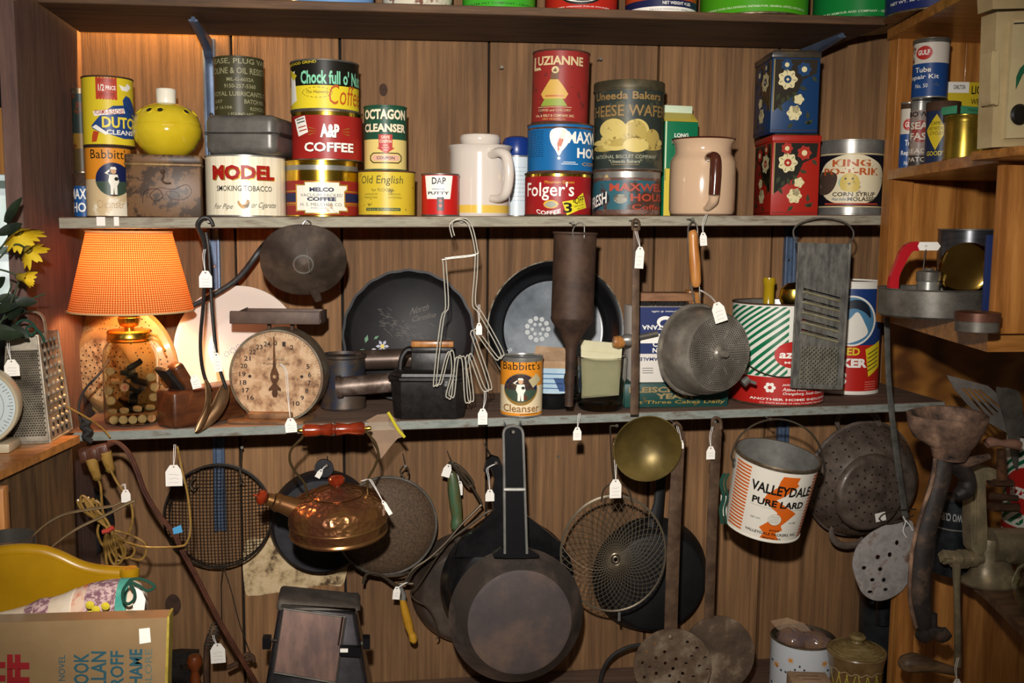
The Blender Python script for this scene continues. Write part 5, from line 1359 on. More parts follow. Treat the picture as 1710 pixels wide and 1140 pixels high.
for sl in slots:
    a_, b_, c_, d_ = sl
    b.add([gp(*d_, .0006), gp(*c_, .0006), gp(b_[0], (b_[1] + c_[1]) / 2 + .004, .005), gp(a_[0], (a_[1] + d_[1]) / 2 + .004, .005)], [(0, 1, 2, 3)], GT)
for sl in slots: b.tube([gp(*sl[3], .003), gp(*sl[2], .003)], .0021, mat('lit_brass_edge', '#8f8668', '#b0a888', rough=.35, metal=.4, scale=30), seg=6)  # brassy ridges, coloured paler to show the light they catch
for i in range(17):
    for j in range(17):
        if (i + j) % 2: continue
        u = .17 + i * .044; v = .035 + j * .0153
        p = gp(u, v, .0008); b.lathe([(1.9, 0), (1.2, 2.6, BLK), (.7, 2.6, BLK), (0, 1.6)], mat('lit_brass_edge'), seg=6, M=Matrix.Translation(p) @ Matrix.Rotation(PI / 2, 4, 'X') @ Matrix.Scale(t.s, 4))  # teeth take the same colour, lightened as if catching light
b.build('plate', t.o)
b = MB()
for u in (0, 1): b.tube([gp(u, 1.0, .001), gp(u, 0, .001)], .0022, GT, seg=8)
b.tube([gp(0, 0, .001), gp(1, 0, .001)], .0022, GT, seg=8); b.build('frame', t.o)
b = MB(); wt(b, [(1336, 470, Yg + .004), (1335, 420, Yg + .002), (1333, 408), (1326, 396), (1326, 382), (1340, 371), (1374, 364), (1408, 370), (1424, 384), (1424, 398), (1416, 408), (1418, 425, Yg + .002), (1418, 470, Yg + .004)], Yg - .001, 1.5, TIND, smooth=5); b.build('wire_loop', t.o)
# food strainer with wooden grip
Yf = -.30
t = hung('food_mill', 'round tin food mill with perforated bottom and wooden grip, hung by its handle', 'food mill', 1160, 585, Yf)
M0 = Matrix.Translation(at(1163, 584, Yf)) @ axis_to((.30, -.9, .02)) @ Matrix.Scale(t.s, 4)
MT = mat('tarnished_tin', '#5e574e', '#a29b8f', '#7e776c', rough=.34, metal=.4, scale=14, lo=.35, hi=.68)
b = MB(); b.lathe([(72, -4), (76, -6), (78, -3), (76, 0), (73, 0), (73, 6), (71, 34), (65, 56), (62, 60), (0, 60)], MT, seg=72, M=M0); b.build('pot', t.o)
b = MB(); HM = paint('#15120f', .8)
for k in range(14):
    rr = 12 + k * 3.6; n = int(2 * PI * rr / 3.9)
    for i in range(n):
        a = 2 * PI * i / n
        if abs((a * 8 / (2 * PI)) % 1 - .5) < .018 * 46 / rr: continue
        b.lathe([(0, 60.3), (1.15, 60.3)], HM, seg=5, M=M0 @ Matrix.Translation((rr * math.cos(a), rr * math.sin(a), 0)))
b.build('perforations', t.o, kind='stuff')
b = MB(); b.lathe([(0, 78), (5, 78), (6, 75), (6, 66), (8, 63), (12, 61), (12, 60)], MT, seg=20, M=M0); b.build('hub', t.o)
b = MB(); wt(b, [(1160, 505, -.29), (1155, 480), (1150, 430), (1149, 390), (1150, 378), (1157, 369), (1164, 378), (1165, 395), (1166, 430), (1168, 480), (1169, 502, -.29)], -.285, 1.4, TIND, smooth=4); b.build('handle_wire', t.o)
b = MB(); wt(b, [(1156, 384), (1157, 390), (1158, 410), (1160, 440), (1162, 470), (1163, 479)], -.288, [4, 8, 8.5, 10, 9, 5], mat('honey_wood_grip', '#a5672e', '#c4894a', rough=.35, scale=14, st=(5, 5, .6), coat=.4), seg=16, smooth=3); b.build('grip', t.o)
b = MB(); wt(b, [(1240, 640), (1250, 632, -.30)], -.30, [8, 6], TIN, seg=12); wt(b, [(1247, 634), (1262, 640)], -.30, 3, TIN, seg=8); b.build('rest_hook', t.o)
nail(1157, 366, -.292, label='nail holding the food mill handle')
# ================================================================ hanging conical dipper, tall funnel
Yd = -.28
t = hung('tin_scoop', 'round rusty tin scoop with small spout hanging from the shelf nail', 'scoop', 507, 440, Yd)
RTN = mat('rusty_tin_funnel', '#30251d', '#54463a', '#3e3229', rough=.6, metal=.35, scale=16, bump=.15)
M0 = Matrix.Translation(at(507, 434, Yd + .02)) @ axis_to((.03, -1, -.30)) @ Matrix.Scale(t.s, 4)
b = MB(); b.lathe([(71, -3), (72, 0), (70, 2), (20, 22), (17, 24), (0, 26)], RTN, seg=64, M=M0, rfun=lambda a, z: 1 - .13 * abs(math.cos(a)) ** 3); b.build('cone', t.o)
b = MB(); wt(b, [(509, 386, -.285), (517, 455, -.31)], -.28, .7, TIND); b.lathe([(16, 22), (17, 25), (15, 27), (14, 24)], TIN, seg=32, M=M0 @ Matrix.Translation((0, 0, -1))); b.build('seam', t.o)
b = MB(); wt(b, [(524, 482, -.275), (532, 502, -.265)], -.28, [9, 6], RTN, seg=12, flat=.5, nrm=(0, 1, 0)); b.build('spout', t.o)
b = MB(); wt(b, [(508, 384), (505, 376), (511, 368), (519, 372), (516, 380)], -.272, 1.2, CHROME, smooth=4); b.build('ring', t.o)
nail(512, 369, -.267, label='nail holding the round rusty scoop')
t = hung('long_handled_pan', 'long black iron handle slanting down to the left behind the tin scoop', 'handle', 390, 460, -.12)
b = MB(); wt(b, [(452, 400, -.06), (436, 415), (400, 462), (360, 490), (322, 510)], -.10, [6, 5, 5, 4.5, 4], IRON, smooth=4, seg=8, flat=.4, nrm=(0, 1, 0)); b.build('handle', t.o)
Yt = -.30
px_ = at(950, 678, Yt)
t = T('tall_funnel', 'tall rusty cylindrical funnel with a long spout, hanging before the enamel pan', 'funnel', px_, rz=R(-3), tilt=Matrix.Rotation(R(1.2), 4, 'Y'))
RF = mat('brown_rust_tin', '#2e2018', '#4a3528', rough=.65, metal=.25, scale=20, bump=.1)
b = t.mb(); b.lathe([(5, 0), (7, 0), (9, 96), (12, 106), (20, 122), (34, 142), (36, 148), (35, 150), (35, 284), (37, 286), (37, 289), (35, 289), (33.5, 284), (33.5, 150), (8, 106), (5, 0)], RF, seg=56); b.build('body', t.o)
b = t.mb(); b.tube([(-8, -34, 278), (-10, -36, 292), (-2, -34, 303), (8, -34, 300), (9, -34, 280)], 1.1, TIND, smooth=4); b.build('ring', t.o)
nail(957, 372, -.29, label='nail holding the tall rusty funnel')
# ================================================================ wire mitten forms
path = [(755, 396), (752, 380), (757, 370), (771, 366), (783, 378), (792, 418), (792, 424), (741, 431), (741, 470), (744, 510), (736, 533), (725, 634), (727, 642), (733, 638), (746, 592), (753, 589), (754, 625), (746, 660), (751, 663), (757, 655), (764, 602), (771, 602), (775, 668), (781, 668), (777, 600), (782, 594), (800, 646), (808, 650), (814, 644), (790, 566), (788, 556), (795, 556), (825, 598), (832, 596), (835, 590), (800, 523), (790, 508), (793, 424), (792, 400)]
path = [(755, 396), (751, 376), (762, 367), (777, 369), (786, 385), (793, 418), (790, 427), (742, 433), (740, 440), (744, 512), (736, 534), (724, 636), (727, 643), (733, 640), (745, 594), (752, 590), (754, 622), (745, 658), (748, 664), (754, 661), (760, 602), (766, 598), (772, 604), (776, 665), (781, 672), (786, 665), (778, 604), (778, 597), (784, 596), (803, 646), (812, 653), (815, 642), (790, 568), (786, 557), (793, 554), (826, 598), (834, 597), (834, 586), (800, 524), (789, 508), (792, 460), (794, 420)]
WW = mat('white_coated_wire', '#c9c4b4', rough=.3, metal=.35)
for i, (dx, dy, dY) in enumerate(((0, 0, 0), (5, -2.5, .008))):
    b = MB(); wt(b, [(x + dx * (1 if y > 430 else .8), y + dy) for x, y in path], Yt + .012 + dY, 1.05, WW, smooth=4, seg=7)
    o = b.build('wire_mitten_dryer'); tag_(o, ['bent white wire glove dryer hanging in front, outer of the pair', 'bent white wire glove dryer hanging just behind its twin'][i], 'glove dryer', 'pair of wire glove dryers')
nail(771, 369, -.272, label='nail holding the two wire glove dryers')
# ================================================================ iron tongs at left
t = hung('iron_tongs', 'long iron serving tongs with leaf ends hanging from the upper shelf', 'tongs', 345, 560, -.285)
b = MB(); wt(b, [(356, 376), (350, 365), (338, 364), (330, 376), (338, 396), (342, 420), (340, 500), (335, 560), (336, 600), (342, 630), (352, 648)], -.285, [3, 3.5, 3.5, 4, 4.5, 3.5, 3, 3, 3, 3, 2.5], IRON, smooth=4, seg=8); b.build('front_arm', t.o)
b = MB(); wt(b, [(344, 388), (349, 420), (353, 500), (358, 560), (363, 600), (372, 632), (378, 648)], -.275, 3, IRON, smooth=4, seg=8); b.build('rear_arm', t.o)
LFM = mat('bronze_spoon', '#7a5a3c', '#9a7a58', rough=.35, metal=.8, scale=20)
for nm, pts, Y in (('front_leaf', [(343, 634), (350, 648), (352, 668), (348, 690), (336, 714), (326, 720), (330, 706), (340, 684), (344, 662)], -.29), ('rear_leaf', [(374, 640), (381, 648), (380, 668), (368, 692), (348, 712), (328, 722), (340, 700), (356, 672), (366, 650)], -.27)):
    b = MB(); q3 = P3(spl(pts, 4, True), Y); n = len(q3); c0 = sum(q3, Vector()) / n + Vector((0, .012, 0))
    b.add(q3 + [c0, c0 + Vector((0, .002, 0))], [[i, (i + 1) % n, n] for i in range(n)] + [[(i + 1) % n, i, n + 1] for i in range(n)], LFM)
    b.tube(q3, .0012, LFM, closed=True, seg=6); b.build(nm, t.o)
nail(349, 369, -.283, label='nail holding the long iron tongs')
# ================================================================ price tags on this level
price_tag(343, 455, 21, 30, -.30, [(340, 430), (342, 416)], 'white price tag tied to the top of the iron tongs')
price_tag(361, 592, 13, 34, -.298, [(355, 572), (352, 562)], 'narrow price tag halfway down the iron tongs', tilt=8)
price_tag(324, 628, 15, 26, -.30, [(322, 612, -.27), (316, 606, -.25)], 'price tag on the wooden plane knob', tilt=14)
price_tag(485, 701, 19, 26, -.29, [(480, 650, -.245), (478, 620, -.245), (468, 607, -.24)], 'price tag hanging over the kitchen scale dial', tilt=4)
price_tag(806, 685, 16, 29, -.302, [(810, 668), (810, 652)], 'price tag tied to the wire glove dryers')
price_tag(964, 716, 14, 24, -.30, [(966, 702, -.285), (968, 690, -.28)], 'price tag hanging from the glass mug handle')
price_tag(800, 542, 10, 22, -.296, [(800, 524), (800, 508)], 'small price tag between the wires of the glove dryers', marks=False)
price_tag(1069, 415, 15, 38, -.305, [(1066, 400), (1062, 386)], 'long price tag on the flat ladle strap', tilt=-3)
price_tag(1174, 391, 12, 24, -.30, [(1174, 375, -.305), (1180, 358, -.292)], 'price tag hanging from the beige enamel pitcher', tilt=5)
price_tag(1197, 508, 22, 36, -.385, [(1188, 496, -.35), (1176, 488, -.30), (1169, 484, -.29)], 'price tag lying on the perforated food mill', tilt=18)
# ================================================================ more helpers
def onz(px, py, z):
    d = CROT @ Vector(((px - W / 2) / F, (H / 2 - py) / F, -1))
    return CAM + d * ((z - CAM.z) / d.z)
def wplate(b, pts, Y, th, m, holes=()):
    # outline in photo pixels on the plane y=Y, with real thickness going back
    loops = [[at(p[0], p[1], p[2] if len(p) > 2 else Y) for p in l] for l in [pts, *holes]]
    tri = geometry.tessellate_polygon([[Vector((p.x, p.z, 0)) for p in l] for l in loops])
    fl_ = [p for l in loops for p in l]; n = len(fl_)
    vs = fl_ + [p + Vector((0, th, 0)) for p in fl_]
    fs = [list(t) for t in tri] + [[i + n for i in t[::-1]] for t in tri]; k = 0
    for l in loops:
        q = len(l); fs += [[k + i, k + i + n, k + (i + 1) % q + n, k + (i + 1) % q] for i in range(q)]; k += q
    b.add(vs, fs, m)
def solid(b, c, m):
    b.add(c, [(0, 1, 2, 3), (7, 6, 5, 4), (0, 4, 5, 1), (1, 5, 6, 2), (2, 6, 7, 3), (3, 7, 4, 0)], m)
# ================================================================ small orange stand at far left
zs = at(60, 740, -.42).z
b = MB(); fr = [onz(118, 733, zs), onz(0, 786, zs)]; dx = Vector((-.5, 0, 0))
dv = (fr[1] - fr[0]); far = fr[0] - dv * .15; near = fr[1] + dv * .25
c = [near + dx, near, far, far + dx]
solid(b, [v - Vector((0, 0, .012)) for v in c] + c, ORANGEH)
t = T('side_stand', 'orange wooden stand at the far left holding the box grater', 'stand', (far.x - .1, far.y, zs - .5), rz=0)
b.build('top', t.o)
b = MB(); ins = Vector((-.012, 0, -.013))
q = [near + ins, far + ins]; solid(b, [q[0] + Vector((-.015, 0, -.24)), q[0] + Vector((0, 0, -.24)), q[1] + Vector((0, 0, -.24)), q[1] + Vector((-.015, 0, -.24)), q[0] + Vector((-.015, 0, 0)), q[0], q[1], q[1] + Vector((-.015, 0, 0))], mat('dark_brown_board', '#43301c', '#6b4e2e', rough=.7, scale=10, st=(6, 6, .6)))
b.build('side_board', t.o)
b = MB(); q = [near + Vector((-.1, .02, -.012)), far + Vector((-.06, 0, -.012))]
a = at(7, 760, near.y + .01); b.box(a.x - .03, a.x, near.y, near.y + .02, zs - .30, zs - .012, ORANGEW, bev=.001); b.build('leg', t.o)
# ================================================================ box grater
zb_ = zs + .0005
Mb, Rb, Lb = onz(84, 738, zb_), onz(121, 716, zb_), onz(0, 741, zb_)
zt_ = at(63, 560, Mb.y + .01).z
Mt, Rt, Lt = onz(63, 560, zt_), onz(96, 549, zt_), onz(12, 566, zt_)
Mt = Vector((Mt.x, Mt.y, zt_))
# the top sits over the foot: shrink the foot about its centre
cb_ = (Lb + Rb) / 2
tw = .70
Mt = at(63, 560, Mb.y + .012); zt_ = Mt.z
Rt = at(96, 549, Rb.y - .012); Lt = at(12, 566, Lb.y + .004)
Bb = Lb + Rb - Mb; Bt = Lt + Rt - Mt
for v in (Rt, Lt, Bt): v.z = zt_
GB_ = mat('box_grater_tin', '#6a6052', '#9a907e', rough=.45, metal=.3, scale=30)
t = T('box_grater', 'four-sided tin grater standing at the far left, with handle and price tag', 'grater', (Mb + Rb + Lb + Bb) / 4, rz=0)
b = MB(); b.add([Lb, Mb, Rb, Bb, Lt, Mt, Rt, Bt], [(0, 1, 5, 4), (1, 2, 6, 5), (2, 3, 7, 6), (3, 0, 4, 7), (4, 5, 6, 7)], GB_); b.build('body', t.o)
def quadpt(a, c, d, e, u, v): return lerp(lerp(a, c, u), lerp(e, d, u), v)
b = MB(); nf = (Mb - Lb).cross(Lt - Lb).normalized()
for i in range(15):
    for j in range(36):
        u = .08 + i * .0585 + (.029 if j % 2 else 0); v = .07 + j * .0225
        p = quadpt(Lb, Mb, Mt, Lt, u, v)
        b.lathe([(.0021, 0), (.0012, .0022), (.0008, .0015, BLK), (0, .0005)], GB_, seg=5, M=axis_to(nf, p))
b.build('fine_teeth', t.o, kind='stuff')
b = MB(); nr = (Rb - Mb).cross(Mt - Mb).normalized()
for i in range(4):
    for j in range(11):
        u = .16 + i * .2 + (.06 if j % 2 else 0); v = .07 + j * .083
        p = quadpt(Mb, Rb, Rt, Mt, u, v)
        b.lathe([(.0040, 0), (.0040, .0004), (0, .0004)], BLK, seg=8, M=axis_to(nr, p) @ Matrix.Scale(1.5, 4, (0, 1, 0)))
        b.lathe([(.0045, 0), (.002, .003), (0, .003)], GB_, seg=6, M=axis_to(nr, p + Vector((0, 0, .0055))))
b.build('coarse_slots', t.o)
b = MB()
for a_, c_ in ((Lb, Lt), (Mb, Mt), (Rb, Rt)): b.tube([a_, c_], .0016, GB_, seg=6)
b.tube([Lb, Mb, Rb], .0022, GB_, seg=6); b.tube([Lt, Mt, Rt], .0016, GB_, seg=6); b.build('edges', t.o)
b = MB(); ym = (Mt.y + Bt.y) / 2
wt(b, [(24, 568), (26, 535), (38, 522), (62, 521), (74, 534), (78, 566)], ym, 7, GB_, smooth=5, seg=8, flat=.3, nrm=(0, 0, 1)); b.build('handle', t.o)
price_tag(19, 603, 24, 30, Mb.y - .05, [(14, 580), (14, 556, Mb.y - .02)], 'price tag hanging on the box grater', tilt=2)
# ================================================================ dial scale at the left edge
t = hung('dial_scale', 'round white dial scale cut off by the left edge of the picture', 'scale', -40, 680, Mb.y - .09)
t.o.matrix_world = Matrix.Translation((t.loc.x, t.loc.y, zs + .001))
M0 = Matrix.Translation(at(-42, 680, Mb.y - .09)) @ axis_to((.15, -1, 0)) @ Matrix.Scale(t.s, 4)
b = MB(); b.lathe([(0, -40), (60, -40), (67, -36), (68, 0), (66, 3), (62, 2), (61, 0, paint('#b9c4c4', .4)), (0, 0)], mat('cream_enamel_case', '#b5a88c', rough=.4), seg=64, M=M0); b.build('case', t.o)
fs = FS2(M0, .3); b = MB()
for i in range(60):
    a = R(i * 6); l = 9 if i % 5 == 0 else 5; cc, ss = math.cos(a), math.sin(a)
    b.ink([((58 - l) * ss - .4 * cc, (58 - l) * cc + .4 * ss), ((58 - l) * ss + .4 * cc, (58 - l) * cc - .4 * ss), (58 * ss + .4 * cc, 58 * cc - .4 * ss), (58 * ss - .4 * cc, 58 * cc + .4 * ss)], BLACKP, type('Q', (FS2,), dict(pt=lambda s, x, y: (x, y)))(M0, .3), 1)
b.disc(0, 0, 44, BLACKP, fs, 1, r2=43.4, n=48); b.build('dial_marks', t.o)
b = MB(); c0 = at(-42, 680, Mb.y - .05); b.box(c0.x - .05, c0.x + .05, c0.y - .02, c0.y + .03, zs, c0.z - 60 * t.s, mat('cream_enamel_case'), bev=.003); b.build('foot', t.o)
# ================================================================ flowers leaning in from the left
PE = mat('yellow_petal', '#c9a412', '#dfbf2a', rough=.5, scale=40, sub=.1); LEAF = mat('dark_leaf', '#101a10', '#1f2c18', rough=.5, scale=30); STEM = mat('stem_green', '#2c3a20', rough=.6)
def petal(b, base, d, up, L, wd, m, droop=.3):
    d = d.normalized(); sdv = d.cross(up).normalized(); nn = sdv.cross(d)
    vs = []; fs = []; n = 6
    for i in range(n + 1):
        u = i / n; w = wd * math.sin(PI * min(1, .12 + u * .86)) ** .7
        c0 = base + d * L * u - nn * droop * L * u * u
        vs += [c0 - sdv * w + nn * w * .15, c0 - nn * w * .12, c0 + sdv * w + nn * w * .15]
    k = len(vs); vs += [v - nn * .0005 for v in vs]
    for i in range(n):
        for j in range(2):
            a = i * 3 + j; fs.append([a, a + 1, a + 4, a + 3]); fs.append([k + a + 3, k + a + 4, k + a + 1, k + a])
    b.add(vs, fs, m)
YF = -.47
FLO = [((30, 385), (.5, -.4, -.75), 15, 'drooping yellow daisy, upper of the two large ones at the left edge', 1.0, [(-60, 460), (-5, 420), (16, 394), (30, 385)]),
       ((46, 416), (.75, -.4, -.6), 12, 'drooping yellow daisy just below and right of the upper one', .8, [(-60, 500), (0, 430), (26, 408), (46, 416)]),
       ((32, 462), (.9, -.5, -.1), 12, 'half-closed yellow daisy seen from the side below the drooping ones', .75, [(-50, 440), (0, 450), (20, 456), (32, 462)])]
for i, ((px, py), ax, n, lb, k, st) in enumerate(FLO):
    t = hung('yellow_daisy', lb, 'flower', px, py, YF, 'yellow daisies at the left edge')
    o = at(px, py, YF); ax = Vector(ax).normalized(); e1 = ax.orthogonal().normalized(); e2 = ax.cross(e1)
    b = MB(); rnd = random.Random(i)
    spread = .9 if i < 2 else .45
    for j in range(n):
        a = 2 * PI * j / n + rnd.uniform(-.15, .15); rad = e1 * math.cos(a) + e2 * math.sin(a)
        petal(b, o, ax * (1 - spread * .45) + rad * spread, ax, .034 * k * rnd.uniform(.85, 1.1), .0058 * k, PE, -.05)
    b.build('petals', t.o)
    b = MB(); b.lathe([(.008 * k, 0), (.007 * k, .004), (0, .007)], mat('flower_eye', '#6a5a14', rough=.8), seg=16, M=axis_to(ax, o)); b.lathe([(0, -.006), (.006 * k, -.003), (.008 * k, .001)], LEAF, seg=12, M=axis_to(ax, o)); b.build('eye', t.o)
    b = MB(); wt(b, st, YF, 1.6, STEM, smooth=5, seg=6); b.build('stem', t.o)
t = hung('daisy_foliage', 'dark green daisy leaves and stems above the box grater', 'foliage', -20, 560, YF)
b = MB(); rnd = random.Random(9)
for px, py, a, L in ((22, 372, 1.1, 60), (10, 390, .4, 50), (5, 500, .1, 44), (10, 512, -.2, 56), (-5, 520, .3, 62), (20, 500, -.9, 40), (0, 545, -.3, 56), (25, 530, .5, 46), (38, 505, .1, 40), (5, 480, .8, 34), (-5, 560, .0, 70), (30, 545, -.5, 44), (-8, 400, .9, 44)):
    o = at(px - 12, py, YF + rnd.uniform(-.02, .04)); petal(b, o, Vector((math.cos(a), rnd.uniform(-.5, .5), math.sin(a))), Vector((rnd.uniform(-.3, .3), -1, .4)), L * .00068, .0075, LEAF, rnd.uniform(-.1, .25))
b.build('leaves', t.o)
b = MB()
for st in ([(-40, 600), (0, 540), (20, 500), (34, 462)], [(-40, 560), (10, 530), (40, 505), (76, 490)], [(-30, 520), (4, 500), (14, 490), (20, 472)]): wt(b, st, YF + .01, 1.4, STEM, smooth=4, seg=6)
b.build('stems', t.o)
t = hung('yarn_tie', 'dark green yarn bow tied on the box grater handle', 'yarn', 40, 545, Mt.y - .02)
b = MB(); YN_ = mat('green_yarn', '#0f3b2c', rough=.9)
wt(b, [(20, 550), (35, 535), (52, 538), (60, 550), (52, 560), (44, 548), (56, 545), (70, 560), (74, 572)], Mt.y - .02, 2, YN_, smooth=5, seg=6); b.build('bow', t.o)
# ================================================================ cords, plugs and outlet
AMB = mat('amber_cord_plastic', '#8a6a30', '#b08a48', rough=.25, scale=30, trans=.25, coat=.4); BRC = mat('brown_cord', '#3d2016', '#54301f', rough=.45, scale=30)
YP = -.30
YQ = -.335
t = hung('extension_cord', 'brown extension cord with outlet block running diagonally down the boards', 'cord', 155, 750, YP)
b = MB()
for k, (dx, ) in enumerate(((0,), (4.2,))):
    wt(b, [(180 + dx, 737), (196 + dx, 740), (214 + dx, 758), (228 + dx, 790), (240 + dx, 822), (262 + dx, 858), (288 + dx, 890), (302 + dx, 920), (322 + dx, 955), (345 + dx, 1000), (366 + dx, 1040), (392 + dx, 1084), (428 + dx, 1145)], YP, 2.6, BRC, smooth=6, seg=8)
b.build('cord', t.o)
b = MB(); Mo = Matrix.Translation(at(158, 756, YP)) @ Matrix.Rotation(R(12), 4, 'Y').inverted() @ Matrix.Scale(t.s, 4)
b.box(-24, 24, -9, 9, -12, 12, BRC, bev=3, M=Mo)
for x in (-16, 0, 16): b.box(x - 6, x + 6, -12, -8, -8, 8, BRC, bev=1.5, M=Mo)
b.build('outlet_block', t.o)
b = MB(); wt(b, [(175, 745), (190, 738)], YP, 5, BRC, seg=10); b.build('strain_relief', t.o)
for px, py, ex, ey, nm in ((152, 768, 162, 796, 'amber plug at the left under the outlet block'), (176, 757, 184, 783, 'amber plug at the right under the outlet block')):
    t = hung('lamp_plug', nm, 'plug', px, py, YP)
    b = MB(); wt(b, [(px, py - 3), (px + (ex - px) * .5, py + (ey - py) * .5), (ex, ey)], YP - .004, [10, 8.5, 7], AMB, seg=14); wt(b, [(ex, ey), (ex + 2, ey + 5)], YP - .004, [9, 5], AMB, seg=14); b.build('body', t.o)
    b = MB()
    if px < 160: wt(b, [(ex, ey), (168, 812), (170, 840), (174, 880), (180, 900)], YP, 2.2, AMB, smooth=5, seg=6)
    else: wt(b, [(ex, ey), (196, 806), (212, 828), (220, 846), (221, 870), (210, 900), (192, 916), (172, 910), (163, 890), (165, 875)], YP - .01, 2.2, AMB, smooth=5, seg=6)
    b.build('cord', t.o)
t = hung('cord_bundle', 'looped amber lamp cord bundle held by a red band', 'cord', 182, 890, YP)
b = MB()
for i, (dx, h_, w_) in enumerate(((0, 62, 12), (8, 56, 14), (16, 50, 10), (-4, 40, 8), (22, 46, 18))):
    wt(b, [(178, 884), (176 + dx * .4, 884 + h_ * .5), (180 + dx, 884 + h_), (180 + dx + w_, 884 + h_ * .96), (182 + dx + w_, 884 + h_ * .6), (186, 886), (176, 866), (160 - dx, 850 - i * 4), (140 + dx, 828 + i * 3), (134 + dx * 1.2, 835), (142 + dx, 852), (176, 878)], YQ - .006 + i * .004, 2.1, AMB, smooth=6, seg=6, closed=True)
wt(b, [(186, 890), (200, 900), (236, 912), (262, 914), (300, 912), (312, 905), (318, 880), (314, 830), (303, 780), (296, 745)], YQ - .004, 1.9, AMB, smooth=6, seg=6)
wt(b, [(186, 884), (215, 892), (240, 905), (244, 920), (236, 934), (218, 932)], YQ, 1.9, AMB, smooth=6, seg=6)
b.build('cord', t.o)
b = MB(); wt(b, [(171, 888), (180, 886), (189, 880)], YQ - .012, 4, paint('#a8382c', .6), seg=8); b.build('rubber_band', t.o)
t = type('L', (), dict(o=sho.parent))()
b = MB(); wt(b, [(240, 556, -.20), (262, 562, -.21), (276, 586, -.24)], -.2, 2, AMB, smooth=5, seg=6); b.build('socket_lead', t.o)
b = MB(); wt(b, [(22, 658, -.40), (60, 664, -.38), (100, 674, -.34), (140, 694, -.31), (170, 714, -.285), (184, 730, -.282)], -.3, 1.8, AMB, smooth=5, seg=6); b.build('pale_lead', t.o)
b = MB(); wt(b, [(182, 600, -.25), (165, 625), (142, 650), (132, 675), (134, 700), (140, 716)], -.285, 2, IRONM, smooth=5, seg=6); b.build('dark_lead', t.o)
b = MB(); wt(b, [(137, 698), (148, 705), (138, 712), (150, 720), (142, 728), (154, 738)], -.30, [4, 6, 6, 6, 6, 4], IRONM, smooth=4, seg=8); b.build('plug', t.o)
t = hung('diagonal_tag_sticker', 'light blue sticker flag on the brown cord', 'sticker', 295, 886, YP - .01)
b = MB(); wplate(b, [(288, 882), (302, 876), (305, 888), (290, 892)], YP - .012, .0008, paint('#4a9ac9', .5)); b.build('flag', t.o)
price_tag(290, 779, 27, 38, -.30, [(291, 760), (292, 742, -.285)], 'large blank-looking price tag hanging below the bench plane')
price_tag(210, 820, 15, 24, -.315, [(208, 808), (203, 812, -.31)], 'small pale price tag behind the amber cords', marks=False)
# ================================================================ saucepan, spatula handles, black pan at left
YS_ = near.y - .06
t = hung('saucepan', 'shiny small saucepan with long handle at the left edge, above the yellow bench back', 'saucepan', 30, 915, YS_)
zq = at(30, 935, YS_).z
b = MB(); M0 = Matrix.Translation(Vector((at(14, 930, YS_).x, YS_, zq - .01))) @ Matrix.Scale(t.s, 4)
b.lathe([(0, 0), (40, 0), (43, 4), (43, 54), (45, 56), (42, 56), (41, 6), (0, 4)], mat('polished_steel', '#8a857c', rough=.22, metal=.85), seg=56, M=M0); b.build('pan', t.o)
b = MB(); wt(b, [(56, 894), (60, 890), (80, 873), (110, 858), (150, 850), (185, 845), (202, 838)], YS_, [3, 4, 4, 4.5, 5, 5, 3], mat('worn_steel_handle', '#7a6448', '#9a8460', rough=.35, metal=.6, scale=20), smooth=5, seg=8, flat=.5, nrm=(0, 0, 1)); b.build('handle', t.o)
t = hung('steel_ladle', 'long flat steel utensil handle curving up to the right over the cord bundle', 'ladle', 150, 880, YS_)
b = MB(); wt(b, [(72, 930), (90, 910), (130, 882), (180, 858), (210, 842), (226, 835)], YS_ - .01, [4, 4.5, 5, 5, 6, 4], mat('worn_steel_handle'), smooth=5, seg=8, flat=.5, nrm=(0, 0, 1)); b.build('handle', t.o)
t = hung('griddle', 'dark round iron griddle on the wall behind the amber cords', 'griddle', 125, 870, -.035)
b = MB(); b.lathe([(0, 0), (66, 0), (70, 5), (70, 9), (66, 7), (0, 5)], IRON, seg=56, M=Matrix.Translation(at(120, 870, -.02)) @ axis_to((0, -1, 0)) @ Matrix.Scale(t.s, 4)); b.build('plate', t.o)
# ================================================================ yellow bench back, post, pillow, book
YB0 = near.y - .12
YBN = mat('yellow_bench_paint', '#936c06', '#a67d0e', rough=.3, scale=6, coat=.3)
t = hung('wooden_bench', 'mustard yellow wooden bench back with curved top at lower left', 'bench', 80, 1010, YB0)
b = MB(); top = spl([(-60, 950), (-20, 930), (20, 923), (60, 924), (90, 932), (130, 950), (165, 958), (212, 961)], 6)
wplate(b, top + [(214, 1150), (-60, 1150)], YB0, .016, YBN)
b.tube([at(x, y, YB0) + Vector((0, .008, 0)) for x, y in top], .0085, YBN, seg=12); b.build('panel', t.o)
b = MB(); a = at(223, 1140, YB0 + .005); k = t.s
b.lathe([(0, -60), (15, -60), (14.5, 170), (15.5, 172), (16, 174), (15.5, 190), (16.5, 192), (16, 201), (12, 204), (0, 204)], YBN, seg=32, M=Matrix.Translation(a) @ Matrix.Scale(k, 4)); b.build('post', t.o)
t = hung('patchwork_pillow', 'long quilted patchwork roll with green yarn bow, lying behind the tan book', 'pillow', 120, 1010, YB0 - .06)
QW_ = mat('cream_quilt', '#cdb9a0', '#dccbb5', rough=.95, scale=30, bump=.3); QM = mat('mauve_speckled_cloth', '#c9a9a4', '#7a5560', rough=.95, scale=170, lo=.45, hi=.55, bump=.2); QT = mat('teal_cloth', '#3c8a7a', '#5aa08c', rough=.95, scale=50); QP = mat('floral_red_cloth', '#c96a50', '#d9b9a0', rough=.95, scale=40, lo=.45, hi=.55)
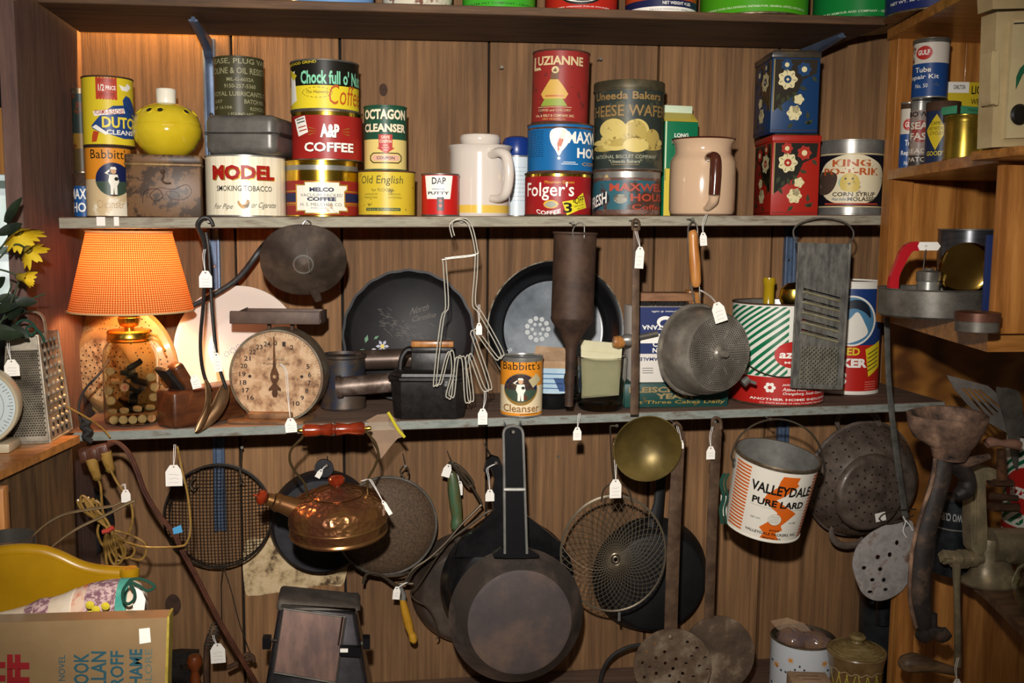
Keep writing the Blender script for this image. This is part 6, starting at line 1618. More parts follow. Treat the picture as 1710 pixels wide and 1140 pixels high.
b = MB(); segs = [(-30, 1044, 30, QW_), (0, 1040, 34, QW_), (20, 1037, 38, QW_), (45, 1032, 40, QM), (68, 1026, 46, QM), (88, 1022, 46, QW_), (108, 1018, 48, QW_), (126, 1012, 50, QW_), (128, 1012, 52, QP), (150, 1006, 54, QM), (180, 1002, 56, QM), (198, 1000, 58, QM), (202, 1000, 58, QT), (219, 1000, 57, QT), (220, 1000, 56, QW_), (232, 1002, 50, QW_), (242, 1006, 34, QW_), (244, 1010, 4, QW_)]
# swept sections, one cloth patch after another, softly puffed
sec = []
for i, (x, y, r_, m) in enumerate(segs):
    c0 = at(x, y + 8, YB0 - .085); k = t.s
    puff = 1 + .03 * math.sin(i * 2.1)
    sec.append([c0 + Vector((0, math.cos(a) * r_ * k * .75 * puff, math.sin(a) * r_ * k * .72 * puff)) for a in [2 * PI * j / 28 for j in range(28)]])
for i in range(len(sec) - 1):
    b.add(sec[i] + sec[i + 1], [[j, (j + 1) % 28, 28 + (j + 1) % 28, 28 + j] for j in range(28)], segs[i][3])
b.build('cover', t.o)
b = MB()
for x, y in ((150, 1010), (160, 1018), (150, 1026), (176, 1012), (168, 1030)): b.lathe([(0, .0012), (.0035, .0008), (.0045, 0)], paint('#c9b52a', .9), seg=12, M=Matrix.Translation(at(x, y, YB0 - .085 - .041)) @ Matrix.Rotation(PI / 2, 4, 'X'))
b.build('yellow_spots', t.o)
b = MB()
wt(b, [(216, 970), (206, 985), (206, 1002), (214, 1008), (224, 1000), (224, 986), (216, 970), (232, 966), (250, 972), (258, 980), (246, 986), (232, 978), (216, 970)], YB0 - .14, 2.6, YN_, smooth=6, seg=8); b.build('yarn_bow', t.o)
b = MB(); wplate(b, [(222, 978), (236, 984), (243, 1000), (240, 1026), (222, 1028)], YB0 - .13, .0008, WHITEP); b.build('paper_label', t.o)
BKM = mat('tan_book_cover', '#846b4b', '#957a57', rough=.35, scale=6, coat=.3); BRD = paint('#8e2226', .4); BTL = paint('#2e5560', .4); GLD = mat('yellowed_page_edge', '#8f7a28', '#a8923a', rough=.6, scale=60)
YB_ = YB0 - .20
t = hung('book', 'tan paperback with sideways red and blue lettering at the lower left corner', 'book', 140, 1140, YB_)
b = MB(); wplate(b, [(-60, 1041), (278, 1031), (281, 1036), (276, 1180), (-60, 1180)], YB_, .022, BKM)
bs_ = at(0, 1140, YB_); ex = at(278, 1031, YB_) - at(-60, 1041, YB_); ex.normalize(); ez = Vector((0, -1, 0)).cross(ex) * -1
sfb = Pl(bs_, ex * t.s, Vector((-ex.z, 0, ex.x)) * t.s, off=.0003)
sfb.n = Vector((0, -1, 0))
# lettering runs upwards: surface turned a quarter
class Rot:
    off = .0003; step = 0
    def pt(s, x, y): return (x, y)
    def __call__(s, u, v, o=0): p = at(u, v, YB_); return Vector((p.x, p.y - o - .0002, p.z))
rs = Rot()
def side_text(txt, x0, x1, y0, y1, m, bold=.02):
    # reads from the bottom up between x0..x1 (glyph height) and y1..y0 (line start to end)
    vv, ff = glyphs(txt, bold); a0 = min(v[0] for v in vv); a1 = max(v[0] for v in vv); b0 = min(v[1] for v in vv); b1 = max(v[1] for v in vv)
    out = [(x1 - (v[1] - b0) / (b1 - b0) * (x1 - x0), 0) for v in vv]
    out = [(x1 - (1 - (v[1] - b0) / (b1 - b0)) * 0 - (v[1] - b0) / (b1 - b0) * (x1 - x0), y1 - (v[0] - a0) / (a1 - a0) * (y1 - y0)) for v in vv]
    b.inkm(out, [f[::-1] for f in ff], m, rs, 1)
side_text('DUFF', 12, 50, 1092, 1216, BRD, .06); side_text('FLUFF', -34, 10, 1092, 1216, BRD, .06)
for l in []: pass
side_text('A NOVEL', 98, 109, 1093, 1150, BTL, .0); side_text('HOLBROOK', 123, 149, 1090, 1212, BTL, .02); side_text('McALLAN', 152, 178, 1087, 1196, BTL, .02); side_text('KAROFF', 184, 207, 1086, 1180, BTL, .02); side_text('GRAHAME', 216, 238, 1083, 1190, BTL, .03); side_text('ERIC BLORE', 242, 254, 1083, 1200, paint('#5a6a62', .4), .0)
b.build('cover', t.o)
b = MB(); wplate(b, [(279, 1029), (283, 1029), (279, 1180), (274, 1180)], YB_ - .0005, .022, GLD); b.build('spine_edge', t.o)
b = MB(); wplate(b, [(232, 1050), (250, 1048), (252, 1072), (233, 1075)], YB_ - .0012, .0006, WHITEP); b.build('price_sticker', t.o)
# ================================================================ things in the lower left: wire whisk, knobbed drill, tag
t = hung('crank_drill', 'old hand crank with round brown wooden knob and coiled spring, bottom left', 'tool', 330, 1110, -.14)
b = MB(); b.lathe([(0, 0), (9, 0), (8, 12), (6, 20), (7, 24), (12, 32), (13, 40), (10, 48), (0, 51)], mat('cherry_wood_knob', '#54260f', '#6e3616', rough=.3, scale=14, coat=.5), seg=28, M=Matrix.Translation(at(326, 1141, -.16)) @ Matrix.Scale(t.s, 4)); b.build('knob', t.o)
b = MB(); wt(b, [(345, 1160), (344, 1120), (345, 1082), (350, 1060)], -.15, 5, RUSTD, seg=8, smooth=4); b.build('shaft', t.o)
b = MB(); pts = []
for i in range(90):
    a = i * .55; u = i / 89; pts.append(at(362 - 14 * u + 8 * math.cos(a), 1040 + 40 * u + 4 * math.sin(a), -.155 + .008 * math.sin(a)))
b.tube(pts, .0011, TIND, seg=5); b.build('spring', t.o)
b = MB(); wt(b, [(380, 1115), (400, 1105), (422, 1098)], -.14, 4, RUSTD, seg=8); wt(b, [(398, 1100), (412, 1092), (422, 1096), (424, 1104)], -.14, 3.5, RUSTD, seg=8, smooth=4); b.build('crank', t.o)
b = MB(); wplate(b, [(284, 1092), (300, 1090), (330, 1091), (330, 1108), (300, 1110), (302, 1118), (330, 1120), (330, 1150), (284, 1150)], -.13, .02, IRON); b.build('frame', t.o)
price_tag(363, 1077, 24, 36, -.175, [(358, 1068), (356, 1060)], 'price tag on the coiled spring at bottom left', tilt=2)
# ================================================================ hung on and below the middle shelf
def disc_M(px, py, Y, ax, s=None):
    p = at(px, py, Y); return Matrix.Translation(p) @ axis_to(ax) @ Matrix.Scale(s or sc(p), 4)
# ---- square-mesh strainer
MW = mat('black_mesh_wire', '#2c2620', rough=.5, metal=.5); 
t = hung('mesh_strainer', 'round flat wire mesh strainer hanging over the blue upright at lower left', 'strainer', 364, 862, -.06)
M0 = disc_M(364, 862, -.06, (.0, -1, .04))
b = MB(); b.tube([M0 @ Vector((87 * math.cos(a), 87 * math.sin(a), 0)) for a in [2 * PI * i / 64 for i in range(64)]], .0020, MW, closed=True, seg=8)
b.tube([M0 @ Vector((87 * math.cos(a) - (6 * math.cos(a) if math.cos(a) < 0 else 0), 86 * math.sin(a), -14)) for a in [2 * PI * i / 64 for i in range(64)]], .0014, MW, closed=True, seg=6); b.build('rim', t.o)
b = MB(); g = 5.6
i = -15
while i <= 15:
    x = i * g; h_ = math.sqrt(max(0, 86 ** 2 - x * x)); n = 10
    sag = lambda r2: 13 * (1 - r2 / 86 ** 2)
    for horiz in (0, 1):
        pts = []
        for j in range(n + 1):
            y = -h_ + 2 * h_ * j / n; r2 = x * x + y * y
            pts.append(M0 @ Vector((y, x, sag(r2)) if horiz else (x, y, sag(r2))))
        if h_ > 4: b.tube(pts, .00055, MW, seg=4, caps=False)
    i += 1
b.build('mesh', t.o, kind='stuff')
b = MB(); wt(b, [(372, 948), (369, 975), (370, 1058)], -.055, .7, WIRED, seg=5); b.build('wire_leg', t.o); b = MB(); wt(b, [(374, 948), (386, 985), (400, 1040), (418, 1090)], -.055, .9, WIRED, seg=5, smooth=3); b.build('wire_leg', t.o); b = MB()
wt(b, [(326, 795), (318, 806), (322, 818), (330, 808)], -.07, 1.6, WIRED, smooth=3, seg=6); b.build('wire_hook', t.o); b = MB(); wt(b, [(400, 784), (404, 800), (400, 806), (410, 806)], -.07, 1.6, WIRED, smooth=3, seg=6); b.build('wire_hook', t.o)
b = MB(); wt(b, [(402, 782), (403, 765), (404, 748)], -.064, .8, WIRED, seg=5); b.build('hanger', t.o); nail(404, 747, -.07, into=0, label='nail above the flat mesh strainer')
# ---- iron pan behind the copper kettle
CI = mat('seasoned_iron', '#17171a', '#343236', '#232226', rough=.5, metal=.3, scale=14, bump=.15, lo=.3, hi=.7)
t = hung('iron_pan', 'round blackened iron pan hanging on the wall behind the copper kettle', 'pan', 538, 872, -.06)
M0 = disc_M(538, 873, -.035, (0, -1, .04))
b = MB(); b.lathe([(84, -14), (88, -14), (88, -10), (80, 18), (76, 22), (0, 22)], CI, seg=64, M=M0); b.build('bowl', t.o)
b = MB(); wplate(b, circ(541, 782, 16, 24, ry=15) , -.075, .006, CI, holes=[circ(545, 778, 4, 12)]); b.build('hanging_tab', t.o)
nail(545, 777, -.082, into=0, label='nail through the tab of the iron pan behind the kettle')
price_tag(536, 786, 9, 18, -.086, [(543, 778)], 'small tag on the iron pan behind the kettle knob', tilt=-30, marks=False)
# ---- copper kettle
CU = bpy.data.materials.new('hammered_copper'); CU.use_nodes = True; nt = CU.node_tree; bs = nt.nodes['Principled BSDF']
MATS['hammered_copper'] = CU
bs.inputs['Metallic'].default_value = .75; bs.inputs['Roughness'].default_value = .24
tc = nt.nodes.new('ShaderNodeTexCoord'); no = nt.nodes.new('ShaderNodeTexNoise'); no.inputs['Scale'].default_value = 14; no.inputs['Detail'].default_value = 5
cr = nt.nodes.new('ShaderNodeValToRGB'); cr.color_ramp.elements[0].color = srgb('#7a4a36'); cr.color_ramp.elements[1].color = srgb('#8c6238'); cr.color_ramp.elements[0].position = .4; cr.color_ramp.elements[1].position = .62
nt.links.new(tc.outputs['Object'], no.inputs[0]); nt.links.new(no.outputs['Fac'], cr.inputs[0]); nt.links.new(cr.outputs[0], bs.inputs['Base Color'])
vo = nt.nodes.new('ShaderNodeTexVoronoi'); vo.inputs['Scale'].default_value = 105; bp = nt.nodes.new('ShaderNodeBump'); bp.inputs['Strength'].default_value = .9; bp.inputs['Distance'].default_value = .002
nt.links.new(tc.outputs['Object'], vo.inputs['Vector']); nt.links.new(vo.outputs['Distance'], bp.inputs['Height']); nt.links.new(bp.outputs[0], bs.inputs['Normal'])
CUS = mat('smooth_copper', '#7c5034', '#8f6a3c', rough=.28, metal=.75, scale=14); CHW = mat('cherry_wood', '#5e1c0c', '#8a2e12', rough=.15, scale=10, st=(3, 3, .6), coat=.8)
Yk = -.345
t = T('copper_kettle', 'hammered copper kettle with red-brown wooden handle and knobs, hanging from the middle shelf', 'kettle', at(566, 889, Yk), rz=R(-4), tilt=Matrix.Rotation(R(-1.5), 4, 'Y') @ Matrix.Rotation(R(5), 4, 'X'))
KZ = Matrix.Scale(.82, 4, (0, 0, 1))
b = t.mb(); b.lathe([(0, 1), (76, 0), (80, 1, CUS), (81.5, 5), (80, 9), (80.5, 12, CU), (81, 26, CUS), (82, 28), (81, 31, CU), (81.5, 50), (79, 62), (72, 71), (60, 78), (46, 82, CUS), (44, 83)], CU, seg=72, M=KZ); b.build('body', t.o)
b = t.mb(); b.lathe([(44, 84), (45, 86), (36, 92), (20, 98), (8, 101), (0, 101)], CU, seg=56, M=KZ); lid = b.build('lid', t.o)
b = t.mb(); b.lathe([(0, 80), (7, 81), (7, 84), (12, 87), (14, 91), (13.5, 96), (9, 100), (0, 101)], CHW, seg=36); b.build('lid_knob', lid)
b = t.mb(); b.tube([(-58, -12, 46), (-84, -18, 60), (-100, -22, 68)], [19, 15, 13.5], CUS, seg=28); b.tube([(-92, -20, 64), (-96, -21, 66)], 15.5, CUS, seg=28); b.tube([(-102, -22, 69), (-110, -24, 73)], [11, 10], CUS, seg=24); sp = b.build('spout', t.o)
b = t.mb(); M_ = axis_to((-1, -.2, .45), (-110, -24, 73)); b.lathe([(0, 0), (7, 1), (10, 3), (13, 6), (13.5, 10), (10, 15), (4, 17), (2, 18), (1.5, 24, BRASSL), (0, 25)], CHW, seg=28, M=M_); b.build('whistle_knob', sp)
b = t.mb(); WB = mat('aged_brass_wire', '#7a6844', rough=.3, metal=.9)
hz = 179
b.tube([(-50, 0, 64), (-50, 0, 78), (-54, 0, 92), (-68, 0, 112), (-74, 0, 130), (-70, 0, 148), (-54, 0, 164), (-50, 0, hz - 8)], 2.1, WB, smooth=6, seg=8)
b.build('bail_wire', t.o); b = t.mb(); b.tube([(50, 0, 64), (50, 0, 78), (52, 0, 92), (64, 0, 114), (70, 0, 134), (66, 0, 154), (55, 0, hz - 10), (50, 0, hz)], 2.1, WB, smooth=6, seg=8); b.build('bail_wire', t.o)
b = t.mb(); Mh = Matrix.Translation((0, 0, hz)) @ Matrix.Rotation(PI / 2, 4, 'Y') @ Matrix.Rotation(R(0), 4, 'X')
b.lathe([(0, -60), (3, -58), (4, -54), (3, -50, CHW), (8, -50), (11, -46), (10, -32), (8.5, -20), (10.5, -8), (11, -4), (8.5, -2), (8.5, 2), (11, 4), (10.5, 8), (8.5, 22), (10.5, 36), (11, 46), (8, 50, BRASSL), (3, 50), (4, 56), (3, 60), (0, 61)], BRASSL, seg=32, M=Mh); b.build('grip', t.o)
nail(557, 724, Yk - .012, into=YS, label='nail under the wooden grip of the copper kettle')
price_tag(640, 838, 7, 30, -.37, [(622, 806), (616, 800, -.36), (604, 803, -.35)], 'white tag seen edge-on, tied to the kettle bail', tilt=30, marks=False)
# ---- plastic bag with yellow zip
t = hung('plastic_bag', 'crumpled clear plastic bag with yellow zip edge hanging over the shelf beside the kettle handle', 'bag', 640, 735, -.28)
BAG = mat('clear_bag', '#c9a98c', rough=.15, alpha=.42, coat=.5, bump=.8, bscale=70)
b = MB(); g_ = [[(608, 704), (630, 692), (650, 690), (662, 700), (672, 718)], [(614, 720), (632, 712), (648, 710), (662, 718), (676, 728)], [(622, 742), (634, 736), (648, 732), (658, 730), (664, 732)], [(634, 766), (638, 764), (644, 756), (650, 748), (655, 742)]]
vs = []; rnd = random.Random(1)
for j, r_ in enumerate(g_):
    for i, (x, y) in enumerate(r_): vs.append(at(x, y, -.272 - (.008 * rnd.random()) + (.02 if j == 0 else 0)))
fs_ = [[j * 5 + i, j * 5 + i + 1, (j + 1) * 5 + i + 1, (j + 1) * 5 + i] for j in range(3) for i in range(4)]
b.add(vs, fs_, BAG); b.build('film', t.o)
b = MB(); wt(b, [(648, 688), (655, 700), (664, 716), (676, 730)], -.276, 2.4, paint('#b5a81c', .4), seg=6, flat=.3, nrm=(0, 1, 0), smooth=3); b.build('zip', t.o)
# ---- fine sieve with yellow wooden handle
SCR = mat('brown_wire_screen', '#3f3022', '#5c4734', rough=.7, metal=.15, scale=260, lo=.4, hi=.6, bump=.3)
t = hung('fine_sieve', 'round fine brown wire sieve with yellow wooden handle pointing down', 'sieve', 648, 878, -.10)
M0 = disc_M(646, 878, -.10, (.05, -1, .03))
b = MB(); b.lathe([(0, 16), (40, 14), (66, 8), (80, 0), (82, -3), (80, -3), (66, 5), (0, 13)], SCR, seg=64, M=M0); b.build('screen', t.o)
b = MB(); b.tube([M0 @ Vector((83 * math.cos(a), 83 * math.sin(a), 0)) for a in [2 * PI * i / 64 for i in range(64)]], .0026, TIND, closed=True, seg=8); b.build('rim', t.o)
b = MB(); wt(b, [(676, 798), (669, 790), (670, 783), (677, 777), (682, 785), (681, 794)], -.104, 1.5, WIRED, smooth=4, seg=6)
wt(b, [(607, 974), (608, 966), (613, 958), (622, 956), (636, 960), (654, 972), (664, 978), (668, 974), (690, 974)], -.115, 2.6, WIRED, smooth=4, seg=8); wt(b, [(592, 945), (612, 956), (640, 961), (668, 960), (684, 955)], -.112, 2.2, CHROME, smooth=4, seg=8); b.build('hanger', t.o)
b = MB(); wt(b, [(668, 978), (674, 992), (673, 1002)], -.115, [3, 4.5, 5], TIN, seg=10); wt(b, [(672, 1000), (676, 1018), (682, 1042), (686, 1056), (689, 1062), (690, 1070), (688, 1073)], -.115, [5, 7, 7.5, 5.5, 7, 6.5, 2], mat('yellow_wood_handle', '#a5751c', '#bf8e2c', rough=.35, scale=14, coat=.4), seg=16, smooth=3); b.build('handle', t.o)
nail(677, 778, -.107, into=0, label='nail holding the round fine sieve')
price_tag(663, 982, 12, 24, -.13, [(672, 976), (680, 972)], 'price tag at the yellow handle of the fine sieve', tilt=-6)
# ---- small pan with green handle
PANB = mat('brown_black_pan', '#2f2722', '#5e5148', '#433932', rough=.38, metal=.3, scale=9, lo=.3, hi=.7)
t = hung('small_frying_pan', 'small brown-black frying pan with green wooden handle, left of the big skillet', 'frying pan', 775, 985, -.08)
M0 = disc_M(782, 988, -.06, (-.12, -1, .0))
b = MB(); b.lathe([(96, -20), (98, -19), (97, -16), (80, 18), (76, 22), (72, 23), (0, 22)], PANB, seg=72, M=M0, rfun=lambda a, z: 1 + .09 * max(0, -math.cos(a + .35)) ** 10 * (z < 0)); b.build('pan', t.o)
b = MB(); wt(b, [(772, 912), (762, 896), (760, 880)], -.09, [10, 6, 6], PANB, seg=10, flat=.5, nrm=(0, 1, 0)); b.build('tang', t.o)
b = MB(); GW = mat('green_painted_wood', '#2c4a34', '#3d5c40', '#54502c', rough=.45, scale=16, st=(4, 4, .6), coat=.2)
wt(b, [(754, 788), (756, 800), (758, 820), (761, 845), (763, 862), (763, 872), (762, 880), (762, 884)], -.095, [6, 9, 10.5, 10.5, 9, 10.5, 10, 6], GW, seg=18, smooth=3); b.build('handle', t.o)
b = MB(); wt(b, [(752, 788), (748, 776), (754, 770), (762, 778), (762, 790)], -.10, 1.6, WIRED, smooth=3, seg=6); b.build('ring', t.o)
nail(755, 773, -.104, into=0, label='nail above the green handle')
price_tag(749, 778, 14, 24, -.11, [(755, 773)], 'cream price tag left of the green handle', tilt=-18, marks=False)
price_tag(768, 806, 9, 26, -.088, [(760, 778)], 'second tag tucked behind the green handle', marks=False)
# ---- wire lifter
t = hung('wire_lifter', 'long crossed iron wire pot lifter between the sieve and the big skillet', 'lifter', 730, 900, -.12)
b = MB(); wt(b, [(752, 772), (760, 780), (772, 800), (784, 812), (790, 806), (774, 784), (758, 774), (780, 800), (803, 838), (800, 846), (770, 876), (745, 905), (716, 932), (690, 950), (676, 972)], -.125, 2.2, WIRED, smooth=4, seg=7); b.build('upper_wire', t.o)
b = MB(); wt(b, [(836, 866), (824, 854), (812, 856), (780, 880), (748, 905), (735, 922), (712, 935), (690, 955), (680, 975)], -.118, 2.2, WIRED, smooth=4, seg=7); b.build('lower_wire', t.o)
b = MB(); wt(b, [(735, 922), (728, 932), (700, 975), (686, 988), (692, 1000), (712, 1012), (724, 1030), (730, 1050), (732, 1062), (728, 1066)], -.122, 1.5, WIRED, smooth=4, seg=7); b.build('bent_tail', t.o)
# ---- two black skillets
SKB = mat('black_skillet_enamel', '#0f0f10', '#1b1a1b', rough=.25, scale=20, coat=.3)
SK = mat('burnt_steel', '#4c4038', '#6e5d53', '#3e3833', rough=.42, metal=.3, scale=8, lo=.25, hi=.72, bump=.05)
SKC = mat('burnt_steel_base', '#3a3436', '#725a4a', '#4e4442', rough=.48, metal=.25, scale=7, lo=.3, hi=.7, bump=.06)
t = hung('skillet', 'second black skillet mostly hidden behind the big one, its curled handle at upper left', 'skillet', 848, 975, -.15)
M0 = disc_M(850, 980, -.13, (0, -1, 0))
b = MB(); b.lathe([(112, -16), (114, -15), (113, -12), (92, 24), (86, 28), (0, 28)], SKB, seg=72, M=M0); b.build('pan', t.o)
b = MB(); wplate(b, [(808, 788), (812, 768), (822, 761), (834, 765), (840, 780), (842, 800), (850, 850), (876, 858), (905, 880), (935, 905), (945, 930), (760, 930), (768, 905), (800, 880), (824, 855), (822, 830), (826, 800), (820, 782), (815, 790)], -.165, .012, SKB, holes=[circ(828, 774, 4, 12)]); b.build('handle', t.o)
nail(828, 773, -.17, into=0, label='nail through the curled handle of the hidden skillet')
price_tag(818, 820, 15, 22, -.185, [(816, 796), (814, 782, -.18), (826, 775, -.172)], 'white price tag left of the big skillet handle', marks=False)
Ysk = -.295
t = hung('large_skillet', 'big round steel skillet hanging bottom outward in the centre, with black wire-framed handle', 'skillet', 862, 1040, Ysk)
M0 = disc_M(863, 1028, -.27, (0, -1, .07))
b = MB(); b.lathe([(109, -8), (113, -8), (114, -5), (111, -2), (89, 30), (86, 33, SKC), (78, 34), (0, 33)], SK, seg=96, M=M0); b.build('pan', t.o)
HB = mat('black_bakelite', '#121214', rough=.3, coat=.4)
b = MB(); wplate(b, spl([(843, 900), (842, 720), (847, 713), (857, 710), (867, 713), (872, 720), (878, 900), (884, 916), (900, 930), (825, 930), (838, 914)], 3, True), Ysk - .002, .012, HB, holes=[circ(856, 722, 4, 12)]); b.build('grip', t.o)
b = MB(); wt(b, [(843, 924), (842, 800), (841, 740), (841, 722), (846, 714), (857, 711), (868, 714), (873, 722), (874, 740), (876, 800), (880, 924)], Ysk - .008, 2.4, TIN, smooth=3, seg=8); wt(b, [(841, 817), (877, 817)], Ysk - .010, 3.4, TIN, seg=6); b.build('wire_frame', t.o)
nail(857, 721, Ysk - .004, label='nail in the shelf edge holding the big skillet')
# ---- woven wire basket
t = hung('wire_basket', 'round woven wire frying basket with rusty mesh, right of the big skillet', 'basket', 1024, 922, -.20)
Mb_ = disc_M(1024, 924, -.19, (-.12, -1, .0))
Rr = 96
def bp_pt(u, a):
    r_ = Rr * u; z = 30 * (1 - u ** 2.6)
    return Mb_ @ Vector((r_ * math.cos(a) * .92, r_ * math.sin(a) * 1.04, z))
b = MB(); n = 44
for sgn in (1, -1):
    for i in range(n):
        a0 = 2 * PI * i / n
        b.tube([bp_pt(.10 + .90 * j / 16, a0 + sgn * 1.15 * (j / 16) ** .75) for j in range(17)], .00062, WIRE, seg=4, caps=False)
b.build('mesh', t.o, kind='stuff')
b = MB()
for u, r_ in ((1.0, .0016), (.985, .0012), (.10, .002), (.05, .002)): b.tube([bp_pt(u, 2 * PI * i / 56) for i in range(56)], r_, WIRE, closed=True, seg=6)
b.build('rings', t.o)
b = MB(); wt(b, [(1004, 838), (1008, 818), (1020, 808), (1036, 808), (1050, 818), (1054, 838)], -.20, 1.5, WIRED, smooth=4, seg=6); wt(b, [(1032, 712), (1022, 711), (1019, 718), (1022, 780), (1026, 806)], -.272, 1.4, WIRED, smooth=4, seg=6); b.build('handle', t.o)
b = MB(); wt(b, [(1034, 1022), (1034, 1036)], -.20, 2.5, TIN, seg=6); b.build('stud', t.o)
nail(1030, 711, -.268, label='nail holding the wire basket hook')
for x_, y_ in ((838, 112), (1003, 98)): nail(x_, y_, -.03, into=0, label='bent dark nail in the wall board %s the faded red can' % ('left of' if x_ < 900 else 'right of'))
nail(932, 762, -.006, into=0, label='lone nail in the boards right of the skillet handle')
price_tag(1028, 803, 20, 34, -.30, [(1028, 780), (1026, 740, -.285)], 'price tag below the brass ladle, over the wire basket')
# ---- black pan behind
t = hung('black_pan', 'large dull black pan hanging behind the wire basket and skimmer', 'pan', 1092, 965, -.06)
M0 = disc_M(1092, 966, -.05, (0, -1, 0))
b = MB(); b.lathe([(98, -24), (100, -23), (99, -20), (84, 16), (78, 20), (0, 20)], mat('dull_black', '#0d0d0e', '#171718', rough=.55, scale=12), seg=72, M=M0); b.build('pan', t.o)
b = MB(); wt(b, [(1092, 880), (1100, 840), (1104, 800), (1106, 745)], -.075, [14, 9, 8, 8], mat('dull_black'), seg=10, flat=.4, nrm=(0, 1, 0)); b.build('handle', t.o)
t = hung('iron_hoop', 'thin dark iron hoop curving at the bottom centre', 'hoop', 1030, 1110, -.10)
b = MB(); wt(b, [(1075, 1076), (1050, 1080), (1024, 1094), (1008, 1116), (1000, 1150)], -.10, 3.2, IRONM, smooth=5, seg=8); b.build('hoop', t.o)
# ---- perforated skimmer and turner with flat straps
STR = mat('rusty_strap', '#3e2a1e', '#6e5440', '#54402f', rough=.6, metal=.35, scale=26, lo=.35, hi=.7)
PATN = mat('worn_skimmer', '#4a3a2e', '#a0917c', '#6e5c4a', rough=.5, metal=.3, scale=16, lo=.36, hi=.66)
t = hung('perforated_skimmer', 'long-handled round skimmer with small holes and wide rusty strap, bottom right of centre', 'skimmer', 1122, 1120, -.30)
b = MB(); wt(b, [(1136, 722), (1131, 780), (1126, 880), (1122, 980), (1120, 1052)], -.30, [9, 11.5, 12, 12.5, 12.5], STR, seg=8, flat=.16, nrm=(0, 1, 0)); wt(b, [(1136, 726), (1137, 714), (1130, 706), (1124, 710), (1124, 722)], -.30, 3, STR, smooth=3, seg=6); b.build('strap', t.o)
b = MB(); hl_ = [circ(x, y, 3, 8) for x, y in [(1094, 1074), (1148, 1072), (1080, 1088), (1110, 1088), (1164, 1082), (1096, 1098), (1129, 1100), (1155, 1096), (1072, 1106), (1111, 1107), (1146, 1108), (1178, 1098), (1085, 1112), (1124, 1116), (1168, 1112), (1096, 1124), (1140, 1124), (1182, 1118), (1118, 1128), (1158, 1130), (1076, 1130), (1134, 1139)]]
wplate(b, circ(1123, 1112, 65, 48, ry=63), -.305, .0015, PATN, holes=hl_); b.lathe([(0, .002), (.004, .001), (.005, 0)], PATN, seg=12, M=Matrix.Translation(at(1120, 1064, -.306)) @ Matrix.Rotation(PI / 2, 4, 'X')); b.build('disc', t.o)
nail(1131, 709, -.298, label='nail holding the perforated skimmer strap')
price_tag(1138, 738, 8, 16, -.31, [(1134, 722), (1131, 712)], 'tiny tag at the top of the perforated skimmer strap', marks=False)
t = hung('pancake_turner', 'long-handled rusty round turner without holes, behind the perforated skimmer', 'turner', 1200, 1088, -.275)
b = MB(); wt(b, [(1197, 706), (1196, 740), (1190, 850), (1186, 960), (1184, 1032)], -.275, [9, 9.5, 9.5, 9.5, 9], STR, seg=8, flat=.16, nrm=(0, 1, 0)); wt(b, [(1190, 716), (1190, 702), (1196, 697), (1203, 702), (1204, 716)], -.275, 3, STR, smooth=3, seg=6); b.build('strap', t.o)
b = MB(); wplate(b, circ(1200, 1091, 60, 44, ry=63), -.275, .0018, mat('patchy_rust_disc', '#46382c', '#8f7c66', '#5c4a3a', rough=.7, metal=.2, scale=11, lo=.4, hi=.62)); b.build('blade', t.o)
nail(1194, 704, -.282, label='nail holding the rusty round turner')
price_tag(1187, 748, 15, 24, -.295, [(1186, 730), (1190, 712, -.285)], 'price tag tied to the strap of the round turner')
# ---- brass ladle on its long strap
Yl = -.315
BRS = mat('old_brass_bowl', '#4a3e20', '#7e6c3c', '#625228', rough=.4, metal=.5, scale=10, lo=.3, hi=.7, bump=.08)
t = hung('brass_ladle', 'round hollow brass ladle bowl hanging from a long flat brown strap', 'ladle', 1081, 749, Yl)
b = MB(); wt(b, [(1062, 380), (1062, 440), (1061, 560), (1060, 640), (1059, 692)], Yl + .012, [5, 6.5, 7, 7.5, 8], STR, seg=8, flat=.2, nrm=(0, 1, 0)); wt(b, [(1057, 384), (1056, 372), (1061, 366), (1067, 371), (1067, 384)], Yl + .012, 2.4, STR, smooth=3, seg=6); b.build('strap', t.o)
M0 = disc_M(1081, 749, Yl, (-.10, -1, -.12))
b = MB(); b.lathe([(0, -30), (20, -28), (40, -18), (54, -2), (56, 1), (58, 1), (57, -2), (43, -20), (22, -31), (0, -33)], BRS, seg=64, M=M0); b.build('bowl', t.o)
nail(1062, 368, -.303, label='nail holding the long brass ladle strap')
# ---- lard pail
Yb = -.335
c0 = at(1272, 878, Yb)
t = T('lard_pail', 'white and orange lard pail with wire bail hanging below the middle shelf', 'pail', c0, rz=R(-9), tilt=Matrix.Rotation(R(7.5), 4, 'Y') @ Matrix.Rotation(R(9), 4, 'X'))
PW = litho('#dcd6c8', '#a89a80', .74); PO = paint('#cf5f18', .35)
b = t.mb(); b.lathe([(0, 1), (60, 0), (62.5, 1), (62.5, 3), (61, 4, PW), (67.5, 124, RIM), (69.5, 125), (69.5, 129), (68, 131), (66.5, 130, TIN), (60, 4), (0, 4)], PW, seg=72)
sf = Cyl(61, taper=.055); sf.k = -1
for i in range(20):
    y = 8 + i * 5.7
    b.ink([(-60.5, y), (-45, y), (-45, y + 2.9), (-60.5, y + 2.9)], PO, sf); b.ink([(45, y), (57, y), (57, y + 2.9), (45, y + 2.9)], PO, sf)
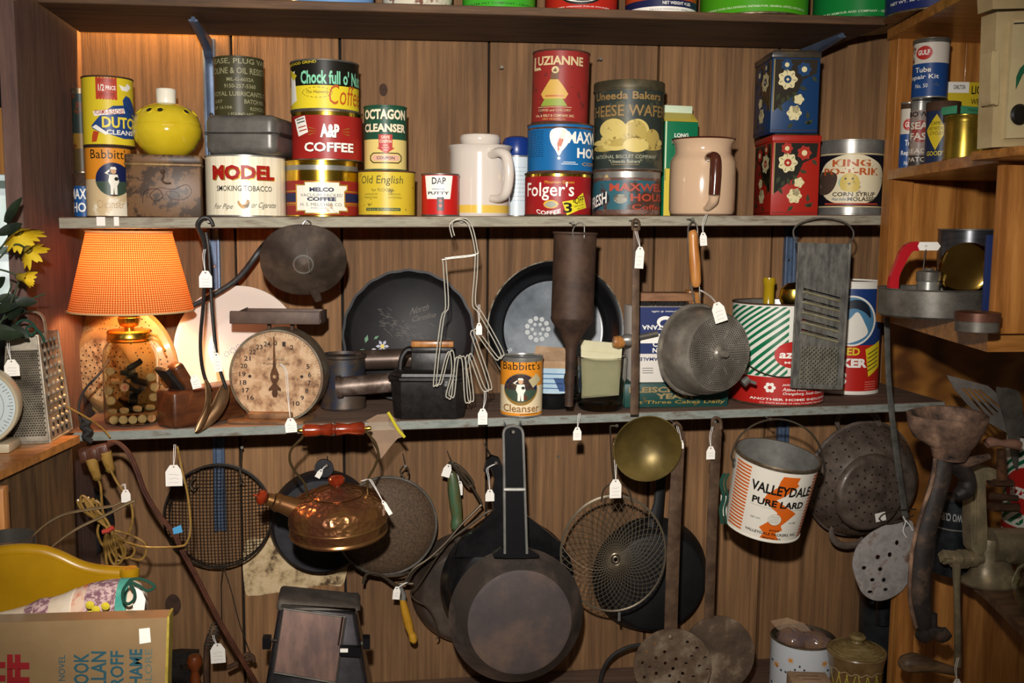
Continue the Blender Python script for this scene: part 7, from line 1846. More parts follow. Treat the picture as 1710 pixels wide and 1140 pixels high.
b.ink([(-6, 118), (18, 118), (16, 112), (19, 108), (16, 104), (18, 100), (-4, 76), (14, 70), (24, 56), (6, 42), (-4, 30), (-12, 16), (-10, 8), (10, 8), (8, 16), (16, 22), (2, 34), (20, 48), (28, 56), (10, 72), (26, 78)][:0] + [(-3, 118), (22, 118), (19, 108), (23, 104), (5, 84), (-6, 76), (18, 62), (30, 54), (10, 32), (14, 24), (4, 18), (12, 6), (-18, 6), (-14, 16), (-22, 24), (-2, 46), (0, 54), (-24, 72), (-20, 84), (-8, 98), (-6, 110)], PO, sf, 1)
for s_, x0, x1, y0, y1, bo in (('VALLEYDALE', -42, 44, 84, 101, .03), ('PURE LARD', -38, 38, 63, 75, .035), ('NET WT.', -36, -22, 37, 40, 0), ('4 LBS.', 22, 34, 36, 39, 0), ('MADE BY', -6, 10, 21, 24, .02), ('VALLEYDALE PACKERS, INC.', -40, 40, 12.5, 18, .02), ('BRISTOL, VA.', -14, 16, 6, 10, .02)):
    b.text(s_, x0, x1, y0, y1, BLACKP, sf, 3, bold=bo)
b.disc(-2, 42, 10, PW, sf, 3, n=28); b.disc(-2, 42, 10, paint('#8a8a80'), sf, 4, r2=9.4, n=28); b.disc(-2, 42, 7.4, paint('#8a8a80'), sf, 4, r2=7, n=28)
for y in (46, 43, 40, 37): b.ink([(-8, y), (4, y), (4, y + .8), (-8, y + .8)], paint('#8a8a80'), sf, 4)
b.rect(-40, 40, 59.4, 60, paint('#8a8a80'), sf)
b.tube([(4, 64, 10), (4, 66, 60), (4, 68, 122)], .8, TIND, seg=4); b.build('pail', t.o)
b = t.mb(); b.tube([(-69, 0, 106), (-74, 0, 118), (-66, 4, 150), (-40, 8, 176), (0, 12, 186), (40, 8, 176), (68, 4, 148), (74, 0, 116), (69, 0, 104)], 1.7, WIRED, smooth=8, seg=8)
for s_ in (-1, 1): b.lathe([(8, 0), (7, 2), (0, 3)], TIND, seg=16, M=axis_to((s_, 0, 0), (s_ * 67, 0, 104)))
b.build('bail', t.o)
nail(1287, 700, -.29, label='nail in the shelf edge holding the lard pail')
t = hung('yarn_tie', 'dark green yarn and cream tag hanging at the left side of the lard pail', 'yarn', 1208, 830, -.345)
b = MB(); 
for dx in (0, 5, -3): wt(b, [(1212 + dx, 790), (1206 + dx, 806), (1210 + dx, 830), (1205 + dx, 850), (1208 + dx, 874)], -.35, 2, YN_, smooth=4, seg=6)
b.build('strands', t.o)
b = MB(); wplate(b, [(1204, 826), (1214, 828), (1213, 862), (1203, 860)], -.343, .0008, WHITEP); b.build('tag_card', t.o)
# ---- big colander and inner strainer
CL = mat('grey_brown_enamel', '#4a3f37', '#6c5e54', rough=.42, metal=.15, scale=30, coat=.15)
t = hung('large_colander', 'large brown-grey colander with two loop handles hanging on the wall', 'colander', 1438, 800, -.10)
ax = (.10, -1, -.10)
M0 = disc_M(1438, 800, -.07, ax)
b = MB(); b.lathe([(96, -6), (101, -5), (102, -2), (98, 0), (93, 16), (80, 40), (62, 58), (56, 62), (0, 62)], CL, seg=80, M=M0); b.build('bowl', t.o)
b = MB()
for rr, z, n in ((95, 8, 30), (91, 20, 28), (86, 31, 26), (79, 41, 24), (71, 50, 20)):
    for i in range(n):
        a = 2 * PI * (i + (.5 if n % 4 else 0)) / n; b.lathe([(0, .9), (1.9, .9)], HO, seg=7, M=M0 @ axis_to((math.cos(a) * .8, math.sin(a) * .8, .6), (rr * math.cos(a), rr * math.sin(a), z)))
b.build('holes', t.o, kind='stuff')
for pts in ([(1402, 718), (1398, 700), (1412, 686), (1436, 683), (1458, 690), (1468, 708), (1470, 726)], [(1392, 876), (1388, 890), (1396, 905), (1412, 911), (1432, 908), (1442, 898)]):
    b = MB(); wt(b, pts, -.085, [3, 5, 6, 6, 6, 5, 3][:len(pts)], CL, smooth=4, seg=10, flat=.5, nrm=(0, 1, 0)); b.build('handle', t.o)
t = hung('small_colander', 'smaller round perforated strainer nested in front of the large colander', 'colander', 1452, 822, -.20)
M0 = disc_M(1453, 822, -.165, (.12, -1, -.05))
b = MB(); b.lathe([(64, -4), (66, -3), (66, 0), (62, 6), (58, 8), (0, 9)], CL, seg=64, M=M0); b.build('dish', t.o)
b = MB()
for rr, n in ((10, 5), (22, 10), (34, 15), (47, 19)):
    for i in range(n): a = 2 * PI * i / n + rr; b.lathe([(0, 9.4), (2, 9.4)], HO, seg=7, M=M0 @ Matrix.Translation((rr * math.cos(a), rr * math.sin(a), 0)))
b.build('holes', t.o, kind='stuff')
b = MB(); wplate(b, [(1461, 858), (1478, 854), (1480, 868), (1463, 872)], -.185, .0006, WHITEP); b.build('price_sticker', t.o)
# ---- hanging slotted spoon on thin grey strap
t = hung('slotted_skimmer', 'speckled pale skimmer with large holes on a thin grey strap, from the corner shelf', 'skimmer', 1475, 935, -.36)
SPK = mat('speckled_enamel', '#8a8480', '#6e5040', '#a09a96', rough=.45, scale=34, lo=.40, hi=.68)
b = MB(); wt(b, [(1481, 530), (1483, 620), (1490, 700), (1500, 780), (1514, 878)], -.37, [5.5, 5, 5.5, 6, 6], mat('grey_strap', '#55534f', '#77746e', rough=.4, metal=.5, scale=30), seg=8, flat=.2, nrm=(0, 1, 0), smooth=4); b.build('strap', t.o)
b = MB(); hl_ = [circ(x, y, rx, 10, ry=ry) for x, y, rx, ry in [(1443, 948, 4, 3.5), (1466, 930, 4, 4), (1486, 926, 3.6, 4.4), (1470, 950, 4, 3.8), (1457, 968, 4, 3.2), (1476, 968, 3.6, 4), (1453, 988, 4.4, 2.6), (1479, 984, 4, 3), (1498, 906, 3.4, 4.4)]]
wplate(b, spl([(1428, 962), (1424, 938), (1432, 912), (1454, 890), (1486, 874), (1516, 868), (1526, 880), (1526, 930), (1522, 960), (1504, 988), (1470, 1003), (1442, 992)], 5, True), -.365, .002, SPK, holes=hl_); b.build('disc', t.o)
b = MB(); wt(b, [(1468, 866), (1476, 858), (1500, 852), (1530, 850)], -.375, 1.4, WIRED, smooth=4, seg=6); wt(b, [(1468, 866), (1480, 874), (1504, 870), (1526, 860)], -.375, 1.4, WIRED, smooth=4, seg=6); b.build('wire_loop', t.o)
b = MB(); wt(b, [(1508, 862), (1512, 872), (1508, 886), (1514, 898)], -.38, 1, STRING, smooth=3, seg=5); wt(b, [(1512, 868), (1520, 878), (1524, 886)], -.38, 1, STRING, smooth=3, seg=5); b.build('string', t.o)
# ---- toaster
YT = -.30
t = hung('toaster', 'old dark metal flip-door toaster standing at the bottom, left of centre', 'toaster', 530, 1160, YT)
TB = mat('dark_chrome', '#2c2a2c', '#4a464a', rough=.28, metal=.75, scale=10); TDR = mat('tarnished_door', '#43302a', '#63483c', rough=.45, metal=.45, scale=12, st=(3, 1, 1))
def frust(b, top, bot, yt0, yt1, yb0, yb1, m):
    # top=(x0,x1,y) bot=(x0,x1,y) in pixels; yt/yb depth front and back
    a0, a1 = at(top[0], top[2], yt0), at(top[1], top[3], yt0); b0, b1 = at(bot[0], bot[2], yb0), at(bot[1], bot[2], yb0)
    v = [b0, b1, Vector((b1.x, yb1, b1.z)), Vector((b0.x, yb1, b0.z)), a0, a1, Vector((a1.x, yt1, a1.z)), Vector((a0.x, yt1, a0.z))]
    bm = bmesh.new(); bv = [bm.verts.new(q) for q in v]
    for f in [(0, 1, 5, 4), (1, 2, 6, 5), (2, 3, 7, 6), (3, 0, 4, 7), (4, 5, 6, 7), (3, 2, 1, 0)]: bm.faces.new([bv[i] for i in f])
    bmesh.ops.bevel(bm, geom=bm.edges[:], offset=.007, segments=3, profile=.5, affect='EDGES')
    b.bm(bm, m)
b = MB(); frust(b, (466, 594, 1008, 1022), (424, 632, 1260), YT - .015, YT + .05, YT - .08, YT + .10, TB); b.build('body', t.o)
b = MB(); frust(b, (464, 600, 1000, 1014), (460, 602, 1022), YT - .016, YT + .055, YT - .022, YT + .06, mat('dusty_top', '#4a443e', '#625a52', rough=.6, metal=.3)); b.build('top_cap', t.o)
b = MB(); D = [(473, 1016, YT - .028), (577, 1030, YT - .028), (561, 1140, YT - .058), (457, 1122, YT - .058)]
wplate(b, D, YT, .006, TDR)
for i in range(4): wt(b, [D[i], D[(i + 1) % 4]], YT, 1.8, CHROME if i in (3, 1) else TIND, seg=6)
dr = b.build('door', t.o)
b = MB(); wplate(b, [(567, 1081), (602, 1082), (602, 1097), (567, 1095)], YT - .055, .012, HB); wplate(b, [(568, 1083), (581, 1083), (581, 1089), (568, 1089)], YT - .0565, .002, WHITE); b.build('latch', dr)
for x0, x1, nm in ((438, 452, 'side_knob'), (606, 618, 'side_knob')):
    b = MB(); wplate(b, [(x0, 1066), (x1, 1066), (x1, 1084), (x0, 1084)], YT - .03, .018, HB)
    if x0 < 500: wt(b, [(452, 1069), (464, 1070)], YT - .03, 3, CHROME, seg=8)
    else: wt(b, [(607, 1074), (592, 1074)], YT - .02, 3, TIND, seg=8)
    b.build(nm, t.o)
b = MB(); wt(b, [(572, 1030), (566, 1070), (556, 1140), (552, 1180)], YT - .04, 1.6, CHROME, seg=6); b.build('door_rail', t.o)
# ---- counter below everything
zc_ = at(700, 1262, -.30).z
b = MB(); b.box(XL, XR, -.60, -.001, zc_ - .02, zc_, TOPW, bev=.002); o = b.build('trim_10'); o['kind'] = 'structure'
# ---- canister, jar and small box at lower right
Yc = -.30
t = T('star_canister', 'white canister with blue squares and orange stars, plastic bags inside, at lower right', 'canister', Vector((at(1340, 1100, Yc).x, Yc, zc_ + .0003)))
ztp = (at(1340, 1062, Yc).z - zc_) / t.s; r_ = 52
CWH = mat('pale_blue_white', '#c4c8cc', rough=.35)
b = t.mb(); b.lathe([(0, 0), (r_ - 2, 0), (r_, 2), (r_, ztp - 3, RIM), (r_ + 1.5, ztp - 1.5), (r_, ztp), (r_ - 2, ztp), (r_ - 2, 4), (0, 4)], CWH, seg=56)
sf = Cyl(r_); sf.k = -1; OS = paint('#cf8a28', .4); BQ = paint('#2c3c4c', .4)
for cxx, cy in ((-18, ztp - 24), (34, ztp - 26), (-40, ztp - 40), (10, ztp - 66)):
    for i in range(8):
        a = PI * i / 4; b.ink([(cxx + 1.2 * math.cos(a + 1.57), cy + 1.2 * math.sin(a + 1.57)), (cxx + 6.5 * math.cos(a), cy + 6.5 * math.sin(a)), (cxx - 1.2 * math.cos(a + 1.57), cy - 1.2 * math.sin(a + 1.57))], OS, sf, 1)
for i in range(26):
    u = -54 + i * 7.2
    if abs(u) > 76: continue
    y = ztp - 30 - 16 * abs(math.sin(i * .44))
    for dy in (0, -38): b.ink([(u - 2, y + dy), (u, y + dy - 2.4), (u + 2, y + dy), (u, y + dy + 2.4)], BQ, sf, 1)
b.build('body', t.o)
t2 = T('candy_bag', 'clear plastic bags of brown sweets stuffed in the star canister', 'bag', t.loc + Vector((0, 0, (ztp - 22) * t.s)))
CB = mat('clear_crinkled_bag', '#6a5a5e', '#8a6a50', rough=.1, coat=1, scale=30, alpha=.8, bump=.9, bscale=60)
for sx in (-18, 20):
    b = t2.mb(); rnd = random.Random(sx)
    bm = bmesh.new(); bmesh.ops.create_icosphere(bm, subdivisions=3, radius=1)
    for v in bm.verts:
        v.co = Vector((sx + v.co.x * 26, v.co.y * 24, 14 + v.co.z * 20)) * 1.0 + Vector((rnd.uniform(-1.6, 1.6), rnd.uniform(-1.6, 1.6), rnd.uniform(-1.6, 1.6)))
    b.bm(bm, CB); b.build('pouch', t2.o)
b = t2.mb(); b.add([(-42, 4, 26), (-54, -6, 44), (-28, 2, 50), (0, -4, 46), (14, 2, 30)], [(0, 1, 2), (0, 2, 3), (0, 3, 4)], BAG); b.build('film', t2.o)
t = T('ceramic_jar', 'tan ceramic lidded jar with round knob, right of the star canister', 'jar', Vector((at(1429, 1110, -.39).x, -.39, zc_ + .0003)))
zl = (at(1429, 1110, -.39 - .05).z - zc_) / t.s
TC = mat('tan_stoneware', '#6a5030', '#8f7248', '#7c6240', rough=.3, scale=16, coat=.3); TL = mat('ribbed_stoneware_lid', '#6a5a34', '#927c50', rough=.35, scale=60, st=(1, 1, 12), coat=.3)
b = t.mb(); b.lathe([(0, 0), (34, 0), (38, 4), (41, zl - 30), (46, zl - 4), (47, zl), (46, zl + 2), (42, zl + 1)], TC, seg=56)
sf = Cyl(42); sf.k = -1; CY2 = paint('#c9b54a', .4)
pts = [(-50 + i * 2.5, zl - 22 + 2 * math.sin(i)) for i in range(41)]; b.ink(pts + [(x, y - 1) for x, y in pts[::-1]], paint('#c9b08a', .4), sf, 3)
for x in (-38, -26, -14, 4, 18, 30): b.ink([(x, zl - 24), (x + 1.2, zl - 24), (x + 9, zl - 56), (x + 7.6, zl - 56)], CY2, sf, 3); b.ink([(x + 14, zl - 24), (x + 15.2, zl - 24), (x + 9, zl - 56), (x + 7.6, zl - 56)], CY2, sf, 3)
b.build('body', t.o)
b = t.mb(); b.lathe([(46, zl + 2), (47, zl + 4), (44, zl + 6), (40, zl + 5), (30, zl + 12), (16, zl + 16), (9, zl + 17), (8, zl + 20), (12, zl + 22), (14, zl + 26), (11, zl + 30), (0, zl + 31)], TL, seg=56); b.build('lid', t.o)
t = T('carton', 'small open-topped brown carton leaning in front of the star canister', 'box', Vector((at(1350, 1140, -.45).x, -.45, zc_ + .0004)), rz=R(-12))
zz = (at(1350, 1119, -.42).z - zc_) / t.s
b = t.mb(); b.box(-30, 34, -26, 26, 0, zz, mat('old_cardboard'), bev=1); s2 = Pl((0, 0, zz), (1, 0, 0), (0, 1, 0)); b.ink([(-18, 8), (18, 8), (18, 10), (-18, 10)], paint('#6a4a34'), s2); b.ink([(-10, -4), (20, -4), (20, -2), (-10, -2)], paint('#6a4a34'), s2); b.build('body', t.o)
t = T('black_bin', 'dark grey bin and tube in the shadow right of the tan jar', 'bin', Vector((at(1470, 1080, -.12).x, -.12, zc_ + .0003)), rz=0)
b = t.mb(); b.lathe([(0, 0), (34, 0), (38, 190), (36, 192), (34, 188)], mat('dark_grey_plastic', '#1c1e20', '#2c2e30', rough=.4), seg=40); b.build('body', t.o)
b = t.mb(); b.tube([(-22, -40, 110), (-24, -40, 190), (-20, -40, 210)], 10, mat('dark_grey_plastic'), seg=16, smooth=3); b.build('tube', t.o)
# ================================================================ corner unit, upper compartment
def uY(px, inset=0): return -.30 - (px - 1481) / 179 * .44 + inset
class UCan(Can): pass
c = Can('patch_kit_tin', 'slim red and white kit tin half hidden at the left end of the corner shelf', 'tin', 1514, 170, 271, 26, -.335, U2)
PK = litho('#c9bfae', '#7a4a34', .66); PB_ = litho('#1c427c', amt=.76)
c.wall([(218, PB_), (180, PK), (172, RUSTD)], rim=TIN).disc(1515, 204, 9, RD, lv=2).t('GULF', 1509, 1523, 200, 208, WHITE, .02, lv=3).t('Tube', 1510, 1524, 227, 236, WHITE, .01).t('Repair', 1505, 1524, 243, 252, WHITE, .01).t('No. 5', 1510, 1522, 259, 265, WHITE).done(); c.lid(TIN)
sf_ = Can('patch_kit_tin', 'slim silver and red seal tin standing under the blue and white repair kit can', 'tin', 1533, 168, 268, 31, -.385, U2)
sf_.wall([(250, litho('#3a3230')), (182, litho('#8a7a70', '#4a3a34', .58)), (169, TIN)], rim=TIN).disc(1534, 214, 13, litho('#8e3a34', '#c9a8a0', .6), ry=17, lv=1).t('BOWES', 1518, 1551, 184, 192, BLACKP, .02, lv=3).t('SEAL', 1520, 1548, 200, 211, PK, .03, lv=3).t('FAST', 1520, 1548, 216, 227, PK, .03, lv=3).t('READY', 1518, 1548, 240, 247, PK, .01, lv=3).t('PATCH', 1519, 1547, 253, 260, PK, .01, lv=3).done(); sf_.lid(TIN)
gy = Can('patch_kit_tin', 'wide dark blue tin with yellow diamond, beside the gold tin', 'tin', 1571, 168, 263, 52, -.435, U2)
gy.wall([(181, litho('#1e2c48')), (169, RUSTD)], rim=RUSTD).ink([(1562, 187), (1577, 211), (1562, 241), (1548, 211)], paint('#c9b024', .4), lv=2).t('CAMEL', 1554, 1572, 198, 203, BLACKP, lv=3).t('HOT PATCHES', 1552, 1574, 206, 211, BLACKP, lv=3).t('CYCLES', 1553, 1573, 213, 218, BLACKP, lv=3).t('GOODYEAR', 1550, 1590, 242, 249, paint('#c9b024', .4), .02, lv=3).done(); gy.cap(182, RUSTD, 1, 'cap')
zt = max(sf_.ztop, gy.ztop)
gu = Can('repair_kit_can', 'tall white over blue can with red badge, topmost in the corner unit', 'can', 1551, 62, 167, 56, -.41, zt + .0004)
gu.wall([(106, litho('#1c427c', '#5a5a60', .64)), (62, litho('#cfc6b8', '#7a4a30', .60, scale=26))], rim=TIN).disc(1541, 88, 12, RD, lv=3).t('GULF', 1532, 1549, 83, 92, WHITE, .03, lv=4).t('Tube', 1529, 1552, 113, 122, WHITE, .01).t('Repair Kit', 1521, 1564, 126, 136, WHITE, .01).t('No. 50', 1530, 1548, 142, 149, WHITE, .0).done()
gu.cap(70, TIND, 1.2, 'cap')
gt = Can('tobacco_tin', 'gold tin with embossed emblem, in the corner unit', 'tin', 1608, 190, 256, 62, -.56, U2)
gt.wall([(194, mat('old_gold_tin', '#7a6420', '#a38a34', rough=.3, metal=.8, scale=10))], rim=mat('old_gold_tin')).done(); gt.cap(200, mat('old_gold_tin'), .8)
t = T('matchbox', 'small green flat box lying on top of the gold tin', 'box', Vector((gt.loc.x, gt.loc.y, gt.ztop + .0006)), rz=R(16))
b = t.mb(); b.box(-38, 38, -16, 16, 0, 13, paint('#3f8a66', .4), bev=1); s2 = Pl((0, -16, 0), (1, 0, 0), (0, 0, 1)); b.text('TEXACO', -14, 14, 5, 9, SH, s2, 1); b.ink([(-38, 0), (-30, 0), (-30, 13), (-38, 13)], SH, s2, 1); b.ink([(34, 0), (38, 0), (38, 13), (34, 13)], SH, s2, 1); b.build('body', t.o)
cy = Box('carton', 'yellow and white box with black lettering behind the gold tin', 'box', 1580, 1655, 137, 256, -.40, .03, U2, rz=R(-8))
YB2 = paint('#c9b024', .4); cy.b.box(-cy.w / 2, cy.w / 2, 0, cy.d, 0, cy.h, YB2, bev=1); cy.rect(1577, 1612, 137, 152, WHITE).t('CARLTON', 1588, 1606, 141, 147, BLACKP, .02, lv=2).t('LIQUID', 1616, 1651, 142, 156, BLACKP, .02).t('WRENCH', 1616, 1651, 160, 168, BLACKP, .01).done()
oc = Box('cleanser_box', 'green and yellow cleanser box with red arrow, beside the cream floral panel', 'box', 1641, 1672, 106, 248, -.60, .02, U2, rz=R(-14))
oc.b.box(-oc.w / 2, oc.w / 2, 0, oc.d, 0, oc.h, YB2, bev=1); oc.rect(1632, 1668, 106, 172, paint('#16463a', .4)).t('AGON', 1641, 1678, 118, 138, PK, .04, lv=2).t('NSER', 1641, 1678, 146, 166, PK, .04, lv=2)
oc.ink([(1641, 176), (1650, 176), (1650, 196), (1653, 196), (1646, 206), (1638, 198), (1641, 196)], RD, lv=2).rect(1634, 1664, 212, 234, BLACKP).rect(1636, 1662, 215, 231, PK, lv=2).t('COUPON', 1638, 1660, 219, 227, SH, .02, lv=3).done()
# cream panel with painted flowers
t = hung('floral_panel', 'cream wooden panel with green leaf and round black knob at the right edge', 'panel', 1690, 240, -.80)
CP = mat('aged_cream_paint', '#a8946c', '#bfab80', rough=.5, scale=8, coat=.2)
b = MB(); wplate(b, [(1664, 20), (1800, 14), (1800, 240), (1656, 246)], -.80, .03, CP); b.build('board', t.o)
b = MB(); wplate(b, [(1692, 34), (1800, 30), (1800, 226), (1680, 231)], -.806, .007, mat('cream_inner_paint', '#b5a47c', '#c9b88e', rough=.5, scale=6)); b.build('inner_panel', t.o)
b = MB(); p = at(1703, 191, -.808); b.lathe([(0, .004), (.010, .003), (.013, 0)], BLACKP, seg=24, M=Matrix.Translation(p) @ Matrix.Rotation(PI / 2, 4, 'X')); b.build('knob', t.o)
b = MB(); wplate(b, [(1697, 148), (1698, 128), (1704, 114), (1714, 104), (1720, 110), (1708, 124)], -.8075, .001, paint('#1c5a3c', .5)); wplate(b, [(1694, 38), (1730, 36), (1730, 38), (1694, 40)], -.8075, .001, BLACKP); b.build('painted_leaf', t.o)
b = MB(); wplate(b, spl([(1656, 92), (1662, 86), (1668, 90), (1668, 168), (1660, 173), (1654, 166)], 4, True), -.81, .02, CP); b.build('hinge_block', t.o)
b = MB(); wplate(b, [(1656, -20), (1800, -30), (1800, 12), (1658, 15)], -.80, .03, CP); b.build('upper_block', t.o)
b = MB(); q = at(1672, 250, -.80); b.box(q.x - .004, q.x + .2, -.84, -.742, q.z - .010, at(1690, 247, -.80).z - .0006, ORANGEH, bev=.002); o = b.build('trim_11'); o['kind'] = 'structure'
# ================================================================ corner unit, lower compartment
sfm = Can('flour_sifter', 'large dark metal canister standing behind the red-handled chopper', 'canister', 1612, 382, 520, 98, -.42, U3)
sfm.wall([(384, mat('dark_brushed_tin', '#3a3a3c', '#5c5c60', rough=.28, metal=.7, scale=6, st=(1, 1, 8)))], rim=TIND).done(); sfm.lid(TIND)
def onU(px, Y): return Vector((at(px, 500, Y).x, Y, U3 + .0005))
t = T('cake_pan', 'round dull metal cake pan on the corner shelf under the red-handled chopper', 'pan', onU(1556, -.56))
hp_ = (at(1556, 487, -.56 - .08).z - U3) / t.s
b = t.mb(); b.lathe([(0, 0), (80, 0), (84, 3), (85, hp_ - 2), (87, hp_), (85.5, hp_ + 1), (83, hp_ - 1), (82, 4), (0, 3)], TIND, seg=64); b.build('pan', t.o)
t = T('small_tin', 'small brown pill tin at the front of the corner shelf', 'tin', onU(1634, -.79))
b = t.mb(); b.lathe([(0, 0), (33, 0), (34, 1), (34, 18), (36, 18, mat('brown_tin_lid', '#4a2a1c', '#6a4434', rough=.4, metal=.4)), (36, 32), (33, 33), (0, 33)], TIND, seg=44); b.build('body', t.o)
Yr = -.57
t = hung('nut_chopper', 'chopper with red curved handle, white plate and steel jar, standing in the cake pan', 'chopper', 1545, 487, Yr)
RH = mat('red_enamel_handle', '#a81c24', rough=.25, coat=.5)
b = MB(); wplate(b, spl([(1487, 484), (1487, 466), (1496, 442), (1506, 418), (1518, 406), (1536, 404), (1536, 418), (1524, 420), (1512, 440), (1502, 462), (1500, 484)], 3, True), Yr, .008, RH); b.build('handle', t.o)
b = MB(); wplate(b, [(1536, 404), (1566, 404), (1571, 411), (1566, 418), (1536, 418), (1533, 411)], Yr - .001, .008, WHITE, holes=[circ(1547, 411, 2, 10)]); b.build('plate', t.o)
b = MB(); wt(b, [(1546, 416), (1542, 452)], Yr, 1.6, CHROME, seg=8); b.build('rod', t.o)
b = MB(); M_ = Matrix.Translation(at(1549, 488, Yr)) @ Matrix.Scale(t.s, 4); b.lathe([(0, -16), (18, -16), (18, 18), (19.5, 20, TIND), (19.5, 34), (16, 36), (9, 37), (8, 40), (0, 40)], TIN, seg=36, M=M_); b.build('jar', t.o)
t = hung('leaning_lid', 'shiny brass lid leaning upright in the cake pan', 'lid', 1612, 450, -.64)  # a brass lid stood on its edge
b = MB(); b.lathe([(0, 3), (38, 3), (44, 0), (46, -8), (44, -8), (42, -2), (36, 0), (0, 0)], mat('shiny_brass', '#8a6a30', '#a88a48', rough=.14, metal=1, scale=8), seg=56, M=disc_M(1612, 447, -.60, (-.70, -.62, .28)) @ Matrix.Identity(4)); b.build('disc', t.o)
t = hung('box', 'narrow blue box edge beside the near upright of the corner unit', 'box', 1650, 500, -.70)
b = MB(); q = at(1644, 480, -.70); b.box(q.x, q.x + .05, -.70, -.695, U3 + .0006, at(1650, 392, -.70).z, paint('#1c2c5c', .45), bev=.001); b.build('body', t.o)
# ================================================================ grinder table, lower right
zg = at(1640, 986, -.55).z
P_ = [onz(x, y, zg) for x, y in [(1556, 928), (1578, 938), (1608, 956), (1650, 990), (1700, 1040), (1780, 1110), (2000, 1060), (1990, 920), (1700, 905), (1560, 915)]]
b = MB(); n = len(P_); fl_ = [Vector((p.x, p.y, 0)) for p in P_]
tri = geometry.tessellate_polygon([fl_])
b.add(P_ + [p - Vector((0, 0, .014)) for p in P_], [list(q) for q in tri] + [[i + n for i in q[::-1]] for q in tri] + [[i, i + n, (i + 1) % n + n, (i + 1) % n] for i in range(n)], mat('worn_table_board', '#5e4430', '#86684c', rough=.55, scale=10, st=(1, 6, 6)))
t = T('side_table', 'curved-edged wooden table top carrying the meat grinder at lower right', 'table', (P_[3].x, P_[3].y + .1, zg - .5), rz=0)
b.build('table_top', t.o)
b = MB(); yb_ = onz(1560, 915, zg).y; a0 = at(1492, 930, yb_ + .02); tb_ = at(1492, 926, yb_ + .02).z
b.box(a0.x, XR, yb_ + .005, yb_ + .022, ZB, zg - .0145, ORANGEW, bev=.001)
b.box(a0.x - .002, a0.x + .03, yb_ - .012, yb_ + .004, ZB, zg - .006, ORANGEW, bev=.002); b.build('side_board', t.o)
# --- meat grinder
GM = mat('tarnished_grinder', '#6a604c', '#b0a07c', '#8a7e64', rough=.38, metal=.35, scale=22, bump=.25, bscale=60, lo=.3, hi=.7)
Yg2 = -.52; t = hung('meat_grinder', 'tarnished cast meat grinder clamped at lower right with crank and wooden handle', 'meat grinder', 1650, 990, Yg2)
t.o.matrix_world = Matrix.Translation((t.loc.x, t.loc.y, zg + .0004))
b = MB(); zb2 = zg + .0006; s_ = t.s
Mg = Matrix.Translation(Vector((at(1655, 960, Yg2).x, Yg2, zb2))) @ Matrix.Scale(s_, 4)
b.lathe([(0, 0), (50, 0), (52, 4), (40, 14), (32, 34), (30, 60), (26, 78), (0, 80)], GM, seg=40, M=Mg @ Matrix.Scale(.75, 4, (0, 1, 0)))
for x, z in ((14, 52), (14, 16)): b.lathe([(9, 0), (9, 3), (6, 4), (6, 2), (3, 2), (3, 5), (0, 5)], GM, seg=18, M=Mg @ Matrix.Translation((x, -25 - (8 if z < 30 else 0), z)) @ Matrix.Rotation(PI / 2, 4, 'X'))
b.tube([Mg @ Vector((-10, 0, 64)), Mg @ Vector((70, 0, 60))], .03, GM, seg=24); b.build('body', t.o)
b = MB(); wplate(b, spl([(1622, 915), (1623, 800), (1628, 787), (1642, 781), (1660, 782), (1668, 790), (1668, 800), (1652, 802), (1646, 812), (1648, 915)], 3, True), Yg2 - .018, .022, GM); wt(b, [(1629, 800), (1628, 906)], Yg2 - .02, 2, GM, seg=6); b.build('clamp_arm', t.o)
b = MB(); wt(b, [(1576, 933), (1640, 932)], Yg2 - .01, 9, GM, seg=16); wt(b, [(1590, 933), (1596, 933)], Yg2 - .01, 14, GM, seg=20); wt(b, [(1602, 933), (1612, 933)], Yg2 - .01, 16, GM, seg=20); wt(b, [(1620, 933), (1628, 933)], Yg2 - .01, 13, GM, seg=20); wt(b, [(1572, 928), (1585, 929)], Yg2 - .01, 11, GM, seg=4); b.build('shaft', t.o)
b = MB(); wt(b, [(1597, 940), (1598, 1000), (1599, 1050), (1599, 1112)], Yg2 - .03, [7, 5, 5.5, 6], GM, seg=10); cr_ = b.build('crank', t.o)
b = MB(); wt(b, [(1600, 1122), (1585, 1118), (1560, 1112), (1540, 1108), (1525, 1106), (1510, 1108), (1502, 1110)], Yg2 - .035, [6, 8, 10, 14, 16.5, 14, 6], mat('grey_worn_wood', '#4a3826', '#7c6246', rough=.55, scale=14, st=(.6, 4, 4)), seg=20, smooth=3); b.build('wooden_handle', cr_)
b = MB(); wt(b, [(1673, 800), (1672, 750)], Yg2 - .02, [9, 7], RUST, seg=14); wt(b, [(1647, 741), (1655, 738), (1672, 740), (1692, 741), (1702, 744)], Yg2 - .025, [8, 9, 6, 9, 8], mat('pinkish_rust', '#6a4434', '#8f6a58', rough=.6, scale=20), seg=14, smooth=3); b.build('thumb_screw', t.o)
b = MB()
for y, w_ in ((805, 20), (846, 26)): wt(b, [(1655, y), (1655 + w_ * 1.6, y + 1)], Yg2 - .015, 7, RUSTD, seg=10, flat=1.8, nrm=(0, 1, 0))
wt(b, [(1655, 828), (1698, 832)], Yg2 - .03, 6, RUSTD, seg=10); b.build('jaw_plates', t.o)
price_tag(1598, 1136, 16, 24, Yg2 - .05, [(1596, 1118), (1600, 1098, Yg2 - .04)], 'price tag tied to the crank of the meat grinder, cut by the bottom edge')
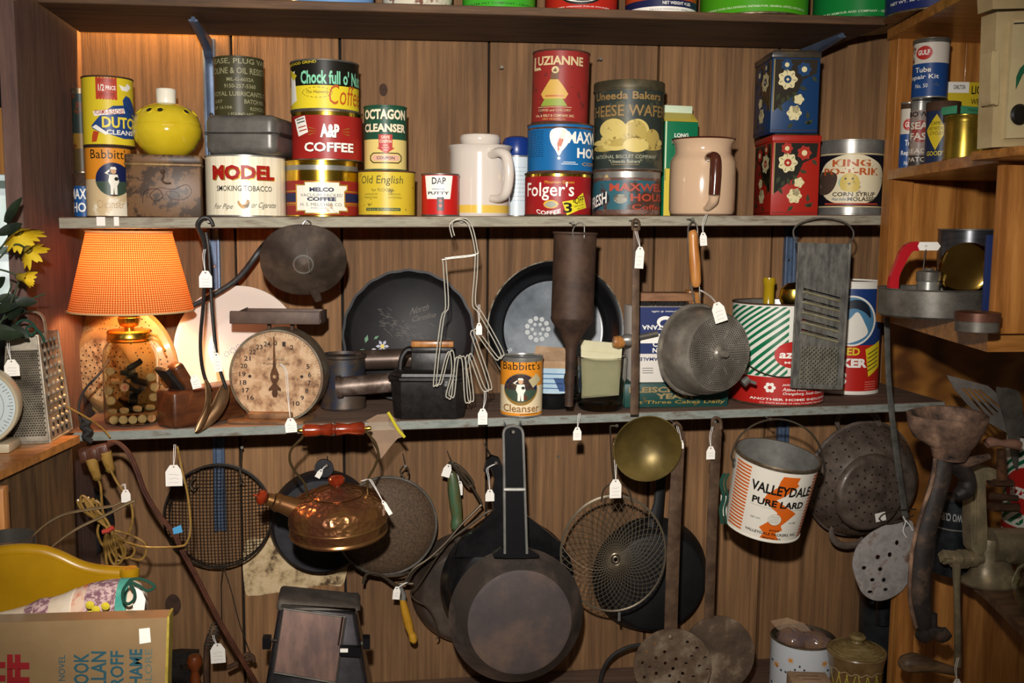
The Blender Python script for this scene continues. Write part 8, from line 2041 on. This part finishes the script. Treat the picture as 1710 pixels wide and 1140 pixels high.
# --- rusty cast iron funnel-topped tool
CIR = mat('flaking_rust_iron', '#1f1a17', '#a8866c', '#6e5444', rough=.8, scale=26, bump=.6, lo=.32, hi=.70)
CBK = mat('cast_black_rust', '#1a1716', '#6a5240', '#322a26', rough=.6, scale=20, bump=.5, lo=.35, hi=.72)
Yc2 = -.60; t = hung('cast_iron_mill', 'heavy rusty cast iron hopper with long curved leg and wing nut, hanging at right', 'mill', 1560, 1060, Yc2)
Mh = Matrix.Translation(at(1586, 760, Yc2)) @ Matrix.Scale(t.s, 4) @ Matrix.Rotation(R(5), 4, 'X')
b = MB(); b.lathe([(26, -4), (32, 14), (42, 32), (49, 50), (51, 64), (52, 71), (47, 70), (42, 54), (30, 34), (20, 10)], CIR, seg=48, M=Mh, rfun=lambda a, z: 1 + (.55 * max(0, math.cos(a + PI / 2)) ** 6 if z > 20 else 0)); b.build('hopper', t.o)
b = MB(); wt(b, [(1576, 762), (1570, 800), (1556, 850), (1543, 900), (1537, 950), (1536, 1000), (1542, 1046)], Yc2, [16, 18, 18, 18, 19, 19, 15], CBK, seg=12, smooth=5, flat=.8, nrm=(0, 1, 0))
wt(b, [(1562, 765), (1556, 805), (1541, 850), (1526, 905), (1520, 955), (1520, 1005), (1530, 1048)], Yc2 - .012, 3.5, CIR, seg=8, smooth=5); b.build('leg', t.o)
b = MB(); wt(b, [(1590, 770), (1606, 784), (1616, 800), (1612, 818), (1596, 828)], Yc2 + .01, [16, 15, 13, 16, 8], CBK, seg=14, smooth=4); wt(b, [(1590, 762), (1612, 772), (1630, 768), (1652, 762)], Yc2, [8, 9, 8, 5], CIR, seg=10, smooth=3); b.build('bracket', t.o)
b = MB(); wt(b, [(1558, 1024), (1558, 1052)], Yc2, 7, CBK, seg=10); wt(b, [(1534, 1054), (1545, 1060), (1560, 1054), (1574, 1060), (1584, 1054)], Yc2 - .004, [10, 14, 9, 14, 10], CBK, seg=14, smooth=4, flat=.6, nrm=(0, 1, 0)); b.build('wing_nut', t.o)
# --- measuring cup
m_ = Can('measuring_cup', 'dark tin sifter cup embossed TWO CUP upside down, behind the rusty iron leg', 'cup', 1590, 838, 914, 64, -.46, zg + .0005)
m_.wall([(868, mat('blue_black_tin', '#1e2226', '#383c40', rough=.35, metal=.5)), (840, mat('blue_black_tin'))], rim=mat('blue_black_tin')); m_.rect(1556, 1626, 866, 867.4, TIN)
fz = m_.sf; inv = Cyl(fz.r); inv.step = fz.step
class Inv:
    off = .35; step = 0
    def pt(s, x, y): q = fz.pt(x, y); return (-q[0], -q[1])
    def __call__(s, u, v, o=0): return fz(-u, -v, o)
m_.b.text('TWO CUP', 1606, 1572, 850, 858, paint('#a8a8a4'), Inv(), 2, bold=.02); m_.done(); m_.lid(TIND)
# --- glass oil lamp at the edge
t = T('oil_lamp', 'clear glass oil lamp with amber collar cut off by the right edge', 'oil lamp', Vector((at(1722, 1010, -.62).x, -.66, zg + .0005)))
b = t.mb(); b.lathe([(0, 1), (38, 0), (44, 4), (58, 30), (60, 50), (52, 74), (36, 92), (32, 100), (31, 100), (35, 90), (50, 72), (57, 50), (55, 32), (42, 7), (0, 4)], GLASS, seg=48); b.build('font', t.o)
b = t.mb(); b.lathe([(32, 98), (34, 100), (34, 150), (30, 156), (0, 156)], mat('amber_collar', '#a8824a', '#c9a468', rough=.3, scale=10, coat=.3), seg=40); b.build('collar', t.o)
# --- second striped can with turner and spatula
zc2 = zg + .0005
a2 = Can('lard_can', 'large green-striped can with red circle cut off by the right edge, holding a turner', 'can', 1752, 738, 925, 150, -.42, zc2)
a2.wall([(872, AR), (741, AW)], rim=RUSTD, open_=True)
for k in range(-4, 12):
    x = 1650 + k * 12.5; y1 = 868; p = clip([(x, y1), (x + 6.2, y1), (x + 6.2 + 122, 744), (x + 122, 744)], 0, 1676, lambda v: v >= 1676)
    if len(p) > 2: p = clip(p, 0, 1712, lambda v: v <= 1712)
    if len(p) > 2: a2.ink(p, AG)
a2.disc(1722, 816, 40, paint('#b8201a', .35), ry=36, lv=2).t('azalea', 1690, 1750, 806, 828, WHITE, .03, lv=3)
for i in range(6): a2.disc(1684 + 6 * math.cos(PI * i / 3), 890 + 6 * math.sin(PI * i / 3), 3.2, WHITE, n=12)
a2.done()
t = hung('slotted_turner', 'slotted steel turner leaning left out of the striped can at the right edge', 'turner', 1640, 690, -.41)
b = MB(); hs_ = [[(1606 + i * 9, 648 + i * 1), (1610 + i * 9, 647 + i * 1), (1652 + i * 8, 698 - i * 5), (1648 + i * 8, 698 - i * 5)] for i in range(4)]
wplate(b, [(1581, 626), (1612, 634), (1650, 644), (1678, 668), (1690, 722), (1684, 724), (1648, 704), (1616, 676), (1594, 650)], -.41, .0014, mat('grey_turner', '#77706a', '#948c84', rough=.4, metal=.4, scale=20), holes=hs_); wt(b, [(1687, 720), (1700, 780)], -.41, 3, TIN, seg=8); b.build('blade', t.o)
t = hung('spatula', 'plain dark steel spatula standing upright in the striped can at the right edge', 'spatula', 1690, 700, -.43)
b = MB(); wplate(b, spl([(1664, 652), (1672, 647), (1692, 650), (1706, 668), (1714, 780), (1694, 780), (1682, 720)], 3, True), -.43, .0014, TIND); b.build('blade', t.o)
